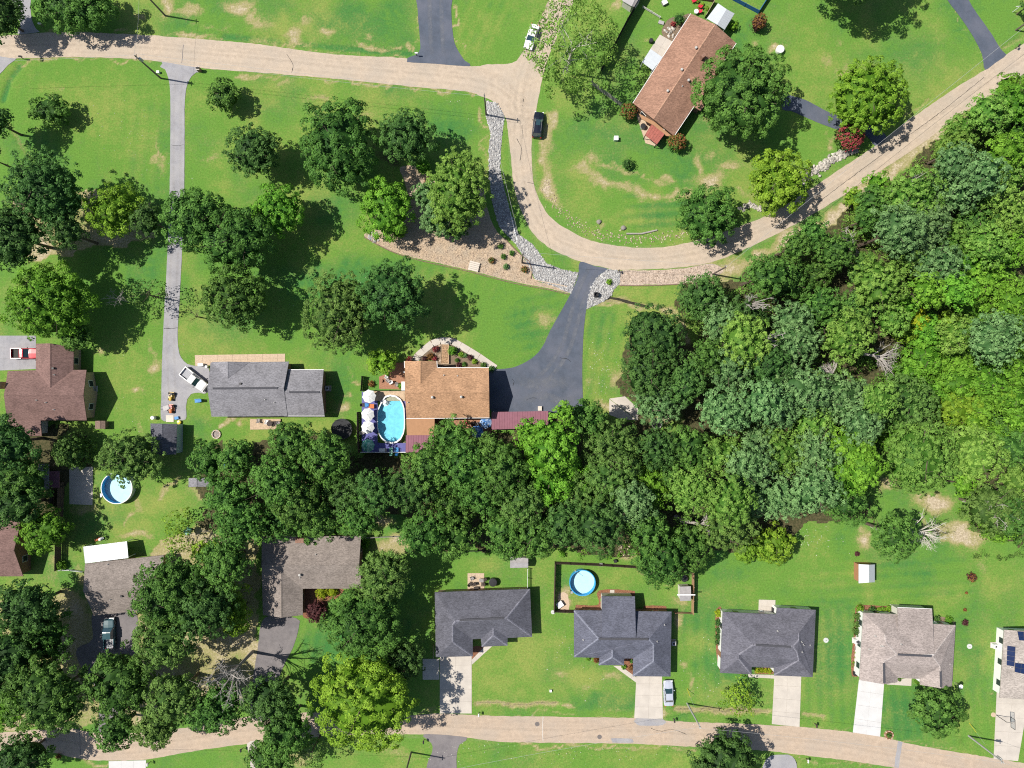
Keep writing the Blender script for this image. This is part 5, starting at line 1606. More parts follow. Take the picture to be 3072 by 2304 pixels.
def bare_tree(t, u, v, ru, h, label, m=None, fallen=None, group='dead trees', dense=1.0):
    """leafless tree: trunk and limbs in three orders; fallen = heading in radians for a tilted stem"""
    TREE_N[0] += 1
    rs = np.random.RandomState(500 + TREE_N[0])
    zc = h * .6
    R = ru * TILES[t][2] * GSD * (1 - zc / CAM_H)
    c = P(t, u, v, zc)
    root = thing('dead_tree', label, 'dead tree', (c.x, c.y, 0), 0, group)
    m = m or DEADWOOD
    tr, br = MB(), MB()
    r0 = .06 + h * .013
    if fallen is None:
        top = Vector((0, 0, h * .6))
        tr.tube((0, 0, -.1), top, r0 * 1.2, r0 * .6, 8, False)
    else:
        hd = Vector((math.cos(fallen), math.sin(fallen), 0))
        top = hd * R * .1 + Vector((0, 0, h * .55))
        tr.tube(-hd * R * 1.05 + Vector((0, 0, -.1)), -hd * R * 1.0 + Vector((0, 0, h * .25)), r0 * 1.5, r0 * 1.3, 8, False)
        tr.tube(-hd * R * 1.0 + Vector((0, 0, h * .25)), top, r0 * 1.3, r0 * .6, 8, False)
    nl = int(9 * dense)
    for i in range(nl):
        if fallen is None:
            a = i * 2.4 + rs.uniform(-.4, .4)
            b = Vector((0, 0, h * rs.uniform(.3, .6)))
            e_ = Vector((math.cos(a) * R * rs.uniform(.65, 1), math.sin(a) * R * rs.uniform(.65, 1), h * rs.uniform(.7, 1.0)))
        else:
            a = fallen + rs.uniform(-1.0, 1.0)
            b = top.lerp(-hd * R + Vector((0, 0, h * .3)), rs.uniform(0, .35))
            e_ = b + Vector((math.cos(a), math.sin(a), rs.uniform(-.1, .45))) * R * rs.uniform(.7, 1.2)
        mid = b.lerp(e_, .5) + Vector((rs.normal() * R * .05, rs.normal() * R * .05, h * .03))
        br.tube(b, mid, r0 * .5, r0 * .32, 5, False)
        br.tube(mid, e_, r0 * .32, r0 * .10, 5, False)
        for k in range(5):
            p = b.lerp(e_, rs.uniform(.3, .95))
            dv = (e_ - b).normalized()
            q = p + (dv * .6 + Vector((rs.normal() * .6, rs.normal() * .6, rs.normal() * .35))) * R * rs.uniform(.2, .42)
            br.tube(p, q, r0 * .2, r0 * .07, 4, False)
            for _ in range(3):
                p2 = p.lerp(q, rs.uniform(.4, 1))
                q2 = p2 + (dv * .5 + Vector((rs.normal() * .7, rs.normal() * .7, rs.normal() * .3))) * R * rs.uniform(.1, .22)
                br.tube(p2, q2, r0 * .10, r0 * .05, 3, False)
    tr.obj('trunk', m, root)
    br.obj('branches', m, root)
    return root


YARD = 'trees standing in the yards'
for a in [
    ('Z', 165, 14, 86, 48, 8, 'mid', 'dark green tree at the top edge just right of the upper left driveway', 'round'),
    ('Z', -2, 30, 52, 52, 9, 'dark', 'dark tree in the top left corner left of the grey driveway', 'round'),
    ('Z', 107, 236, 40, 26, 4.6, 'mid', 'small elongated tree alone in the upper left lawn', 'round'),
    ('Z', 482, 207, 34, 30, 5, 'mid', 'small round tree right of the long driveway near the top road', 'round'),
    ('Z', -12, 262, 40, 36, 10, 'dark', 'tree cut by the left edge level with the small elongated tree', 'round'),
    ('Z', -14, 345, 26, 26, 9, 'dark', 'tree at the left edge just above the big pine', 'round'),
    ('Z', 88, 412, 82, 84, 16, 'dark', 'large dark pine left of the bright yellow-green tree', 'pine'),
    ('Z', 245, 452, 52, 58, 10, 'lime', 'bright yellow-green tree left of the long driveway', 'round'),
    ('Z', 32, 512, 66, 62, 14, 'dark', 'dark tree at the left edge below the large pine', 'round'),
    ('Z', 150, 505, 40, 40, 12, 'dark', 'dark tree filling the gap below the pine and the yellow-green tree', 'pine'),
    ('Z', 322, 478, 30, 34, 9, 'dark', 'dark low tree between the yellow-green tree and the driveway', 'round'),
    ('Z', 418, 465, 66, 62, 13, 'mid', 'wide tree overhanging the long driveway from the right', 'round'),
    ('Z', 505, 520, 76, 62, 13, 'mid', 'broad tree right of the one overhanging the driveway', 'round'),
    ('Z', 600, 456, 50, 48, 10, 'bright', 'bright green tree right of the driveway cluster', 'round'),
    ('Z', 550, 330, 56, 54, 10, 'dark', 'dark feathery tree on the lawn below the small round tree', 'pine'),
    ('Z', 731, 316, 84, 94, 13, 'mid', 'largest tree of the upper lawn left of the planting bed', 'round'),
    ('Z', 880, 294, 54, 52, 11, 'dark', 'round dark tree at the top of the planting bed', 'round'),
    ('Z', 833, 448, 52, 60, 9, 'bright', 'bright tree at the lower left of the planting bed', 'round'),
    ('Z', 992, 408, 64, 88, 13, 'fresh', 'tall oval tree beside the rip-rap ditch', 'pine'),
    ('Z', 922, 424, 26, 26, 6, 'pine', 'small blue-green tree left of the tall oval tree', 'round'),
    ('Z', 943, 472, 38, 36, 7, 'pine', 'blue-green tree at the lower end of the planting bed', 'round'),
    ('Z', 985, 497, 26, 20, 6, 'dark', 'small dark tree below the tall oval tree', 'round'),
    ('Z', 96, 655, 90, 84, 14, 'bright', 'huge bright green tree above the maroon T house', 'round'),
    ('Z', 166, 728, 36, 30, 7, 'mid', 'low dark tree touching the roof of the maroon T house', 'round'),
    ('Z', 505, 645, 72, 66, 12, 'mid', 'dense tree alone above the grey-roofed house', 'round'),
    ('Z', 742, 686, 78, 92, 14, 'olive', 'olive tree of the pair above the orange-brown house', 'pine'),
    ('Z', 853, 642, 70, 74, 14.5, 'dark', 'tall dark tree of the pair above the orange-brown house', 'round'),
    ('Z', 826, 783, 29, 24, 5, 'lime', 'small yellow-green tree beside the red brick patio', 'round'),
    ('Z', 1614, 202, 97, 97, 14, 'mid', 'big dense round tree right of the diagonal house', 'round'),
    ('Z', 1678, 388, 62, 68, 11, 'lime', 'yellow-green tree at the edge of the diagonal road', 'round'),
    ('Z', 1532, 462, 64, 58, 10, 'mid', 'medium tree casting its shadow on the road bend', 'round'),
    ('Z', 1878, 205, 74, 74, 11, 'lime', 'loose yellow-green tree right of the short dark driveway', 'pine'),
    ('Z', 1868, -128, 125, 112, 19, 'dark', 'tree above the top edge whose shadow falls on the lawn', 'round'),
    ('Z', 2219, 14, 14, 14, 4, 'dark', 'small tree in the top right corner', 'round'),
    ('Z', 92, 1150, 48, 48, 8, 'bright', 'round bright green tree over the left wooden fence', 'round'),
    ('Z', 788, 1512, 106, 98, 14, 'lime', 'large lime green tree overhanging the lower road', 'round'),
    ('Z', 828, 1245, 64, 58, 13, 'olive', 'grey-olive tree between the brown L house and the slate-dark house', 'pine'),
    ('Z', 783, 1346, 76, 72, 13, 'mid', 'dense dark tree on the lawn right of the purple shrub', 'round'),
    ('Z', 866, 1430, 44, 42, 8, 'dark', 'dark tree just above the lime green tree', 'round'),
    ('Z', 1597, 1508, 34, 38, 5.5, 'lime', 'small loose tree in front of the charcoal house', 'sparse'),
    ('Z', 1570, 1656, 78, 62, 9, 'dark', 'dark tree at the bottom edge below the lower road', 'round'),
    ('Z', 2029, 1536, 50, 52, 6, 'mid', 'dense rounded tree in front of the rose-grey house', 'round'),
    ('Z', 143, 976, 50, 52, 8, 'olive', 'olive conifer above the concrete pad', 'cone'),
    ('Z', 278, 992, 70, 56, 11, 'olive', 'grey-olive tree overhanging the round pool by the fence', 'pine'),
    ('Z', 455, 992, 34, 40, 9, 'mid', 'tree right of the slate-roofed workshop', 'round'),
    ('Z', 515, 990, 34, 40, 11, 'mid', 'tree between the workshop and the wood edge', 'round'),
    ('Z', 20, 955, 56, 56, 13, 'dark', 'dark tree at the left edge below the maroon T house', 'round'),
    ('Z', 34, 1042, 60, 62, 10, 'mid', 'large tree at the left edge beside the lean-to shed', 'round'),
    ('Z', 35, 1095, 50, 42, 11, 'dark', 'dark tree above the house cut by the left edge', 'round'),
    ('Z', 60, 1310, 66, 56, 13, 'dark', 'dark tree at the left edge below the cut maroon house', 'round'),
    ('Z', 78, 1378, 66, 68, 9, 'mid', 'broad tree left of the teal pickup', 'round'),
    ('Z', 20, 1430, 60, 66, 13, 'dark', 'dark tree at the left edge above the lower road', 'round'),
    ('Z', 110, 1500, 78, 72, 15, 'mid', 'large tree at the lower left above the road', 'round'),
    ('Z', 18, 1510, 52, 56, 12, 'bright', 'brighter tree at the left edge beside the lower road', 'round'),
    ('Z', 252, 1478, 70, 72, 12, 'mid', 'large dark tree below the teal pickup', 'round'),
    ('Z', 252, 1578, 40, 36, 9, 'mid', 'tree leaning over the lower road under the large dark one', 'round'),
    ('Z', 368, 1270, 88, 82, 15, 'mid', 'big tree covering the right end of the taupe house', 'round'),
    ('Z', 352, 1375, 62, 56, 13, 'olive', 'olive tree right of the teal pickup', 'round'),
    ('Z', 440, 1316, 66, 70, 14, 'dark', 'dark tree left of the brown L-shaped house', 'round'),
    ('Z', 486, 1218, 56, 56, 13, 'mid', 'tree at the upper left corner of the brown L-shaped house', 'round'),
    ('Z', 506, 1325, 32, 52, 9, 'lime', 'narrow yellow-green tree left of the L house driveway', 'round'),
    ('Z', 380, 1500, 58, 56, 13, 'olive', 'olive tree above the lower road left of the bare grey tree', 'round'),
    ('Z', 340, 1568, 42, 40, 10, 'olive', 'small olive tree overhanging the lower road', 'round'),
    ('Z', 472, 1530, 56, 50, 12, 'mid', 'tree below the bare grey tree', 'round'),
    ('Z', 588, 1508, 54, 52, 13, 'dark', 'dark tree over the lower end of the L house driveway', 'round'),
    ('Z', 618, 1570, 56, 54, 12, 'mid', 'tree over the lower road left of the lime green tree', 'round'),
    ('Z', 585, 1628, 48, 42, 10, 'mid', 'tree at the bottom edge left of the lime green tree', 'round'),
    ('Z', 676, 1618, 32, 30, 7, 'olive', 'small olive tree at the bottom edge below the lime green tree', 'sparse'),
    ('Z', 40, 1640, 62, 42, 10, 'dark', 'dark tree in the bottom left corner', 'round'),
    ('Z', 385, 1152, 28, 42, 6, 'lime', 'thin yellow-green tree above the big tree on the taupe house', 'sparse'),
    ('Z', 452, 1192, 34, 26, 7, 'lime', 'low yellow-green tree left of the L-shaped house roof', 'round'),
]:
    tree(*a[:8], kind=a[8], group=YARD)
tree('Z', 1236, 100, 84, 96, 15, 'fresh', 'loose pale green tree with white limbs at the top road junction', 'sparse', group=YARD, dens=1.15)
tree('Z', 316, 636, 36, 30, 7, 'olive', 'thin half-bare tree left of the long driveway', 'sparse', group=YARD, dens=.6)
bare_tree('Z', 254, 646, 21, 6, 'small bare grey tree in the shadow of the huge bright tree')
bare_tree('Z', 421, 683, 18, 4, 'thin leafless sapling right of the long driveway', BARK, dense=.5)
bare_tree('Z', 497, 1458, 52, 17, 'large bare grey tree left of the L house driveway', dense=1.6)
bare_tree('Z', 1906, 770, 38, 15, 'fallen-looking dead tree with fanned brown branches in the wood', fallen=-.35, dense=1.5)
bare_tree('Z', 1806, 806, 26, 18, 'leafless dead pine left of the fanned dead tree', fallen=2.2)
bare_tree('Z', 1614, 658, 26, 18, 'bare grey tree at the wood edge near the creek')
bare_tree('Z', 1850, 530, 34, 13, 'dead limb sticking out of the wood edge towards the road', fallen=2.9)
bare_tree('Z', 1986, 1152, 46, 14, 'white bleached dead tree above the wide lawn', BIRCH, fallen=.15, dense=1.5)
bare_tree('Z', 2145, 1098, 34, 13, 'pale dead snag in the lower right of the wood', BIRCH, dense=1.3)
bare_tree('Z', 1650, 735, 18, 19, 'small grey dead top in the middle of the wood')
bare_tree('Z', 1966, 393, 14, 17, 'little white dead top near the diagonal road', BIRCH, dense=.7)
bare_tree('Z', 1520, 1136, 26, 18, 'bare pale branches in the canopy above the fenced yard', fallen=.2)

LANDMARKS = [('the oval pool', 846, 905), ('the black trampoline', 738, 928), ('the maroon carport', 1120, 905), ('the angled concrete pad', 1345, 885), ('the brown L-shaped house', 650, 1230),
             ('the slate-dark house', 1040, 1300), ('the pool in the fenced yard', 1258, 1257), ('the shed in the fenced yard', 1480, 1280), ('the white-roofed garden shed', 1868, 1236), ('the fanned dead tree', 1906, 770),
             ('the leafless dead pine', 1800, 806), ('the bare tree by the creek', 1614, 658), ('the creek mouth', 1330, 655), ('the bleached white dead tree', 1979, 1152), ('the pale dead snag', 2142, 1093), ('the dead limb by the road', 1840, 530),
             ('the little white dead top', 1966, 393), ('the red-flowered tree', 1834, 295), ('the top right dark driveway', 2150, 130), ('the small dead top', 1650, 735), ('the bare branches in the canopy', 1520, 1136),
             ('the small grey shed', 430, 1050), ('the sandy clearing', 1920, 1050)]
ORD = ['nearest', 'second nearest', 'third nearest', 'fourth nearest', 'fifth nearest', 'sixth nearest', 'seventh nearest', 'eighth nearest', 'ninth nearest', 'tenth nearest', 'eleventh nearest', 'twelfth nearest', 'thirteenth nearest', 'fourteenth nearest', 'fifteenth nearest']
ADJ = dict(mid='mid green', dark='dark green', bright='bright green', lime='yellow-green', pine='grey-green', olive='olive', fresh='fresh green', yellow='yellow', rust='rusty')
forest = []
for sp, kind, h, lst in [
    ('dark', 'pine', 15, [(1406, 730, 66), (1406, 802, 64), (1475, 825, 42), (1512, 640, 56), (1600, 690, 44), (1290, 1140, 54), (1415, 965, 44), (813, 1052, 42), (753, 1073, 58), (1650, 790, 42), (1222, 1120, 46), (886, 1053, 50)]),
    ('pine', 'pine', 15, [(1418, 866, 58), (1560, 700, 52), (1602, 735, 58), (1575, 795, 54), (1563, 885, 56), (1640, 870, 46), (1892, 615, 56), (1816, 728, 52), (1709, 742, 52), (1726, 842, 54), (1679, 815, 42), (1679, 885, 46), (1809, 860, 54), (1872, 862, 36), (1846, 918, 44), (1752, 922, 50), (1679, 972, 50),
                          (1752, 985, 58), (1959, 430, 62), (2059, 402, 54), (2096, 386, 50), (1992, 486, 56), (1926, 503, 54), (2019, 575, 56), (2136, 732, 60), (1640, 955, 44), (1606, 1002, 54), (1550, 987, 46), (1490, 1057, 54), (1566, 1080, 50), (1625, 1077, 50), (1692, 1075, 50), (1749, 1055, 50), (1702, 690, 42), (2042, 362, 36), (1360, 1080, 48)]),
    ('mid', 'round', 13, [(1516, 772, 36), (1645, 597, 44), (1262, 905, 44), (1482, 970, 50), (1440, 1032, 32), (1390, 1140, 46), (633, 962, 54), (712, 985, 50), (603, 1038, 60), (693, 1032, 64), (653, 1086, 50), (972, 950, 48), (932, 1012, 52), (1005, 1005, 56), (970, 1075, 60), (1062, 990, 54), (1086, 1028, 58), (1046, 1055, 50),
                          (920, 1146, 46), (980, 1156, 48), (603, 1126, 48), (686, 1119, 44), (780, 1115, 44), (1093, 1146, 54), (1156, 1146, 58), (500, 1073, 54), (520, 1130, 58), (1423, 1206, 58), (1482, 1180, 54), (1819, 1082, 44), (1926, 1152, 52), (2192, 1110, 50)]),
    ('bright', 'round', 14, [(1190, 960, 64), (1190, 1030, 74), (1142, 940, 34), (1215, 888, 22), (1395, 1052, 54), (1832, 972, 56), (1809, 1028, 44), (1846, 1005, 42), (1982, 633, 32), (2045, 633, 32), (2159, 335, 42)]),
    ('olive', 'pine', 14, [(1322, 967, 70), (1320, 1024, 60), (1572, 1133, 58), (1959, 872, 68), (1992, 988, 86), (2109, 982, 66), (2142, 1095, 58), (1250, 1060, 46), (1130, 1085, 50)]),
    ('mid', 'pine', 10, [(1702, 605, 46), (1760, 588, 44), (1859, 588, 40), (1886, 440, 36), (1866, 475, 30), (2076, 285, 44), (2126, 255, 44), (2192, 233, 46), (2186, 290, 48), (2052, 328, 40), (2192, 368, 42), (2142, 418, 40), (2179, 462, 50), (2109, 485, 46), (2042, 522, 50), (2126, 528, 44), (2190, 540, 42), (1749, 512, 36), (1709, 535, 34), (1800, 545, 40), (2059, 728, 44), (2192, 972, 42), (2192, 1040, 40), (1960, 560, 40), (1770, 665, 44), (1840, 665, 40), (2190, 650, 44), (1920, 690, 34)]),
    ('bright', 'round', 6, [(2125, 605, 50), (2076, 822, 46), (2140, 820, 44), (2192, 788, 44), (2192, 855, 46), (2000, 780, 44), (2060, 770, 40), (1960, 810, 30), (2010, 720, 36), (2100, 670, 36), (1892, 402, 24), (2179, 188, 28), (2160, 1140, 36), (2076, 1045, 26), (1930, 940, 36), (2150, 950, 34), (2120, 880, 36), (2010, 850, 30), (2185, 720, 34), (2200, 900, 30), (1950, 660, 26), (2090, 560, 30), (2170, 500, 26)]),
    ('lime', 'round', 5, [(2072, 878, 42), (1652, 1180, 30), (1678, 1176, 38), (1949, 718, 22), (1840, 430, 20), (1610, 1190, 26), (2050, 700, 22), (2160, 850, 26), (2100, 915, 24)]),
    ('yellow', 'round', 4.5, [(1979, 690, 20), (2062, 692, 18), (2024, 700, 14)]),
]:
    for x, y, rr_ in lst:
        if x > 1900 and sp in ('mid', 'olive') and y < 1050:
            sp_ = 'fresh' if RNG.random() < .7 else ('bright' if RNG.random() < .5 else sp)
        elif sp == 'pine' and RNG.random() < .25:
            sp_ = 'fresh'
        else:
            sp_ = sp
        forest.append([x, y, rr_, h * RNG.uniform(.78, 1.25), sp_, kind])
near = {}
for f in forest:
    k = min(range(len(LANDMARKS)), key=lambda i: (LANDMARKS[i][1] - f[0]) ** 2 + (LANDMARKS[i][2] - f[1]) ** 2)
    near.setdefault(k, []).append(((LANDMARKS[k][1] - f[0]) ** 2 + (LANDMARKS[k][2] - f[1]) ** 2, f))
for k, l in near.items():
    l.sort(key=lambda q: q[0])
    cnt = {}
    for _, f in l:
        size = 'low' if f[3] < 7.5 else ('broad' if f[2] > 56 else ('slim' if f[2] < 38 else 'mid-sized'))
        kk = (size, ADJ[f[4]])
        i = cnt.get(kk, 0)
        cnt[kk] = i + 1
        f.append('%s %s woodland tree, %s such crown to %s' % (size, ADJ[f[4]], ORD[i], LANDMARKS[k][0]))
for x, y, rr_, h, sp, kind, lab in forest:
    nm = 'woodland_shrub_tree' if h < 7.5 else None
    tree('Z', x, y, rr_ * RNG.uniform(.93, 1.04), rr_ * RNG.uniform(.93, 1.04), h, sp, lab, kind=kind, group='trees of the woodland', name=nm, dens=.85)


# undergrowth: low mass of brush between the trunks and over the open scrub
def brush(name, poly, dens, zlo, zhi, sp, seed, label, clump=.9, leaf=.34):
    rs = np.random.RandomState(seed)
    pts = np.array(scatter(poly, dens, seed))
    n_c = len(pts)
    hz = rs.uniform(zlo, zhi, n_c)
    k = 26
    ci = np.repeat(np.arange(n_c), k)
    n = len(ci)
    dd = rs.normal(0, .75, (n, 3)) + np.array([0, 0, .6])
    dd /= np.linalg.norm(dd, axis=1)[:, None]
    r = clump * rs.uniform(.7, 1.4, n_c)[ci]
    c = pts[ci] + dd * (r * rs.uniform(.5, 1.05, n))[:, None] * np.array([1, 1, .7])
    c[:, 2] += hz[ci]
    c[:, 2] = np.maximum(c[:, 2], .08)
    nn = dd + rs.normal(0, .4, (n, 3))
    nn /= np.linalg.norm(nn, axis=1)[:, None]
    L_ = leaf * rs.uniform(.7, 1.4, n)
    v = leaf_quads(c, nn, L_, L_ * .6, rs)
    ti = np.clip(rs.uniform(0, 1, n_c)[ci] * .6 + rs.uniform(0, 1, n) * .4, 0, 1)
    o = link(name, npmesh(name, v, np.arange(n * 4).reshape(-1, 4), LEAF[sp], ti))
    meta(o, label, 'undergrowth', kind='stuff')


brush('undergrowth', PL('Z', [(1930, 600), (2230, 540), (2230, 1000), (2150, 960), (1900, 960), (1900, 800), (1960, 720)]), .8, .2, 1.8, 'bright', 41, 'bright low brush covering the open right side of the wood', 1.0)
brush('undergrowth', PL('Z', [(1930, 600), (2230, 540), (2230, 1060), (2150, 1000), (1900, 960), (1900, 800)]), .45, .4, 2.6, 'fresh', 42, 'darker green brush tufts in the open right side of the wood', 1.1)
brush('undergrowth', PL('Z', [(2220, 165), (2130, 225), (2050, 275), (1930, 400), (1830, 460), (1780, 510), (1690, 545), (1600, 615), (1700, 640), (1900, 560), (2230, 420)]), 1.0, .2, 2.2, 'fresh', 43, 'roadside brush along the upper edge of the wood')
brush('undergrowth', PL('Z', [(1460, 640), (1490, 760), (1560, 1000), (1850, 1120), (1900, 1000), (1880, 700), (1600, 620)]), .8, .3, 3.4, 'fresh', 44, 'shaded undergrowth under the pines of the wood')
brush('undergrowth', PL('Z', [(480, 1000), (700, 960), (900, 1000), (1300, 940), (1520, 960), (1520, 1180), (1100, 1180), (900, 1120), (520, 1130)]), .3, .2, 2.0, 'mid', 45, 'shaded undergrowth in the belt of trees below the houses')
brush('undergrowth', PL('Z', [(880, 1160), (1000, 1190), (1130, 1185), (1240, 1195), (1300, 1180), (1370, 1170), (1390, 1200), (1300, 1205), (1120, 1200), (900, 1190)]), .7, .1, .7, 'bright', 46, 'weedy fringe along the lower edge of the tree belt', .6, .28)
brush('undergrowth', PL('Z', [(2060, 1100), (2230, 1110), (2230, 1175), (2120, 1165)]), .7, .3, 1.8, 'bright', 47, 'bright brush at the lower right end of the wood')
brush('undergrowth', PL('L', [(1310, 300), (1400, 240), (1659, 225), (1659, 290), (1500, 310)]), .9, .05, .3, 'olive', 48, 'rough brownish weeds on the right lawn below the wood', .5, .25)
brush('ground_cover', PL('L3', [(0, 800), (50, 790), (60, 1080), (-10, 1070)]), 5, .05, .2, 'lime', 49, 'low yellow-green ground cover left of the rose-grey house', .3, .2)


# ------------------------------------------------------------------ shrubs, bedding plants, flowers
def shrub(t, u, v, r, h, sp, label, name='shrub', group='garden shrubs', dens=120, mix=None, mixd=.28):
    TREE_N[0] += 1
    rs = np.random.RandomState(3000 + TREE_N[0] * 13)
    c = P(t, u, v, h * .5)
    v_, qu, ti = crown_arrays(rs, r * .95, r * .95, h * .52, h * .5, min(.35, r * .34), dens, .17 if r < 1.5 else .24, .10, -.8, .4)
    n = len(ti)
    root = thing(name, label, 'shrub', (c.x, c.y, 0), 0, group)
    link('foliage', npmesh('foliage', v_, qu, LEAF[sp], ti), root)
    mb = MB()
    for k in range(3):
        a = k * 2.1
        mb.tube((0, 0, -.02), (math.cos(a) * r * .4, math.sin(a) * r * .4, h * .6), .035, .015, 4, False)
    mb.obj('stem', BARK, root)
    if mix:
        v2, qu2, t2_ = crown_arrays(rs, r, r, h * .55, h * .53, .2, dens * mixd, .22, .1, .0, 0, core=0)
        link('blossom', npmesh('blossom', v2, qu2, LEAF[mix], t2_), root)
    return root


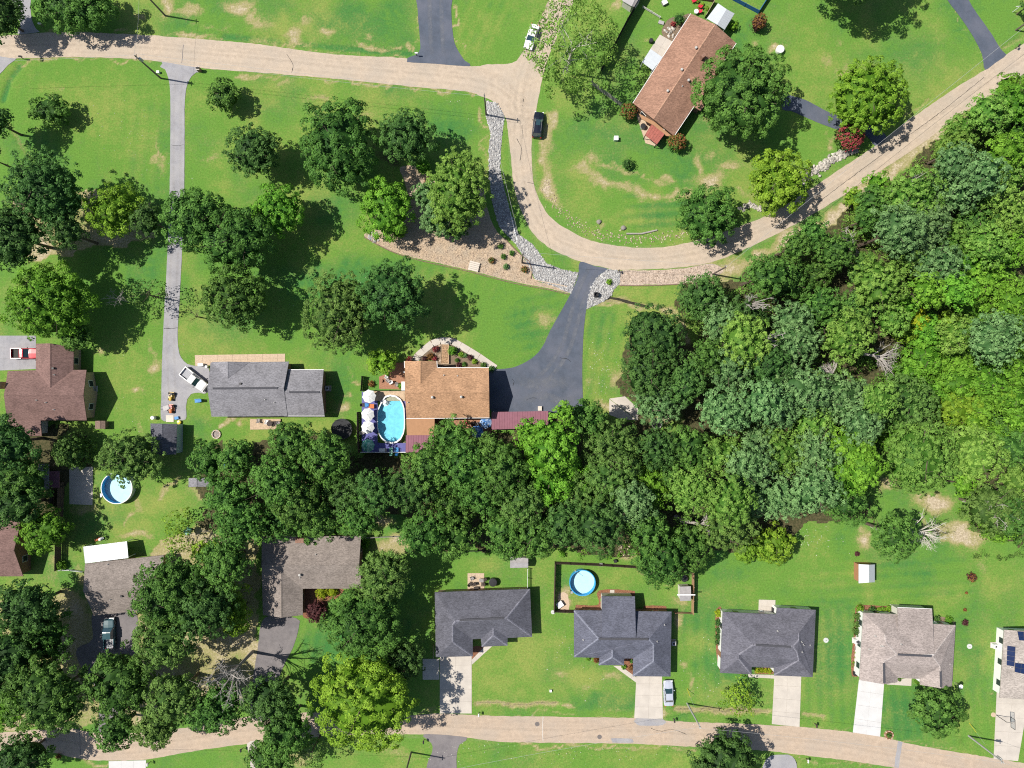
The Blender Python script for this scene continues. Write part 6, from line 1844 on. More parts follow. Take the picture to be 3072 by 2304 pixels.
shrub('Z', 1834, 295, 2.6, 4.6, 'mid', 'red-flowered crape myrtle beside the diagonal road', 'flowering_tree', 'flowering shrubs', 60, 'red', 1.1)
for a in [
    ('C', 1600, 150, 1.3, 3.0, 'purple', 'reddish-brown shrub right of the white carport', 'garden shrubs', 130, 'rust'),
    ('C', 755, 722, 1.6, 3.0, 'mid', 'pink-flowered shrub at the lower left corner of the diagonal house', 'garden shrubs', 110, 'rust'),
    ('C', 1062, 922, 1.7, 3.2, 'mid', 'pink-flowered shrub at the lower end of the diagonal house', 'garden shrubs', 110, 'rust'),
    ('C', 752, 1062, 1.1, 2.2, 'dark', 'small dark shrub alone on the lawn inside the road bend', 'garden shrubs', 110, None),
    ('C', 1425, 165, 1.0, 1.6, 'lime', 'yellow-green shrub in the shadow of the white carport', 'garden shrubs', 120, None),
    ('C', 1085, 125, 1.0, 1.8, 'dark', 'dark shrub above the garden stones by the diagonal house', 'garden shrubs', 120, None),
    ('C', 1045, 155, .5, .8, 'red', 'red flowering plant beside the diagonal house garden stones', 'garden shrubs', 120, None),
    ('J', 392, 640, 2.0, 3.0, 'purple', 'purple-leaved shrub in the corner of the brown L-shaped house', 'garden shrubs', 110, None),
    ('J', 425, 520, 1.15, 1.4, 'yellow', 'bright yellow shrub at the front wall of the brown L-shaped house', 'garden shrubs', 140, None),
    ('J', 495, 515, .95, 1.2, 'yellow', 'smaller yellow shrub right of the bright yellow one at the L house wall', 'garden shrubs', 140, None),
    ('J', 380, 135, .8, 1.4, 'red', 'red flowering shrub behind the chimney of the L-shaped house', 'garden shrubs', 120, None),
    ('J', 420, 120, 1.1, 2.2, 'mid', 'green shrub behind the roof of the L-shaped house', 'garden shrubs', 120, None),
    ('J', 705, 205, .9, 1.5, 'bright', 'green shrub in the shadow at the right end of the L-shaped house', 'garden shrubs', 120, None),
    ('G', 627, 168, .55, .9, 'lime', 'round lime shrub on the rip-rap right of the driveway mouth', 'garden shrubs', 160, None),
    ('B', 1085, 1085, 1.4, 3.0, 'bright', 'bright shrub at the top of the small gravel patch', 'garden shrubs', 110, None),
    ('B', 928, 1495, 1.5, 3.0, 'bright', 'bright shrub at the lower left edge of the gravel bed', 'garden shrubs', 110, None),
    ('G2', 332, 322, .55, .8, 'mid', 'topmost small plant on the open gravel bed', 'gravel bed plants', 150, None),
    ('G2', 440, 388, .5, .8, 'mid', 'small plant nearest the utility pole on the gravel bed', 'gravel bed plants', 150, None),
    ('G2', 358, 423, .5, .8, 'mid', 'small plant in the middle of the gravel bed row', 'gravel bed plants', 150, None),
    ('G2', 242, 462, .55, .8, 'dark', 'reddish-topped small plant above the wooden bench platform', 'gravel bed plants', 150, 'rust'),
    ('G2', 382, 520, .55, .8, 'pine', 'grey-green small plant lowest on the gravel bed', 'gravel bed plants', 150, None),
    ('G2', 562, 548, .6, .9, 'dark', 'spiky reddish plant beside the pole at the gravel bed end', 'gravel bed plants', 130, 'rust'),
    ('L', 1320, 422, .8, 1.0, 'purple', 'spiky purple-green plant alone on the right lawn', 'garden shrubs', 120, 'rust'),
    ('L', 1276, 717, .6, .8, 'purple', 'small dark round bush on the lawn right of the rose-grey house', 'garden shrubs', 140, None),
    ('L', 1276, 634, .3, .4, 'rust', 'little rusty plant above the small dark round bush', 'garden shrubs', 160, None),
    ('L', 1287, 524, .22, .3, 'rust', 'tiny rusty plant below the spiky purple-green one', 'garden shrubs', 160, None),
    ('L', 578, 272, .45, .6, 'purple', 'small dark plant just above the garden shed', 'garden shrubs', 140, None),
    ('K3', 215, 355, .75, 1.1, 'yellow', 'yellow-green round shrub at the upper left corner of the charcoal house', 'clipped shrubs', 170, None),
    ('K3', 215, 525, .65, 1.0, 'dark', 'first dark clipped shrub below the yellow one at the charcoal house', 'clipped shrubs', 190, None),
    ('K3', 213, 655, .62, 1.0, 'dark', 'second dark clipped shrub below the yellow one at the charcoal house', 'clipped shrubs', 190, None),
    ('K3', 205, 765, .6, 1.0, 'dark', 'third dark clipped shrub below the yellow one at the charcoal house', 'clipped shrubs', 190, None),
    ('K3', 200, 860, .58, 1.0, 'dark', 'lowest dark clipped shrub of the row at the charcoal house', 'clipped shrubs', 190, None),
    ('L3', 105, 125, .7, 1.0, 'lime', 'yellow-green shrub at the upper left corner of the rose-grey house', 'clipped shrubs', 170, None),
    ('L3', 295, 148, .62, 1.0, 'dark', 'dark clipped shrub behind the rose-grey house', 'clipped shrubs', 190, None),
    ('L3', 80, 255, .78, 1.2, 'olive', 'uppermost of three olive ball shrubs beside the rose-grey house', 'clipped shrubs', 200, None),
    ('L3', 75, 375, .78, 1.2, 'olive', 'middle of three olive ball shrubs beside the rose-grey house', 'clipped shrubs', 200, None),
    ('L3', 65, 495, .78, 1.2, 'olive', 'lowest of three olive ball shrubs beside the rose-grey house', 'clipped shrubs', 200, None),
    ('L3', 400, 150, .4, .6, 'lime', 'small lime plant right of the dark clipped shrub behind the rose-grey house', 'clipped shrubs', 170, None),
    ('L3', 465, 145, .5, .7, 'lime', 'lime plant in the middle of the bed behind the rose-grey house', 'clipped shrubs', 170, None),
    ('L3', 560, 135, .65, .8, 'lime', 'wide lime plant at the right end of the bed behind the rose-grey house', 'clipped shrubs', 150, None),
    ('L3', 1300, 295, .7, .6, 'olive', 'low olive plant right of the rear roof of the rose-grey house', 'clipped shrubs', 130, None),
    ('L3', 1495, 320, .8, .8, 'bright', 'bright low shrub at the upper right corner of the rose-grey house', 'clipped shrubs', 140, None),
    ('L3', 715, 1240, .25, .5, 'olive', 'small plant in the front notch of the rose-grey house', 'clipped shrubs', 200, None),
    ('L3', 990, 1268, .5, .8, 'bright', 'green plant at the front porch of the rose-grey house', 'clipped shrubs', 170, None),
    ('K3', 900, 1375, .45, .8, 'yellow', 'first yellow shrub from the left in the charcoal house front bed', 'clipped shrubs', 190, None),
    ('K3', 975, 1372, .45, .8, 'yellow', 'second yellow shrub from the left in the charcoal house front bed', 'clipped shrubs', 190, None),
    ('K3', 1045, 1378, .45, .8, 'yellow', 'third yellow shrub from the left in the charcoal house front bed', 'clipped shrubs', 190, None),
    ('K3', 1115, 1382, .45, .8, 'yellow', 'rightmost yellow shrub in the charcoal house front bed', 'clipped shrubs', 190, None),
    ('K2', 515, 1108, .55, .8, 'rust', 'rusty orange plant at the front of the blue-grey cross-shaped house', 'clipped shrubs', 170, None),
    ('K2', 875, 1185, .5, .8, 'rust', 'rusty plant beside the front walk of the blue-grey house', 'clipped shrubs', 170, None),
    ('K2', 880, 1120, .35, .7, 'mid', 'green plant at the entry of the blue-grey house', 'clipped shrubs', 170, None),
    ('K2', 800, 1180, .45, .5, 'bright', 'low green plant along the front walk of the blue-grey house', 'clipped shrubs', 170, None),
    ('K2', 430, 1092, .4, .5, 'bright', 'low green plant under the left front eave of the blue-grey house', 'clipped shrubs', 170, None),
    ('F2', 1340, 262, .55, .8, 'lime', 'lime ball shrub in the front garden of the orange-brown house', 'front garden plants', 170, None),
    ('F2', 1508, 348, .5, .8, 'lime', 'second lime ball shrub nearer the orange-brown house wall', 'front garden plants', 170, None),
    ('F2', 1025, 195, .55, 1.0, 'red', 'dark red plant left of the wooden trellis bed', 'front garden plants', 150, 'purple'),
    ('F2', 960, 285, .7, .9, 'rust', 'brownish plant in the left front garden of the orange-brown house', 'front garden plants', 130, None),
    ('F2', 1010, 315, .45, .7, 'red', 'reddish plant touching the eave of the orange-brown house', 'front garden plants', 150, None),
    ('F2', 890, 315, .5, .7, 'purple', 'purple-brown plant near the gate by the orange-brown house', 'front garden plants', 150, None),
    ('F2', 1235, 215, .9, 1.6, 'bright', 'leafy green vine right of the wooden trellis bed', 'front garden plants', 130, None),
    ('F2', 1455, 300, .5, .7, 'purple', 'reddish-purple plant at the right side of the front garden', 'front garden plants', 150, None),
    ('F2', 1315, 395, .55, .7, 'purple', 'purple plant in front of the orange-brown house wall', 'front garden plants', 150, None),
    ('F2', 1380, 385, .45, .6, 'mid', 'green plant right of the purple one at the house wall', 'front garden plants', 150, None),
    ('F2', 1620, 395, .6, .8, 'olive', 'olive plant at the right end of the front garden', 'front garden plants', 150, None),
    ('F2', 1290, 335, .4, .6, 'mid', 'small green plant beside the inner garden path', 'front garden plants', 150, None),
    ('F2', 1390, 275, .4, .6, 'pine', 'grey-green plant right of the lime ball shrub', 'front garden plants', 150, None),
    ('F2', 1720, 440, .6, 1.0, 'dark', 'dark shrub at the driveway corner of the orange-brown house', 'front garden plants', 150, None),
    ('F2', 225, 630, .6, .8, 'rust', 'brownish grass clump in the small fenced bed by the pool', 'front garden plants', 130, None),
    ('F2', 590, 660, .5, .9, 'bright', 'green plant beside the white cabinet at the pool deck', 'front garden plants', 150, None),
    ('F2', 1400, 1110, .5, .8, 'red', 'red plant on the back patio of the orange-brown house', 'front garden plants', 150, None),
    ('F2', 700, 325, .6, 1.2, 'red', 'red-leaved shrub left of the garden gate', 'front garden plants', 150, None),
    ('C2', 1045, 15, .35, .6, 'lime', 'lime plant between the red chairs at the top', 'front garden plants', 170, None),
    ('C2', 1110, 50, .3, .5, 'lime', 'lime plant right of the red chairs', 'front garden plants', 170, None),
    ('C2', 1165, 105, .4, .4, 'lime', 'lime plant inside the wooden planter by the red chairs', 'front garden plants', 170, None),
    ('I', 395, 345, .9, 1.6, 'bright', 'bright green bush at the lower end of the left wooden fence', 'garden shrubs', 130, None),
    ('L', 785, 1447, .45, .9, 'mid', 'green plant in the round planter by the road', 'garden shrubs', 150, None),
    ('I', 380, 1585, .45, .6, 'rust', 'brown dry plant near the road at the lower left', 'garden shrubs', 120, None),
]:
    shrub(*a[:7], group=a[7], dens=a[8], mix=a[9])

# ------------------------------------------------------------------ vehicles
def paint(name, col):
    return mat(name, col, .28, .03, 1, .5, coat=.6)


TYRE = mat('tyre_rubber', (0.02, 0.02, 0.02), .8, .1, 6)
RIM = mat('alloy_rim', (0.45, 0.45, 0.46), .35, .05, 6, .5, .8)
LAMP = mat('headlight_glass', (0.75, 0.77, 0.78), .1, .03, 5, .6)
TAIL = mat('tail_light_red', (0.45, 0.02, 0.02), .2, .05, 5, .5)
CGLASS = mat('car_glass', (0.025, 0.060, 0.072), .06, .1, 3, .8, coat=1.0)
BEDM = mat('bed_liner', (0.36, 0.36, 0.38), .7, .08, 6)
BEDK = mat('black_bed_liner', (0.03, 0.03, 0.03), .7, .08, 6)


def loft(secs):
    """secs: list of (x, [(y,z)...]) -> closed body"""
    n = len(secs[0][1])
    vv, ff = [], []
    for x, pr in secs:
        vv += [(x, y, z) for y, z in pr]
    for k in range(len(secs) - 1):
        for i in range(n):
            j = (i + 1) % n
            ff.append((k * n + i, k * n + j, (k + 1) * n + j, (k + 1) * n + i))
    ff.append(tuple(range(n)))
    ff.append(tuple((len(secs) - 1) * n + i for i in range(n - 1, -1, -1)))
    return MB().add(vv, ff)


def sec(w, z0, z1, crown=.05):
    return [(-w * .94, z0), (-w, z0 + (z1 - z0) * .45), (-w * .95, z1 - .06), (-w * .82, z1), (0, z1 + crown), (w * .82, z1), (w * .95, z1 - .06), (w, z0 + (z1 - z0) * .45), (w * .94, z0)]


def wheels(root, L_, W_, r=.33, fx=None, rx=None):
    for x in (fx or L_ * .30, rx or -L_ * .30):
        for s in (-1, 1):
            w = link('wheel', MB().tube((0, -.11, 0), (0, .11, 0), r, r, 18).mesh('tyre', TYRE), root)
            w.location = (x, s * (W_ / 2 - .12), r)
            link('rim', MB().tube((0, s * .10, 0), (0, s * .125, 0), r * .62, r * .55, 12).mesh('rim', RIM), w)


def greenhouse(root, pts, W_, z0, z1, col, wtop=.70):
    """glass house: pts = (rear base x, rear top x, front top x, front base x)"""
    rb_, rt, ft, fb = pts
    hb, ht = W_ * .435, W_ * .5 * wtop
    B = [(rb_, -hb, z0), (fb, -hb, z0), (fb, hb, z0), (rb_, hb, z0)]
    T = [(rt, -ht, z1), (ft, -ht, z1), (ft, ht, z1), (rt, ht, z1)]
    MB().add([B[1], B[2], T[2], T[1]], [(0, 1, 2, 3)]).obj('windshield', CGLASS, root)
    MB().add([B[3], B[0], T[0], T[3]], [(0, 1, 2, 3)]).obj('rear_window', CGLASS, root)
    MB().add([B[0], B[1], T[1], T[0]], [(0, 1, 2, 3)]).obj('side_window', CGLASS, root)
    MB().add([B[2], B[3], T[3], T[2]], [(0, 1, 2, 3)]).obj('side_window', CGLASS, root)
    mb = loft([(rt - .06, [(-ht * .9, z1 - .03), (-ht * .9, z1), (0, z1 + .015), (ht * .9, z1), (ht * .9, z1 - .03)]),
               (rt + .1, [(-ht, z1 - .03), (-ht * .97, z1 + .03), (0, z1 + .06), (ht * .97, z1 + .03), (ht, z1 - .03)]),
               (ft - .1, [(-ht, z1 - .03), (-ht * .97, z1 + .03), (0, z1 + .06), (ht * .97, z1 + .03), (ht, z1 - .03)]),
               (ft + .06, [(-ht * .9, z1 - .03), (-ht * .9, z1), (0, z1 + .015), (ht * .9, z1), (ht * .9, z1 - .03)])])
    roof = mb.obj('roof', col, root)
    for a, b in ((B[0], T[0]), (B[1], T[1]), (B[2], T[2]), (B[3], T[3])):
        MB().tube(a, b, .055, .05, 6).obj('pillar', col, root)
    mx = (rt + ft) / 2
    for s in (-1, 1):
        MB().tube((mx, s * (hb + .005), z0), (mx, s * ht, z1), .05, .045, 6).obj('pillar', col, root)
    return roof


def lights(root, L_, W_, zf, zr):
    for s in (-1, 1):
        MB().box((L_ / 2 - .12, s * W_ * .36, zf), (.22, .34, .13), s * -.25).obj('headlight', LAMP, root)
        MB().box((-L_ / 2 + .08, s * W_ * .38, zr), (.14, .26, .16)).obj('tail_light', TAIL, root)


def mirrors(root, x, W_, z, m):
    for s in (-1, 1):
        MB().box((x, s * (W_ / 2 + .08), z), (.12, .20, .13), s * .2).obj('mirror', m, root)


def sedan(label, t, u, v, hd, col, suv=False):
    L_, W_ = (4.85, 1.92) if suv else (4.75, 1.82)
    root = thing('suv' if suv else 'sedan_car', label, 'car', P(t, u, v, .5).xy.to_3d(), math.radians(hd), 'parked vehicles')
    zb = 1.02 if suv else .90
    zh = .98 if suv else .84
    h = L_ / 2
    zt_rear = zb if not suv else 1.0
    body = loft([(-h, sec(W_ * .38, .38, .62, .01)), (-h + .12, sec(W_ * .46, .27, zt_rear - .06)), (-h + .6, sec(W_ * .5, .22, zt_rear)), (-h + 1.4, sec(W_ * .5, .2, zb)), (h - 1.75, sec(W_ * .5, .2, zb)),
                 (h - 1.2, sec(W_ * .495, .2, zh + .04)), (h - .5, sec(W_ * .475, .22, zh - .04)), (h - .15, sec(W_ * .43, .28, zh - .16)), (h, sec(W_ * .33, .38, zh - .32, .01))])
    body.obj('body', col, root)
    if suv:
        roof = greenhouse(root, (-h + .22, -h + .62, h - 2.25, h - 1.45), W_, zb - .03, 1.66, col, .74)
        for s in (-1, 1):
            MB().box((-.35, s * W_ * .335, 1.745), (2.3, .05, .05)).obj('roof_rail', RIM, roof)
        MB().box((.05, 0, 1.722), (.95, .8, .02)).obj('sunroof', CGLASS, roof)
    else:
        greenhouse(root, (-h + .75, -h + 1.45, h - 2.2, h - 1.35), W_, zb - .03, 1.42, col)
    wheels(root, L_, W_, .34 if suv else .32)
    lights(root, L_, W_, .68, .75)
    mirrors(root, h - 1.75, W_, zb + .06, col)
    MB().box((h - .03, 0, .42), (.1, W_ * .6, .18)).obj('grille', DARK, root)
    return root


def pickup(label, t, u, v, hd, col, L_=5.6, bed=BEDM):
    W_ = 1.98
    root = thing('pickup_truck', label, 'pickup truck', P(t, u, v, .5).xy.to_3d(), math.radians(hd), 'parked vehicles')
    h = L_ / 2
    bl = 1.95
    body = loft([(-h + bl, sec(W_ * .49, .38, 1.08, .0)), (-h + bl + .3, sec(W_ * .5, .36, 1.10)), (h - 1.55, sec(W_ * .5, .36, 1.10)), (h - 1.1, sec(W_ * .5, .36, 1.06)), (h - .3, sec(W_ * .47, .38, .98)), (h - .02, sec(W_ * .42, .45, .84, .01))])
    body.obj('body', col, root)
    greenhouse(root, (-h + bl + .02, -h + bl + .18, h - 2.25, h - 1.5), W_, 1.06, 1.74, col, .78)
    bed_o = MB().box((-h + bl / 2, 0, .62), (bl - .06, W_ * .96, .14)).obj('bed_floor', bed, root)
    for s in (-1, 1):
        MB().box((-h + bl / 2, s * (W_ / 2 - .07), .80), (bl, .13, .58)).obj('bed_side', col, root)
    MB().box((-h + .05, 0, .80), (.10, W_ * .9, .56)).obj('tailgate', col, root)
    for i in range(5):
        MB().box((-h + bl / 2, (i - 2) * .3, .70), (bl - .2, .08, .03)).obj('bed_rib', bed, bed_o)
    MB().box((-h - .06, 0, .50), (.16, W_ * .92, .16)).obj('rear_bumper', RIM, root)
    MB().box((h + .02, 0, .55), (.16, W_ * .9, .2)).obj('front_bumper', RIM, root)
    wheels(root, L_, W_, .40, L_ * .33, -L_ * .30)
    lights(root, L_, W_, .80, .85)
    mirrors(root, h - 1.75, W_, 1.18, DARK)
    return root


sedan('white sedan parked on the grass verge left of the upper junction', 'C', 127, 240, 252, paint('white_car_paint', (0.78, 0.78, 0.77)))
sedan('black SUV parked half on the grass at the inside of the bend', 'C', 168, 812, 84, paint('black_car_paint', (0.008, 0.011, 0.022)), True)
sedan('silver sedan parked right of the concrete driveway of the blue-grey house', 'K', 1013, 1172, 92, paint('silver_car_paint', (0.45, 0.48, 0.56)))
pickup('white pickup parked askew beside the grey-roofed house', 'E', 1262, 800, -38, MATS['white_car_paint'], 5.3)
pickup('red pickup with a black bed left of the maroon T house', 'E', 168, 632, 0, paint('red_car_paint', (0.55, 0.015, 0.03)), 5.0, BEDK)
pickup('dark teal pickup parked nose-in at the taupe house', 'I', 714, 785, 91, paint('teal_car_paint', (0.030, 0.085, 0.105)))


# riding mowers on the long driveway
def mower(label, t, u, v, hd, col, seatc):
    root = thing('riding_mower', label, 'mower', P(t, u, v), math.radians(hd), 'riding mowers')
    loft([(.05, sec(.26, .3, .78, .03)), (.6, sec(.27, .3, .74, .03)), (.85, sec(.2, .36, .62, .01))]).obj('hood', col, root)
    MB().box((-.35, 0, .42), (.9, .8, .14)).obj('chassis', col, root)
    MB().box((0, 0, .24), (.9, 1.15, .16), 0, .92).obj('mower_deck', col, root)
    MB().box((-.42, 0, .58), (.42, .46, .12)).obj('seat', seatc, root)
    MB().box((-.66, 0, .82), (.1, .44, .40)).obj('backrest', seatc, root)
    MB().tube((.02, 0, .7), (-.12, 0, .98), .025, .025, 6).lathe([(.19, 0), (.19, .03)], 12, (-.13, 0, .97)).obj('steering_wheel', DARK, root)
    for x, r, w in ((.62, .19, .16), (-.5, .27, .24)):
        for s in (-1, 1):
            MB().tube((x, s * (.46 - w / 2), r), (x, s * (.46 + w / 2), r), r, r, 14).obj('wheel', TYRE, root)


YEL = paint('mower_yellow', (0.62, 0.40, 0.06))
ORG = paint('mower_orange', (0.58, 0.17, 0.05))
mower('black and yellow riding mower on the long driveway end', 'E2', 290, 485, -100, YEL, DARK)
mower('orange and red riding mower parked below the yellow one', 'E2', 290, 625, -92, ORG, paint('mower_red', (.45, .03, .05)))
wb = thing('wheelbarrow', 'grey wheelbarrow-like cart beside the orange mower', 'cart', P('E2', 238, 615))
MB().box((0, 0, .5), (.9, .65, .3), .3, 1.25).obj('tray', METALG, wb)
MB().tube((.55, -.05, .2), (.55, .05, .2), .2, .2, 12).obj('wheel', TYRE, wb)
for s in (-1, 1):
    MB().tube((.5, s * .15, .22), (-1.0, s * .3, .6), .025, .025, 6).obj('handle', DARK, wb)
    MB().tube((-.25, s * .25, .4), (-.3, s * .25, 0), .025, .025, 6).obj('leg', DARK, wb)

# ------------------------------------------------------------------ pools
def water_material():
    m, nt, b = newmat('pool_water')
    N, L = nt.nodes, nt.links
    tr = N.new('ShaderNodeBsdfTransparent')
    tr.inputs['Color'].default_value = (0.84, 0.97, 0.99, 1)
    gl = N.new('ShaderNodeBsdfGlossy')
    gl.inputs['Roughness'].default_value = .03
    fr = N.new('ShaderNodeFresnel')
    fr.inputs['IOR'].default_value = 1.33
    nz = N.new('ShaderNodeTexNoise')
    nz.inputs['Scale'].default_value = 1.6
    nz.inputs['Detail'].default_value = 4
    geo = N.new('ShaderNodeNewGeometry')
    L.new(geo.outputs['Position'], nz.inputs['Vector'])
    bp = N.new('ShaderNodeBump')
    bp.inputs['Strength'].default_value = .25
    bp.inputs['Distance'].default_value = .05
    L.new(nz.outputs['Fac'], bp.inputs['Height'])
    L.new(bp.outputs['Normal'], gl.inputs['Normal'])
    L.new(bp.outputs['Normal'], fr.inputs['Normal'])
    ms = N.new('ShaderNodeMixShader')
    L.new(fr.outputs[0], ms.inputs[0])
    L.new(tr.outputs[0], ms.inputs[1])
    L.new(gl.outputs[0], ms.inputs[2])
    L.new(ms.outputs[0], N['Material Output'].inputs['Surface'])
    return m


WATER = water_material()
LINER = mat('pool_liner', (0.230, 0.600, 0.740), .6, .10, 1.4, .3, fine=2.2, fine_amt=.06)
LINERB = mat('pool_liner_blue', (0.050, 0.400, 0.780), .6, .05, 1.4, .3)
LINERW = mat('pool_liner_pale', (0.680, 0.820, 0.860), .6, .05, 1.4, .3)
RIMW = mat('pool_rim', (0.72, 0.73, 0.74), .4, .03, 3, .4)
POOLBLUE = mat('pool_wall_blue', (0.045, 0.330, 0.640), .5, .05, 3, .4)


def pool_shape(name, label, ctr, outline, hw, wl, floor_m, wall_m, out_m, rim_m, rim_w, floor_z=.05):
    root = thing(name, label, 'pool', ctr)
    n = len(outline)
    def ring(k, z):
        return [(x * k, y * k, z) for x, y in outline]
    R = sum(math.hypot(x, y) for x, y in outline) / n
    ki = 1 - .04 / R
    def band(a, b):
        return MB().add(a + b, [(i, (i + 1) % n, (i + 1) % n + n, i + n) for i in range(n)])
    band(ring(1, 0), ring(1, hw)).obj('outer_wall', out_m, root)
    band(ring(ki, hw), ring(ki, floor_z)).obj('inner_wall', wall_m, root)
    kw = 1 + rim_w / 2 / R
    kq = 1 - rim_w / 2 / R
    if rim_w > .01:
        segs = n if n <= 24 else 24
        st = n // segs
        for s in range(segs):
            ids = [(s * st + k) % n for k in range(st + 1)]
            vv = []
            for k_, z in ((kw, hw - .02), (kw, hw + .05), (kq, hw + .05), (kq, hw - .02)):
                vv += [(outline[i][0] * k_, outline[i][1] * k_, z) for i in ids]
            m_ = st + 1
            ff = []
            for q in range(4):
                q2 = (q + 1) % 4
                for i in range(st):
                    ff.append((q * m_ + i, q * m_ + i + 1, q2 * m_ + i + 1, q2 * m_ + i))
            MB().add(vv, ff).obj('rim', rim_m, root)
    MB().add(ring(ki, floor_z), [tuple(range(n))]).obj('floor', floor_m, root)
    MB().add(ring(ki, wl), [tuple(range(n))]).obj('water', WATER, root)
    return root


def circ(r, n=48):
    return [(r * math.cos(2 * math.pi * i / n), r * math.sin(2 * math.pi * i / n)) for i in range(n)]


pp = P('E', 763, 1503, .9)
pool_shape('round_pool', 'round above-ground pool partly under the grey-olive tree', (pp.x, pp.y, 0), circ(2.85), 1.25, .95, LINERW, LINERB, RIMW, RIMW, .14)
lad = thing('pool_ladder', 'white steps leaning on the round pool under the olive tree', 'ladder', P('E', 664, 1547))
for i in range(3):
    MB().box((i * .22 - .2, 0, .2 + i * .3), (.24, .6, .06)).obj('step', WHITE, lad)
for s in (-1, 1):
    MB().tube((-.35, s * .32, 0), (.4, s * .32, 1.35), .03, .03, 6).obj('side_rail', WHITE, lad)
pp = P('K2', 370, 302, .9)
pool_shape('round_pool', 'round above-ground pool inside the fenced yard', (pp.x, pp.y, 0), circ(2.35), 1.2, .95, LINERW, LINERB, POOLBLUE, POOLBLUE, .13)
pu = thing('pool_pump', 'grey filter pump beside the pool in the fenced yard', 'pump', P('K2', 300, 180))
MB().tube((0, 0, 0), (0, 0, .6), .2, .2, 12).lathe([(.2, .6), (.12, .75), (.03, .78)], 12).obj('filter_tank', VENT, pu)
MB().box((.4, 0, .15), (.4, .3, .3)).obj('pump_motor', DARK, pu)
MB().tube((0, 0, .4), (.9, -.9, .7), .03, .03, 6).obj('hose', WHITE, pu)
sb = thing('skimmer_box', 'black skimmer box at the lower left of the fenced pool', 'skimmer', P('K2', 255, 390))
MB().box((0, 0, .45), (.35, .4, .9)).obj('housing', DARK, sb)
MB().box((0, 0, .93), (.38, .43, .06)).obj('lid', METALG, sb)

# oval pool with deck
a_ = (P('F2', 635, 1000) - P('F2', 300, 1000)).length / 2
ov = []
for u, v in [(330, 905), (365, 835), (400, 790), (460, 772), (530, 785), (585, 825), (615, 880), (632, 940), (637, 1060), (635, 1180), (622, 1245), (590, 1310), (540, 1350), (475, 1362), (410, 1350), (355, 1305), (325, 1250), (305, 1180), (300, 1060), (303, 970)]:
    ov.append(P('F2', u, v, 1.2))
oc = sum(ov, Vector()) / len(ov)
oc.z = 0
sm = smooth_poly([Vector((p.x - oc.x, p.y - oc.y, 0)) for p in ov], True, .45)
pool = pool_shape('oval_pool', 'oval above-ground pool with pale rim and turquoise water', oc, [(p.x, p.y) for p in ov and [Vector((q.x - oc.x, q.y - oc.y, 0)) for q in ov]], 1.35, 1.15, LINER, LINER, RIMW, RIMW, .26, .6)
st = thing('pool_steps', 'white corner steps in the upper left of the oval pool', 'steps', P('F2', 385, 850, 1.2).xy.to_3d())
for i, r in enumerate((.42, .66, .9)):
    MB().lathe([(r, 0), (r, .24)], 20, (0, 0, 1.02 - i * .28)).obj('step', WHITE, st)
for s in (-.15, .35):
    MB().tube((-.35, s, 1.2), (-.2, s, 1.9), .025, .025, 6).tube((-.2, s, 1.9), (.35, s - .3, 1.85), .025, .025, 6).tube((.35, s - .3, 1.85), (.4, s - .3, 1.0), .025, .025, 6).obj('handrail', RIMW, st)
DECKB = mat('deck_blue_paint', (0.120, 0.120, 0.330), .7, .10, 2, .3, stretch=(1, 6, 1))
DECKT = mat('deck_timber', (0.520, 0.390, 0.270), .85, .15, 3, .2)
DECKD = mat('deck_dark', (0.10, 0.09, 0.10), .9, .2, 4)


def deck(name, label, t, quad, n, z, m, w_gap=.012, drop=None):
    a, b, c_, d = PL(t, quad, z)
    root = thing(name, label, 'deck', ((a + b + c_ + d) / 4).xy.to_3d())
    o = root.location
    drop = z if drop is None else drop
    for i in range(n):
        q = [a.lerp(b, i / n), a.lerp(b, (i + 1) / n), d.lerp(c_, (i + 1) / n), d.lerp(c_, i / n)]
        q[0], q[1] = q[0].lerp(q[1], .03), q[1].lerp(q[0], .03)
        q[3], q[2] = q[3].lerp(q[2], .03), q[2].lerp(q[3], .03)
        MB().prism([(p.x - o.x, p.y - o.y) for p in q], z - .04, z).obj('deck_board', m, root)
    for p in (a, b, c_, d):
        cc = (p - o) * .96
        MB().box((cc.x, cc.y, (z - .04) / 2), (.12, .12, z - .04)).obj('deck_post', m, root)
    return root


deck('pool_deck', 'timber deck boards at the head of the oval pool', 'F2', [(250, 722), (640, 715), (640, 840), (250, 840)], 24, 1.0, DECKT)
deck('pool_deck', 'blue-painted deck along the left side of the oval pool under the umbrellas', 'F2', [(105, 720), (105, 1480), (300, 1480), (300, 842)], 34, .98, DECKB)
deck('pool_deck', 'blue-painted deck below the oval pool', 'F2', [(300, 1365), (655, 1365), (655, 1480), (300, 1480)], 22, .98, DECKB)
deck('pool_deck', 'narrow blue deck strip between oval pool and house', 'F2', [(606, 842), (652, 842), (658, 1060), (640, 1060)], 3, .96, DECKB)
deck('back_deck', 'wooden deck behind the grey-roofed house', 'Z', [(540, 905), (606, 905), (606, 927), (540, 928)], 26, .3, DECKT)
rail = thing('deck_railing', 'white railing along the lower edge of the pool deck', 'railing', P('F2', 370, 1482))
q0, q1_ = P('F2', 90, 1482, 1.9) - rail.location, P('F2', 655, 1482, 1.9) - rail.location
for k in range(5):
    p = q0.lerp(q1_, k / 4)
    MB().box((p.x, p.y, .95), (.09, .09, 1.9)).obj('post', WHITE, rail)
for z in (1.88, 1.5, 1.15):
    MB().box(((q0.x + q1_.x) / 2, (q0.y + q1_.y) / 2, z), ((q1_ - q0).length, .06, .09), 0).obj('rail', WHITE, rail)


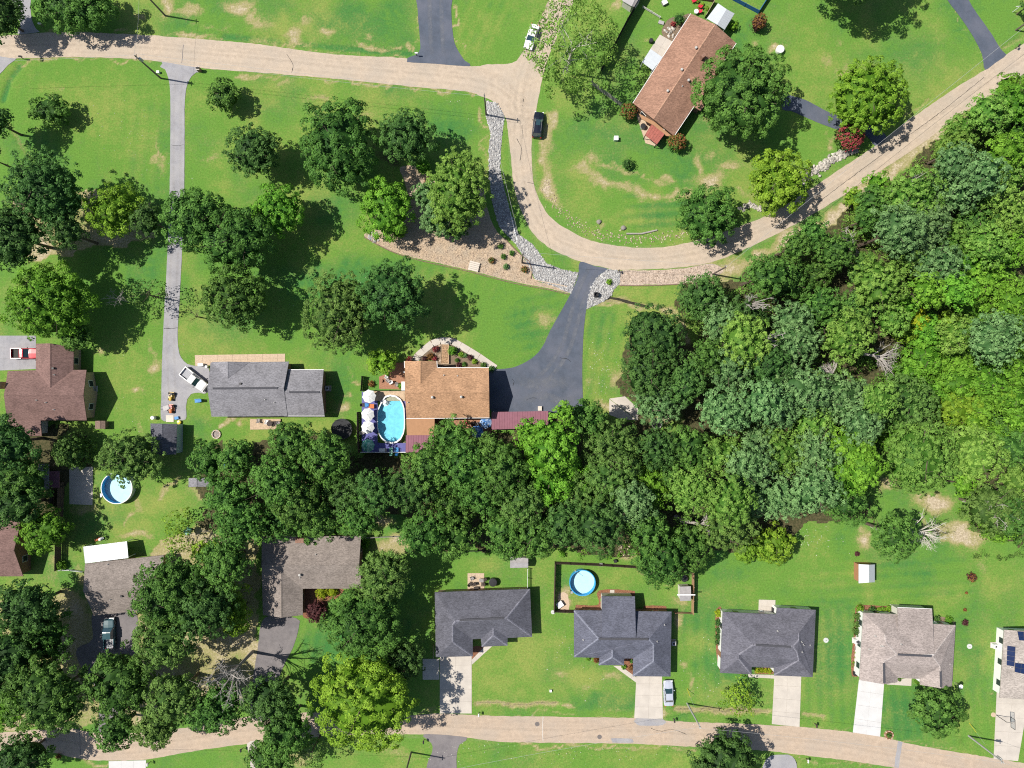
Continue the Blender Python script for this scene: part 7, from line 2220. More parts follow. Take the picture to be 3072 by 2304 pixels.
def umbrella(label, t, u, v, r, m, h=2.6, base=1.0, pm=None, n=8):
    p = P(t, u, v, h + base - .2)
    root = thing('patio_umbrella', label, 'umbrella', (p.x, p.y, base), RNG.uniform(0, .7), 'patio umbrellas')
    MB().tube((0, 0, 0), (0, 0, h), .03, .03, 8).obj('pole', RIMW, root)
    MB().lathe([(.28, 0), (.26, .08), (.05, .12)], 14).obj('base', DARK, root)
    for i in range(n):
        a0, a1 = 2 * math.pi * i / n, 2 * math.pi * (i + 1) / n
        am = (a0 + a1) / 2
        P0, P1 = Vector((math.cos(a0) * r, math.sin(a0) * r, h - .55)), Vector((math.cos(a1) * r, math.sin(a1) * r, h - .55))
        M_ = Vector((math.cos(am) * r * .88, math.sin(am) * r * .88, h - .52))
        A0, A1 = Vector((math.cos(a0) * r * .5, math.sin(a0) * r * .5, h - .22)), Vector((math.cos(a1) * r * .5, math.sin(a1) * r * .5, h - .22))
        Mm = Vector((math.cos(am) * r * .46, math.sin(am) * r * .46, h - .25))
        T = Vector((0, 0, h))
        pn = MB().add([P0, M_, P1, A1, Mm, A0, T], [(0, 1, 4, 5), (1, 2, 3, 4), (5, 4, 6), (4, 3, 6)]).obj('canopy_panel', m if not (pm and i % 2) else pm, root)
        MB().tube(P0 - Vector((0, 0, .02)), T - Vector((0, 0, .03)), .012, .012, 4).obj('rib', DARK, root)
    MB().lathe([(.06, h - .02), (.03, h + .1)], 8).obj('finial', RIMW, root)


UMW = mat('umbrella_white', (0.70, 0.71, 0.70), .9, .03, 2)
UMG = mat('umbrella_green', (0.08, 0.36, 0.25), .9, .4, 4, tint=(.5, .68, .55), tint_scale=2.2)
UMB = mat('umbrella_blue', (0.03, 0.14, 0.40), .9, .3, 4, tint=(.55, .66, .78), tint_scale=2.4)
umbrella('uppermost white umbrella beside the oval pool', 'F2', 192, 785, 1.28, UMW)
umbrella('middle white umbrella beside the oval pool', 'F2', 175, 1012, 1.24, UMW)
umbrella('lowest white umbrella beside the oval pool', 'F2', 176, 1170, 1.24, UMW)
umbrella('green patterned umbrella at the lower left of the pool deck', 'F2', 178, 1398, 1.25, UMG)
umbrella('blue and white umbrella on the back patio by the house eave', 'F2', 1648, 1108, 1.2, UMB, base=.18)
umbrella('blue patterned umbrella under the trees below the back patio', 'F2', 1542, 1228, 1.25, UMB, base=.0)
umbrella('blue umbrella hidden among the trees above the L-shaped house', 'J', 228, 57, 1.05, UMB, 2.4, 0)
umbrella('small green umbrella in the scrub left of the tree belt', 'I', 1210, 128, .8, UMG, 2.2, 0)


# ------------------------------------------------------------------ garden furniture and small things
def chair(label, t, u, v, hd, m, z=0.0, lounge=False, group='garden chairs', name=None):
    root = thing(name or ('lounge_chair' if lounge else 'garden_chair'), label, 'chair', (*P(t, u, v, z).xy, z), math.radians(hd), group)
    L_ = 1.1 if lounge else .5
    for i in range(5):
        MB().box((-L_ / 2 + (i + .5) * L_ / 5, 0, .40), (L_ / 5 * .85, .55, .04)).obj('seat_slat', m, root)
    bk = MB()
    bl = .75 if lounge else .55
    x0 = -L_ / 2
    bk.add([(x0, -.27, .4), (x0, .27, .4), (x0 - bl * .45, .27, .4 + bl * .8), (x0 - bl * .45, -.27, .4 + bl * .8), (x0 - .04, -.27, .4), (x0 - .04, .27, .4), (x0 - bl * .45 - .04, .27, .4 + bl * .8), (x0 - bl * .45 - .04, -.27, .4 + bl * .8)],
           [(0, 1, 2, 3), (7, 6, 5, 4), (0, 3, 7, 4), (1, 5, 6, 2), (2, 6, 7, 3)])
    bk.obj('backrest', m, root)
    for x in (-L_ / 2 + .05, L_ / 2 - .05):
        for s in (-1, 1):
            MB().box((x, s * .25, .19), (.05, .05, .38)).obj('leg', m, root)
    for s in (-1, 1):
        MB().box((-.02, s * .3, .6), (L_ * .9, .07, .04)).obj('armrest', m, root)
        MB().box((L_ * .35, s * .3, .49), (.05, .05, .2)).obj('arm_support', m, root)
    return root


def table(label, t, u, v, r, m, z=0.0, h=.72, square=False):
    root = thing('garden_table', label, 'table', (*P(t, u, v, z).xy, z), 0, 'garden tables')
    if square:
        MB().box((0, 0, h), (r * 2, r * 1.6, .05)).obj('table_top', m, root)
    else:
        MB().lathe([(r, h - .04), (r, h)], 20).obj('table_top', m, root)
    for a in range(4):
        x, y = math.cos(a * 1.57 + .78) * r * .75, math.sin(a * 1.57 + .78) * r * .75
        MB().tube((x, y, 0), (x, y, h - .04), .03, .03, 6).obj('leg', m, root)


REDP = mat('red_plastic', (0.55, 0.03, 0.06), .5, .05, 4)
BLUEP = mat('blue_plastic', (0.05, 0.24, 0.55), .5, .05, 4)
DARKW = mat('dark_wood', (0.06, 0.045, 0.04), .7, .15, 5)
GREYP = mat('grey_wicker', (0.30, 0.28, 0.27), .8, .15, 6)
chair('uppermost red chair above the diagonal house', 'C2', 990, 25, 200, REDP)
chair('middle red chair above the diagonal house', 'C2', 1065, 90, 150, REDP)
chair('lowest red chair just above the diagonal house roof', 'C2', 1058, 155, 170, REDP)
table('white table beside the lowest red chair', 'C2', 1020, 165, .42, WHITE)
chair('blue lounge chair on the grass left of the grey-roofed house', 'E2', 588, 535, 185, BLUEP, 0, True)
for i, (u, v, hd) in enumerate([(625, 95, 40), (665, 100, 200), (795, 100, 180), (820, 35, 210), (640, 180, 80), (650, 20, 300)]):
    chair(['leftmost chair on the tan patio behind the slate-dark house', 'chair facing the leftmost one on the tan patio', 'chair at the right edge of the tan patio', 'upper right chair of the tan patio', 'chair against the slate-dark roof edge on the tan patio', 'upper chair on the tan patio half in shade'][i], 'J2', u, v, hd, [DARKW, DARKW, DARKW, DARKW, DARKW, GREYP][i], .03)
table('small square table on the tan patio behind the slate-dark house', 'J2', 705, 160, .45, DARKW, .03, .5, True)
table('pale table on the tan patio behind the slate-dark house', 'J2', 780, 45, .4, GREYP, .03, .45, True)
for i, (u, v, hd) in enumerate([(20, 1062, 90), (75, 1070, 80), (125, 1078, 100), (150, 1080, 60)]):
    chair(['leftmost chair on the wooden deck behind the grey house', 'second chair from the left on the grey house deck', 'third chair from the left on the grey house deck', 'rightmost chair on the grey house deck'][i], 'F', u, v, hd, [GREYP, WHITE, DARKW, GREYP][i], .3)
table('table on the wooden deck behind the grey-roofed house', 'F', 95, 1085, .5, DARKW, .3)
for i, (u, v, hd, m_) in enumerate([(130, 890, 0, DARKW), (165, 890, 180, BLUEP), (125, 1230, 20, GREYP), (1490, 1115, 80, DARKW), (1540, 1125, 95, GREYP), (1460, 1180, 120, DARKW), (475, 1455, 90, UMG), (545, 1455, 90, BLUEP)]):
    chair(['dark chair between the two upper pool umbrellas', 'blue chair between the two upper pool umbrellas', 'grey chair above the green umbrella', 'dark chair on the back patio beside the blue umbrella', 'grey chair on the back patio beside the blue umbrella', 'dark chair at the left of the back patio umbrellas', 'green lounge chair on the lower pool deck', 'blue lounge chair at the lower right of the pool deck'][i], 'F2', u, v, hd, m_, .98 if u < 700 else .18, i > 5)
table('orange-topped table between the upper pool umbrellas', 'F2', 232, 905, .5, ORG, .98, .6, True)
lt = thing('pool_lounger', 'white lounger at the lower left of the pool deck', 'lounger', (*P('F2', 370, 1450, .98).xy, .98))
MB().box((0, 0, .32), (1.4, .6, .06)).obj('mattress', WHITE, lt)
MB().box((.6, 0, .42), (.35, .55, .1)).obj('pillow', GREYP, lt)
for x in (-.6, .6):
    for y in (-.25, .25):
        MB().box((x, y, .15), (.05, .05, .3)).obj('leg', DARK, lt)
for i, (u, v, m_) in enumerate([(425, 530, WHITE), (430, 582, GREYP), (465, 612, WHITE), (545, 645, GREYP)]):
    chair(['white chair at the top of the red brick patio', 'grey chair in the row on the red brick patio', 'white chair in the middle of the red brick patio', 'grey chair nearest the white cabinet on the red brick patio'][i], 'F2', u, v, 60 + 70 * i, m_, .03)
cab = thing('storage_cabinet', 'tall white cabinet against the left wall of the orange-brown house', 'cabinet', P('F2', 640, 655))
MB().box((0, 0, .85), (.62, 1.55, 1.7)).obj('body', WHITE, cab)
MB().box((0, 0, 1.74), (.68, 1.62, .08)).obj('lid', RIMW, cab)
for s in (-1, 1):
    MB().box((-.32, s * .38, .85), (.03, .72, 1.5)).obj('door', WHITE, cab)
pt = thing('planter_pot', 'brown clay pot at the left of the red brick patio', 'pot', P('F2', 350, 590))
MB().lathe([(.2, 0), (.3, .4), (.32, .42)], 14).obj('pot', mat('clay', (.30, .15, .09), .8, .1, 4), pt)
MB().lathe([(.27, .36), (.05, .37)], 12).obj('soil', DIRT, pt)
wp = thing('water_bucket', 'small white bucket at the house wall above the red patio', 'bucket', P('F2', 632, 482))
MB().lathe([(.14, 0), (.19, .35)], 12).obj('pail', WHITE, wp)
MB().tube((-.18, 0, .35), (.18, 0, .42), .01, .01, 4).obj('handle', DARK, wp)
# trellis bed, garden gate
tr = thing('trellis_bed', 'long wooden raised bed in the front garden of the orange-brown house', 'raised bed', P('F2', 1140, 260))
oo = tr.location
qq = [(p.x - oo.x, p.y - oo.y) for p in PL('F2', [(1098, 140), (1190, 140), (1190, 378), (1090, 378)])]
MB().prism(qq, 0, .35).obj('soil_fill', mat('leafy_mulch', (.34, .22, .13), .95, .35, 6, fine=8, fine_amt=.4), tr)
for i in range(4):
    a, b = Vector((*qq[i], 0)), Vector((*qq[(i + 1) % 4], 0))
    d = b - a
    MB().box(((a.x + b.x) / 2, (a.y + b.y) / 2, .22), (d.length, .08, .45), math.atan2(d.y, d.x)).obj('side_board', DECKT, tr)
ga = thing('garden_gate', 'small dark pergola gate over the front walk', 'gate', P('F2', 795, 310))
for x in (-.75, .75):
    for y in (-.35, .35):
        MB().box((x, y, 1.1), (.1, .1, 2.2)).obj('post', DARKW, ga)
    for k in range(4):
        MB().box((x, -.3 + k * .2, 2.22), (.5, .06, .08)).obj('rafter', DARKW, ga)
MB().box((0, .35, 2.28), (1.9, .07, .1)).obj('beam', DARKW, ga)
# wooden bench platform on gravel
bp_ = thing('bench_platform', 'pale wooden bench platform at the edge of the gravel bed', 'bench', P('G2', 72, 520), -.25)
for i in range(5):
    MB().box((0, -.7 + i * .35, .42), (1.9, .31, .06)).obj('plank', mat('pale_board', (.62, .55, .47), .8, .08, 4), bp_)
for x in (-.8, .8):
    for y in (-.6, .6):
        MB().box((x, y, .2), (.12, .12, .4)).obj('leg', DECKT, bp_)
# wooden planter box by the red chairs
pb_ = thing('wooden_planter', 'brown wooden planter fence above the white carport', 'planter', P('C2', 1190, 100))
oo = pb_.location
for a, b in [((1075, 0), (1248, 30)), ((1248, 30), (1135, 225))]:
    a, b = P('C2', *a), P('C2', *b)
    for k in range(3):
        d = b - a
        c_ = (a + b) / 2 - oo
        MB().box((c_.x, c_.y, .2 + k * .35), (d.length, .06, .28), math.atan2(d.y, d.x)).obj('board', DECKT if k == 2 else MATS['old_wood'], pb_)
    for q in (a, b):
        MB().box((q.x - oo.x, q.y - oo.y, .6), (.1, .1, 1.2)).obj('post', MATS['old_wood'], pb_)


# trampolines
def trampoline(label, t, u, v, r, m, z=.9):
    root = thing('trampoline', label, 'trampoline', P(t, u, v, z).xy.to_3d())
    MB().lathe([(r * .84, z - .01), (r * .02, z - .02)], 32).obj('mat', mat('tramp_mat', (.015, .016, .02), .6, .1, 4), root)
    MB().lathe([(r * .84, z), (r, z + .02), (r, z - .05)], 32, cap=False).obj('edge_pad', m, root)
    for i in range(6):
        a = i * math.pi / 3
        x, y = math.cos(a) * r * .97, math.sin(a) * r * .97
        MB().tube((x, y, 0), (x, y, 2.5), .03, .03, 6).obj('net_pole', DARK, root)


trampoline('black trampoline beside the pool deck fence', 'F', 555, 1122, 1.95, mat('tramp_pad', (.02, .022, .026), .6, .1, 4))
ft = thing('garden_ring', 'dark round garden ring by the trees below the concrete pad', 'garden ring', P('G', 935, 1085))
MB().lathe([(.95, .1), (1.0, .5), (.88, .5), (.85, .1)], 24, cap=False).obj('ring', METALG, ft)
MB().lathe([(.86, .25), (.02, .3)], 24).obj('cover', DARK, ft)


# AC units, tanks, bins, lids
def ac_unit(label, t, u, v, m=None):
    root = thing('air_conditioner', label, 'air conditioner', P(t, u, v), 0, 'air conditioners')
    MB().box((0, 0, .05), (1.05, 1.05, .1)).obj('pad', CONC, root)
    MB().box((0, 0, .5), (.8, .8, .8)).obj('casing', m or METALG, root)
    MB().lathe([(.33, .9), (.33, .93), (.27, .94), (.27, .9)], 18, cap=False).obj('fan_ring', WHITE, root)
    for k in range(4):
        MB().box((math.cos(k * .785) * 0, 0, .915), (.52, .07, .012), k * .785).obj('fan_blade', DARK, root)
    for k in range(5):
        MB().box((.405, 0, .25 + k * .13), (.02, .7, .05)).obj('louver', DARK, root)


ac_unit('air conditioner in the shadow right of the maroon T house', 'E', 615, 860)
ac_unit('air conditioner in the shadow right of the grey-roofed house', 'F', 470, 858)
ac_unit('air conditioner in the shadow right of the blue-grey house', 'K2', 1308, 918)
ac_unit('pale air conditioner below the ball shrubs of the rose-grey house', 'L', 562, 830, WHITE)
ac_unit('air conditioner box in front of the right edge house wall', 'L2', 818, 280, WHITE)


def drum(label, t, u, v, r, h, m, cat, name, lidm=None, z=0.0):
    root = thing(name, label, cat, (*P(t, u, v, z).xy, z))
    MB().lathe([(r * .92, 0), (r, h * .5), (r * .96, h)], 16).obj('drum', m, root)
    MB().lathe([(r * 1.03, h), (r * .9, h + .05), (.04, h + .07)], 16).obj('lid', lidm or m, root)


LIDC = mat('lid_concrete', (0.55, 0.56, 0.54), .8, .08, 3)
for t, u, v, r, lab in [('K', 265, 648, .38, 'round concrete lid at the lower left corner of the fenced yard'), ('L', 375, 830, .48, 'round concrete lid on the lawn between the charcoal and rose-grey houses'), ('L', 1305, 870, .48, 'pale blue-white round lid on the lawn right of the rose-grey house')]:
    root = thing('septic_lid', lab, 'lid', P(t, u, v), 0, 'round septic lids')
    MB().lathe([(r, 0), (r, .1), (r * .94, .13)], 20).obj('rim', LIDC, root)
    MB().lathe([(r * .9, .12), (r * .05, .15)], 20).obj('cover', LIDC, root)
    MB().box((0, 0, .16), (.22, .04, .04)).obj('handle', DARK, root)
drum('white round tank left of the workshop', 'E', 1003, 1047, .35, .9, WHITE, 'tank', 'water_tank')
drum('yellow tub in front of the workshop', 'E2', 376, 778, .36, .4, paint('yellow_tub', (.75, .52, .02)), 'tub', 'tub')
drum('grey barrel at the lower left corner of the diagonal house', 'C', 845, 828, .5, .9, METALG, 'barrel', 'barrel', DARK)
drum('black kettle grill on the lawn left of the diagonal house', 'C', 898, 272, .38, .7, DARK, 'grill', 'grill')
drum('white round tank left of the big round tree at its top', 'D', 70, 330, .72, .8, WHITE, 'tank', 'water_tank')
drum('black covered grill on the lawn right of the tan patio', 'J2', 945, 62, .75, 1.0, DARK, 'grill', 'covered_grill')
drum('dark barrel in the corner above the storage shed', 'K', 1112, 425, .62, .7, DARK, 'barrel', 'barrel')
drum('white grill lid behind the chimney of the L-shaped house', 'J', 495, 128, .32, .8, VENT, 'grill', 'grill', DARK)
drum('white bucket on the left porch corner of the grey-roofed house', 'E', 1345, 718, .25, .6, WHITE, 'bucket', 'bucket')


def crate(label, t, u, v, d, m, cat, name, hd=0.0, lidm=None, z=0.0):
    root = thing(name, label, cat, (*P(t, u, v, z).xy, z), hd)
    MB().box((0, 0, d[2] * .45), (d[0], d[1], d[2] * .9), 0, .97).obj('body', m, root)
    MB().box((0, 0, d[2] * .95), (d[0] * 1.04, d[1] * 1.04, d[2] * .1), 0).obj('lid', lidm or m, root)
    MB().box((d[0] * .53, 0, d[2] * .8), (.04, d[1] * .35, .05)).obj('handle', DARK, root)


crate('white chest on the bare corner of the fenced yard', 'K2', 135, 522, (1.15, .95, .7), WHITE, 'chest', 'storage_chest', .6)
crate('white utility box alone on the lawn inside the road bend', 'C', 672, 903, (.75, .75, .8), WHITE, 'box', 'utility_box')
crate('blue tote in front of the workshop', 'E2', 348, 730, (.7, .5, .4), BLUEP, 'tote', 'tote', .2)
crate('light doormat-like wooden ramp box at the workshop door', 'E2', 265, 738, (1.35, 1.2, .12), MATS['pale_board'], 'ramp', 'door_ramp')
crate('white bench box beside the small grey shed', 'E', 1455, 1475, (1.45, .5, .5), WHITE, 'box', 'storage_chest')
crate('blue bin under the trees above the small grey shed', 'E', 1462, 1357, (.55, .7, .9), BLUEP, 'bin', 'bin')
crate('white-framed garden stool upper left of the diagonal house', 'C2', 632, 45, (.9, .8, .6), GREYP, 'box', 'garden_stool', .5, WHITE)
crate('grey-green cold frame on the lawn left of the diagonal house', 'C2', 592, 288, (1.0, .6, .3), METALG, 'cold frame', 'cold_frame', -.3)
crate('pale wooden box on the asphalt above the maroon carport', 'G', 180, 987, (.7, .8, .5), MATS['pale_board'], 'box', 'wooden_box')
crate('white utility box on the lawn left of the blue-grey house driveway', 'K', 250, 1155, (.4, .4, .4), WHITE, 'box', 'utility_box')
crate('small white box near the utility pole by the left driveway', 'A', 1030, 472, (.5, .4, .5), WHITE, 'box', 'utility_box')
crate('white grill cart on the pavement beside the grey-roofed house', 'E', 1310, 705, (.9, .5, .8), WHITE, 'grill', 'grill_cart')
crate('black barbecue on the bed edge right of the mulch strip', 'L', 565, 1040, (.9, .7, .6), DARK, 'barbecue', 'barbecue')
crate('small grey generator below the air conditioner of the rose-grey house', 'L', 570, 880, (.5, .6, .5), METALG, 'generator', 'generator')
crate('black barbecue cart on the small white patio behind the charcoal house', 'K3', 1185, 290, (.75, 1.0, .9), DARK, 'barbecue', 'barbecue')
chair('white chair on the small white patio behind the charcoal house', 'K3', 960, 315, 80, WHITE, .03)
crate('pale bin at the gate of the fenced yard', 'K2', 560, 110, (.5, .5, .7), METALG, 'bin', 'bin')
crate('dark bin just outside the fence of the pool yard', 'K2', 708, 75, (.55, .45, .6), DARK, 'bin', 'bin', .5)
fp = thing('fire_pit', 'round stone fire pit on the lawn right of the workshop', 'fire pit', P('E', 1403, 1155))
for k in range(14):
    a = k * 2 * math.pi / 14
    MB().box((math.cos(a) * .75, math.sin(a) * .75, .12), (.2, .3, .24), a).obj('stone', CONC if k % 2 else PAVER, fp)
MB().lathe([(.65, .02), (.02, .05)], 14).obj('ash_bed', mat('ash', (.28, .24, .22), .95, .3, 5), fp)
for t, u, v, lab in [('I', 636, 175, 'orange toy on the grass above the white awning'), ('I', 660, 172, 'white and red toy beside the orange one above the white awning')]:
    root = thing('toy_car', lab, 'toy', P(t, u, v), .4, 'lawn toys')
    m_ = ORG if u < 650 else WHITE
    loft([(-.45, sec(.22, .1, .4, .02)), (.1, sec(.26, .1, .45, .02)), (.5, sec(.18, .1, .3, .01))]).obj('body', m_, root)
    for x in (-.25, .28):
        for s in (-1, 1):
            MB().tube((x, s * .2, .12), (x, s * .28, .12), .12, .12, 10).obj('wheel', DARK, root)


# mailboxes
def mailbox(label, t, u, v, m=DARK, hd=0.0, brick=False):
    root = thing('mailbox', label, 'mailbox', P(t, u, v), hd, 'roadside mailboxes')
    if brick:
        MB().box((0, 0, .55), (.55, .55, 1.1)).obj('pillar', BRICK, root)
        MB().box((0, 0, 1.14), (.65, .65, .08)).obj('cap', CONC, root)
    else:
        MB().box((0, 0, .5), (.1, .1, 1.0)).obj('post', MATS['old_wood'], root)
        MB().box((.18, 0, .85), (.45, .08, .08)).obj('arm', MATS['old_wood'], root)
    prof = [(-.13, 1.0), (-.13, 1.15), (-.08, 1.22), (0, 1.25), (.08, 1.22), (.13, 1.15), (.13, 1.0)]
    z = .0 if not brick else .18
    loft([(-.22, [(y, q + z) for y, q in prof]), (.32, [(y, q + z) for y, q in prof])]).obj('box', m, root)
    MB().box((.1, .15, 1.2 + z), (.12, .02, .08)).obj('flag', REDP, root)


mailbox('black mailbox by the road above the upper left lawn', 'A', 155, 383)
mailbox('white mailbox beside the top left driveway', 'A', 280, 172, WHITE)
mailbox('red brick mailbox at the mouth of the long driveway', 'A', 1298, 460, DARK, 0, True)
mailbox('white mailbox at the corner of the top dark driveway', 'B', 1042, 362, WHITE)
mailbox('black mailbox on the gravel right of the central driveway mouth', 'G', 690, 106, DARK, 1.6)
mailbox('black mailbox at the road in front of the silver sedan', 'K', 1045, 1338, DARK, 1.6)
mailbox('black mailbox right of the charcoal house driveway', 'L', 300, 1370, DARK, 1.6)
mailbox('white mailbox below the lower road at the right', 'L', 245, 1597, WHITE, 1.6)
mailbox('white mailbox beside the shaded driveway end', 'J', 1445, 1300, WHITE, 1.6)
mailbox('black mailbox at the lower road above the bottom driveway', 'J', 1090, 1475, DARK, 1.6)
mailbox('white mailbox at the lower left bottom driveway', 'I', 975, 1618, WHITE, 1.6)
mailbox('black mailbox near the top right dark driveway', 'D', 1600, 315, DARK, 1.0)
mailbox('black mailbox at the road bottom left near the grey driveway', 'I', 1575, 1528, DARK, 1.6)
pl_ = thing('round_planter', 'round brick planter ring by the road at the white driveway', 'planter', P('L', 780, 1442))
for k in range(16):
    a = k * 2 * math.pi / 16
    MB().box((math.cos(a) * .75, math.sin(a) * .75, .15), (.16, .28, .3), a).obj('brick', REDPAVE if k % 2 else PAVER, pl_)
MB().lathe([(.68, .15), (.02, .2)], 16).obj('soil', MULCH, pl_)

# wooden-ring manholes and repair marks on the lower road
for t, u, v, lab in [('K', 163, 1374, 'round iron manhole cover in the lower road near its light seam'), ('K', 567, 1457, 'round iron manhole cover in the middle of the lower road')]:
    root = thing('manhole_cover', lab, 'manhole', P(t, u, v, .02), 0, 'manhole covers')
    MB().lathe([(.42, .0), (.42, .03)], 20).obj('frame_ring', ASPH3, root)
    MB().lathe([(.36, .03), (.36, .042)], 20).obj('cover', mat('cast_iron', (.16, .14, .13), .7, .15, 8), root)


# ------------------------------------------------------------------ fences
def fence(label, pts, h, m, bay=2.4, style='privacy', postm=None, name='fence', group=None):
    q = pts
    root = thing(name, label, 'fence', (q[0].x, q[0].y, 0), 0, group)
    o = root.location
    pm = postm or m
    for a, b in zip(q[:-1], q[1:]):
        a, b = Vector((a.x, a.y, 0)), Vector((b.x, b.y, 0))
        d = b - a
        n = max(1, round(d.length / bay))
        ang = math.atan2(d.y, d.x)
        for i in range(n + 1):
            p = a.lerp(b, i / n) - o
            MB().box((p.x, p.y, (h + .08) / 2), (.11, .11, h + .08), ang).obj('post', pm, root)
        for i in range(n):
            c_ = a.lerp(b, (i + .5) / n) - o
            L_ = d.length / n - .12
            mb = MB()
            if style == 'privacy':
                k = max(3, int(L_ / .16))
                for j in range(k):
                    s = -L_ / 2 + (j + .5) * L_ / k
                    mb.box((c_.x + math.cos(ang) * s, c_.y + math.sin(ang) * s, h / 2 + .02), (L_ / k * .94, .03, h - .04 - .04 * (j % 2)), ang)
                for z in (.3, h * .55, h - .3):
                    mb.box((c_.x - math.sin(ang) * .04, c_.y + math.cos(ang) * .04, z), (L_, .05, .09), ang)
            elif style == 'rail':
                for z in (h * .35, h * .65, h - .06):
                    mb.box((c_.x, c_.y, z), (L_, .05, .12), ang)
            else:
                k = max(3, int(L_ / .14))
                for j in range(k):
                    s = -L_ / 2 + (j + .5) * L_ / k
                    mb.box((c_.x + math.cos(ang) * s, c_.y + math.sin(ang) * s, h / 2), (.03, .03, h - .1), ang)
                for z in (.15, h - .12):
                    mb.box((c_.x, c_.y, z), (L_, .04, .05), ang)
            mb.obj('fence_panel', m, root)
    return root


BLACKF = mat('black_fence', (0.018, 0.018, 0.020), .7, .15, 4)
WOODF = mat('weathered_fence', (0.130, 0.095, 0.075), .9, .2, 4, stretch=(4, 4, .6))
WOODN = mat('new_fence', (0.420, 0.260, 0.150), .85, .15, 4, stretch=(4, 4, .6))
GREYF = mat('grey_fence', (0.30, 0.28, 0.26), .85, .15, 4)
BLUEF = mat('blue_fence', (0.020, 0.110, 0.330), .6, .1, 3)
fence('tall black privacy fence running down past the loose pale tree', PL('C', [(832, 0), (570, 478)]) and PL('C', [(850, -35), (735, 165), (600, 425), (570, 478)]), 2.6, BLACKF)
fence('grey fence from the black fence end to the diagonal house shrub', PL('C', [(512, 548), (600, 612), (705, 690)]), 1.5, GREYF)
fence('white low rail fence at the top beside the black fence', PL('C', [(845, 52), (958, 120)]), .7, mat('pale_rail', (.62, .6, .55), .7, .08, 4), style='rail')
fence('blue fence pen at the top right of the diagonal house', PL('C', [(1415, -5), (1592, 88), (1655, -10)]), 1.1, BLUEF)
fence('brown wooden fence along the left yards', PL('E', [(418, 1465), (412, 1655)]) + PL('I', [(402, 100), (395, 365)]), 1.9, WOODF)
fence('white low fence left of the taupe house', PL('I', [(400, 372), (470, 372), (548, 382)]), .9, WHITE, style='rail')
fence('brown stub fence beside the concrete pad', PL('E', [(347, 1520), (347, 1620)]), 1.2, WOODF)
fence('dark fence on the left and top of the pool yard', PL('K2', [(290, 585), (75, 580), (85, 85), (550, 105), (915, 128)]), 1.8, mat('brown_fence', (.075, .05, .042), .85, .2, 4), style='privacy')
fence('light wooden fence on the right of the pool yard', PL('K2', [(1505, 185), (1500, 605)]), 1.7, WOODN)
fence('reddish rail fence from the blue-grey house to the light fence', PL('K2', [(1320, 600), (1500, 608)]), 1.2, mat('red_fence', (.22, .10, .075), .85, .2, 4), style='rail')
fence('thin rail fence at the right of the L-shaped house', PL('J', [(700, 162), (985, 152)]), 1.0, GREYF, style='rail')
fence('dark fence line behind the slate-dark house', PL('J', [(1365, 248), (1659, 243)]), 1.0, BLACKF, style='rail')
fence('white pipe fence between the weathered shed and the slate-dark house', PL('K', [(101, 360), (100, 490)]), 1.2, RIMW, style='rail')
fence('dark fence around the small bed at the red brick patio', PL('F2', [(640, 710), (112, 712), (125, 535)]), 1.6, BLACKF)
fence('wooden fence left of the pool deck', PL('F2', [(70, 980), (72, 1230), (85, 1478)]), 1.8, WOODF)
fence('dark low fence beside the house edge at the lower left of the slate-dark drive', PL('J', [(1150, 862), (1150, 940)]), .5, PAVER, style='rail')

# ------------------------------------------------------------------ utility poles and wires
POLE = mat('pole_wood', (0.16, 0.13, 0.11), .9, .15, 4)
POLEG = mat('pole_grey', (0.40, 0.39, 0.38), .8, .1, 4)
WIRE = mat('wire', (0.45, 0.45, 0.45), .5, .05, 4)
TOPS = {}


def pole(key, label, t, u, v, h=9.0, xf=False, m=POLE, arm=None):
    b = P(t, u, v)
    root = thing('utility_pole', label, 'utility pole', b, 0, 'utility poles')
    MB().tube((0, 0, -.1), (0, 0, h), .17, .11, 10).obj('mast', m, root)
    if xf:
        MB().tube((.32, 0, h - 1.9), (.32, 0, h - 1.0), .24, .24, 14).lathe([(.24, h - 1.0), (.1, h - .92)], 14, (.32, 0, 0)).obj('transformer', VENT, root)
        MB().tube((.32, 0, h - .92), (.32, 0, h - .7), .04, .03, 6).obj('bushing', DARK, root)
        MB().box((.14, 0, h - 1.4), (.2, .1, .3)).obj('bracket', DARK, root)
    MB().tube((0, 0, h), (0, 0, h + .25), .05, .03, 6).obj('insulator', WHITE, root)
    MB().box((.0, .0, h - .5), (.1, .9, .1), arm or 0).obj('crossarm', m, root)
    TOPS[key] = b + Vector((0, 0, h))


pole('p1', 'utility pole with a transformer at the mouth of the long driveway', 'A', 1042, 507, 8.8, True)
pole('p2', 'utility pole on the patchy lawn at the top left', 'A', 1072, 102, 8.8)
pole('p3', 'utility pole at the top of the rip-rap ditch', 'B', 1492, 745, 9.0)
pole('p4', 'utility pole between gravel bed and rip-rap ditch', 'G2', 541, 482, 9.0)
pole('p5', 'utility pole at the bottom edge beside the bottom driveway', 'J', 1006, 1556, 9.0)
pole('p6', 'pale utility pole at the ditch right of the silver sedan', 'K', 1135, 1240, 9.0, False, POLEG)
pole('p7', 'pale utility pole with a transformer at the lower right road', 'L', 1300, 1450, 9.0, True, POLEG)
pole('p8', 'utility pole near the top right corner beside the diagonal road', 'D', 1606, 196, 8.5)
TOPS['w0'] = P('A', -250, 400, 8.4)
TOPS['e0'] = P('D', 2000, -90, 8.4)
TOPS['n0'] = P('Z', 330, -200, 8.4)
TOPS['s0'] = P('Z', 200, 1660, 8.4)
TOPS['s1'] = P('Z', 2330, 1700, 8.4)
TOPS['mid'] = P('G', 1300, 95, 8.0)
pole('p9', 'slim pole among the brush at the outer side of the bend', 'G', 1300, 118, 8.0)


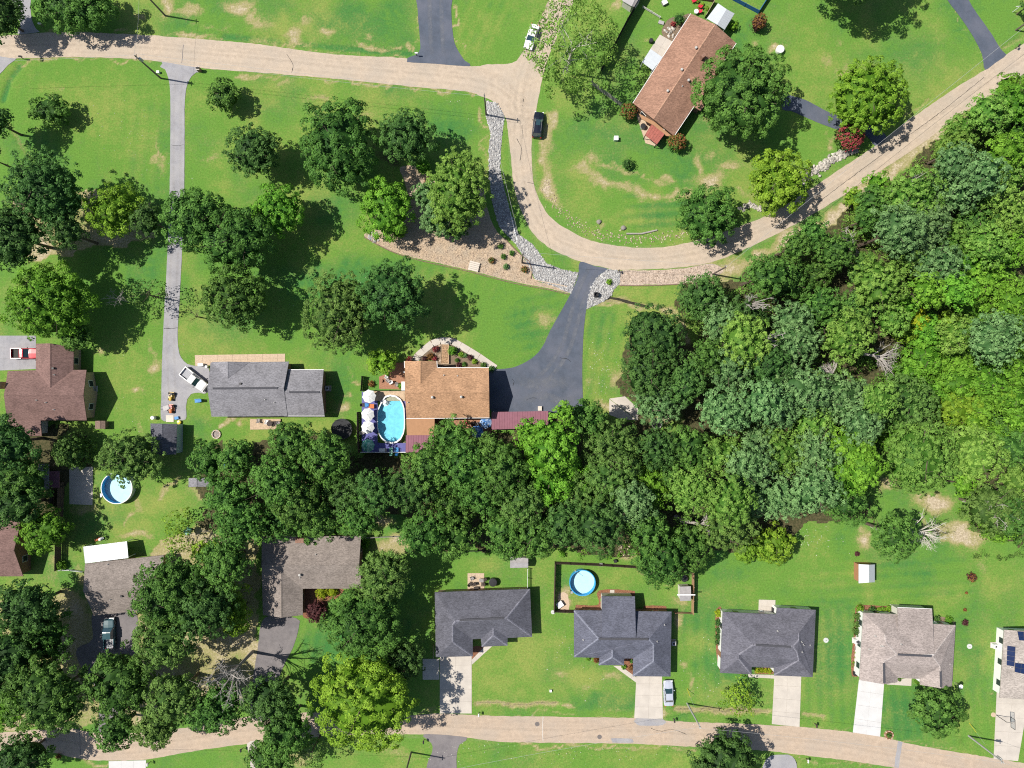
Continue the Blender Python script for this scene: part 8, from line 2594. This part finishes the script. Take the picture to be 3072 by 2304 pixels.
def wire(a, b, off, label, sag=.5, r=.016):
    a, b = TOPS[a], TOPS[b]
    d = (b - a)
    nn = Vector((-d.y, d.x, 0)).normalized() * off
    mb = MB()
    pts = []
    for i in range(13):
        s = i / 12
        pts.append(a.lerp(b, s) + nn + Vector((0, 0, .22 - 4 * sag * s * (1 - s))))
    for p, q in zip(pts[:-1], pts[1:]):
        mb.tube(p - a, q - a, r, r, 4, False)
    meta(mb.obj('overhead_wire', WIRE, None, a), label, 'wire', 'overhead wires')


wire('w0', 'p1', 0, 'upper overhead wire leaving the picture at the left from the driveway pole')
wire('p1', 'p3', .25, 'upper of two overhead wires along the top road')
wire('p1', 'p3', -.4, 'lower of two overhead wires along the top road', .7)
wire('p3', 'p4', 0, 'overhead wire above the rip-rap ditch')
wire('p4', 'p9', .2, 'overhead wire crossing the central driveway mouth')
wire('p9', 'p8', 0, 'long overhead wire following the diagonal road', .9, .022)
wire('p8', 'e0', 0, 'overhead wire leaving at the top right corner')
wire('p1', 'p2', 0, 'overhead wire crossing the top road at the left')
wire('p2', 'n0', 0, 'overhead wire leaving over the top edge from the patchy lawn pole')
wire('s0', 'p5', 0, 'overhead wire along the bottom edge left of the bottom driveway', .8)
wire('p5', 'p6', .2, 'overhead wire from the bottom pole to the pale pole', .8)
wire('p6', 'p7', 0, 'overhead wire between the two pale poles', .8)
wire('p7', 's1', 0, 'overhead wire leaving at the lower right')
for t, a, b, lab in [('L2', (553, 1155), (632, 1262), 'yellow guy-wire guard near the pale transformer pole'), ('K2', (1455, 1400), (1490, 1490), 'yellow guy-wire guard near the pole right of the silver sedan')]:
    p, q = P(t, *a), P(t, *b, 1.6)
    root = thing('guy_wire_guard', lab, 'guy wire', p, 0, 'guy wires')
    MB().tube((0, 0, 0), q - p, .04, .04, 6).obj('guard', paint('guard_yellow', (.62, .5, .04)), root)
    MB().tube(q - p, (q - p) * 2.2, .012, .012, 4).obj('cable', WIRE, root)
dp = P('G2', 425, 0)
mb = MB().tube((0, 0, .1), P('G2', 492, 262) - dp + Vector((0, 0, .1)), .07, .07, 8)
meta(mb.obj('drain_pipe', RIMW, None, dp), 'white drain pipe lying along the shaded rip-rap ditch', 'pipe')
cu = thing('culvert_pipe', 'dark culvert mouth where the creek leaves the rip-rap', 'culvert', P('G2', 1262, 797))
MB().lathe([(.42, 0), (.42, 1.0), (.34, 1.0), (.34, 0)], 14, cap=False).obj('pipe', BLACKF, cu)
MB().box((0, 0, .28), (.8, .9, .5)).obj('headwall', DARK, cu)
CREEKM = mat('creek_water', (0.045, 0.040, 0.025), .12, .3, 2, .6)
ck = smooth_poly(PL('G2', [(1275, 797), (1400, 815), (1500, 840), (1640, 880), (1790, 915)]), False, .6, .04)
sheet('creek', ribbon(ck, [.55 + .12 * math.sin(i * 1.7) for i in range(len(ck))]), -.22, CREEKM)

# basketball hoop at the right edge drive
bh = thing('basketball_hoop', 'basketball hoop standing beside the right edge driveway', 'basketball hoop', P('L2', 850, 1062))
MB().lathe([(.45, 0), (.42, .06)], 16, (-.45, 0, 0)).obj('base_pad', PAVER, bh)
MB().tube((0, 0, 0), (0, 0, 2.9), .06, .05, 8).obj('pole', DARK, bh)
MB().tube((0, 0, 2.7), (.75, 0, 3.2), .04, .04, 6).obj('arm', DARK, bh)
bb = MB()
for z in (2.75, 3.8):
    bb.box((.8, 0, z), (.05, 1.85, .07))
for y in (-.9, .9):
    bb.box((.8, y, 3.27), (.05, .07, 1.05))
bb.obj('backboard_frame', DARK, bh)
hm, nt, b_ = newmat('clear_board')
tb = nt.nodes.new('ShaderNodeBsdfTransparent')
tb.inputs['Color'].default_value = (.85, .88, .9, 1)
nt.links.new(tb.outputs[0], nt.nodes['Material Output'].inputs['Surface'])
MB().box((.8, 0, 3.27), (.015, 1.75, 1.0)).obj('backboard', hm, bh)
rim = MB()
for i in range(14):
    a0, a1 = i * 2 * math.pi / 14, (i + 1) * 2 * math.pi / 14
    rim.tube((1.08 + .23 * math.cos(a0), .23 * math.sin(a0), 3.05), (1.08 + .23 * math.cos(a1), .23 * math.sin(a1), 3.05), .012, .012, 4)
rim.obj('rim', ORG, bh)
# satellite dish at the rose-grey house, flag bush pole
sd = thing('satellite_dish', 'pale satellite dish at the lower right corner of the rose-grey house', 'satellite dish', P('L3', 1565, 1275))
MB().tube((0, 0, 0), (0, 0, 1.8), .03, .03, 6).obj('pole', VENT, sd)
MB().lathe([(.02, 1.86), (.25, 1.9), (.40, 2.0)], 18).obj('dish', WHITE, sd)
MB().tube((0, 0, 1.9), (.3, 0, 2.2), .015, .015, 5).obj('feed_arm', DARK, sd)
cl = thing('clothes_post', 'pale T-shaped post at the top right corner', 'post', P('D', 1585, 78))
MB().box((0, 0, 1.0), (.08, .08, 2.0)).obj('post', RIMW, cl)
MB().box((0, 0, 2.0), (1.7, .08, .08), .1).obj('crossbar', RIMW, cl)

# fallen leaves, clover and bits of paper on the lawns
rs = np.random.RandomState(77)
pts = []
for t, u, v, ru_, rv_, n in [('G', 590, 750, 90, 200, 70), ('L', 300, 180, 200, 80, 70), ('K', 450, 950, 250, 300, 60), ('A', 850, 900, 250, 250, 40), ('F', 700, 250, 500, 200, 40), ('J', 1250, 1560, 300, 70, 60), ('B', 1350, 700, 150, 250, 20), ('K', 1250, 1050, 120, 250, 40), ('K', 550, 1560, 500, 60, 60), ('I', 120, 540, 150, 60, 40), ('E', 1000, 900, 300, 500, 50)]:
    for _ in range(n):
        p = P(t, u + rs.normal() * ru_ * .6, v + rs.normal() * rv_ * .6)
        pts.append((p.x, p.y, .02))
rocks('lawn_litter', pts, .045, mat_rock('pale_bits', (.4, .4, .3), (.65, .65, .58)), 78, 'pale leaves and bits scattered over the lawns', 'litter', .3)
print('objects', len(bpy.data.objects), 'tris', sum(len(m.polygons) for m in bpy.data.meshes))
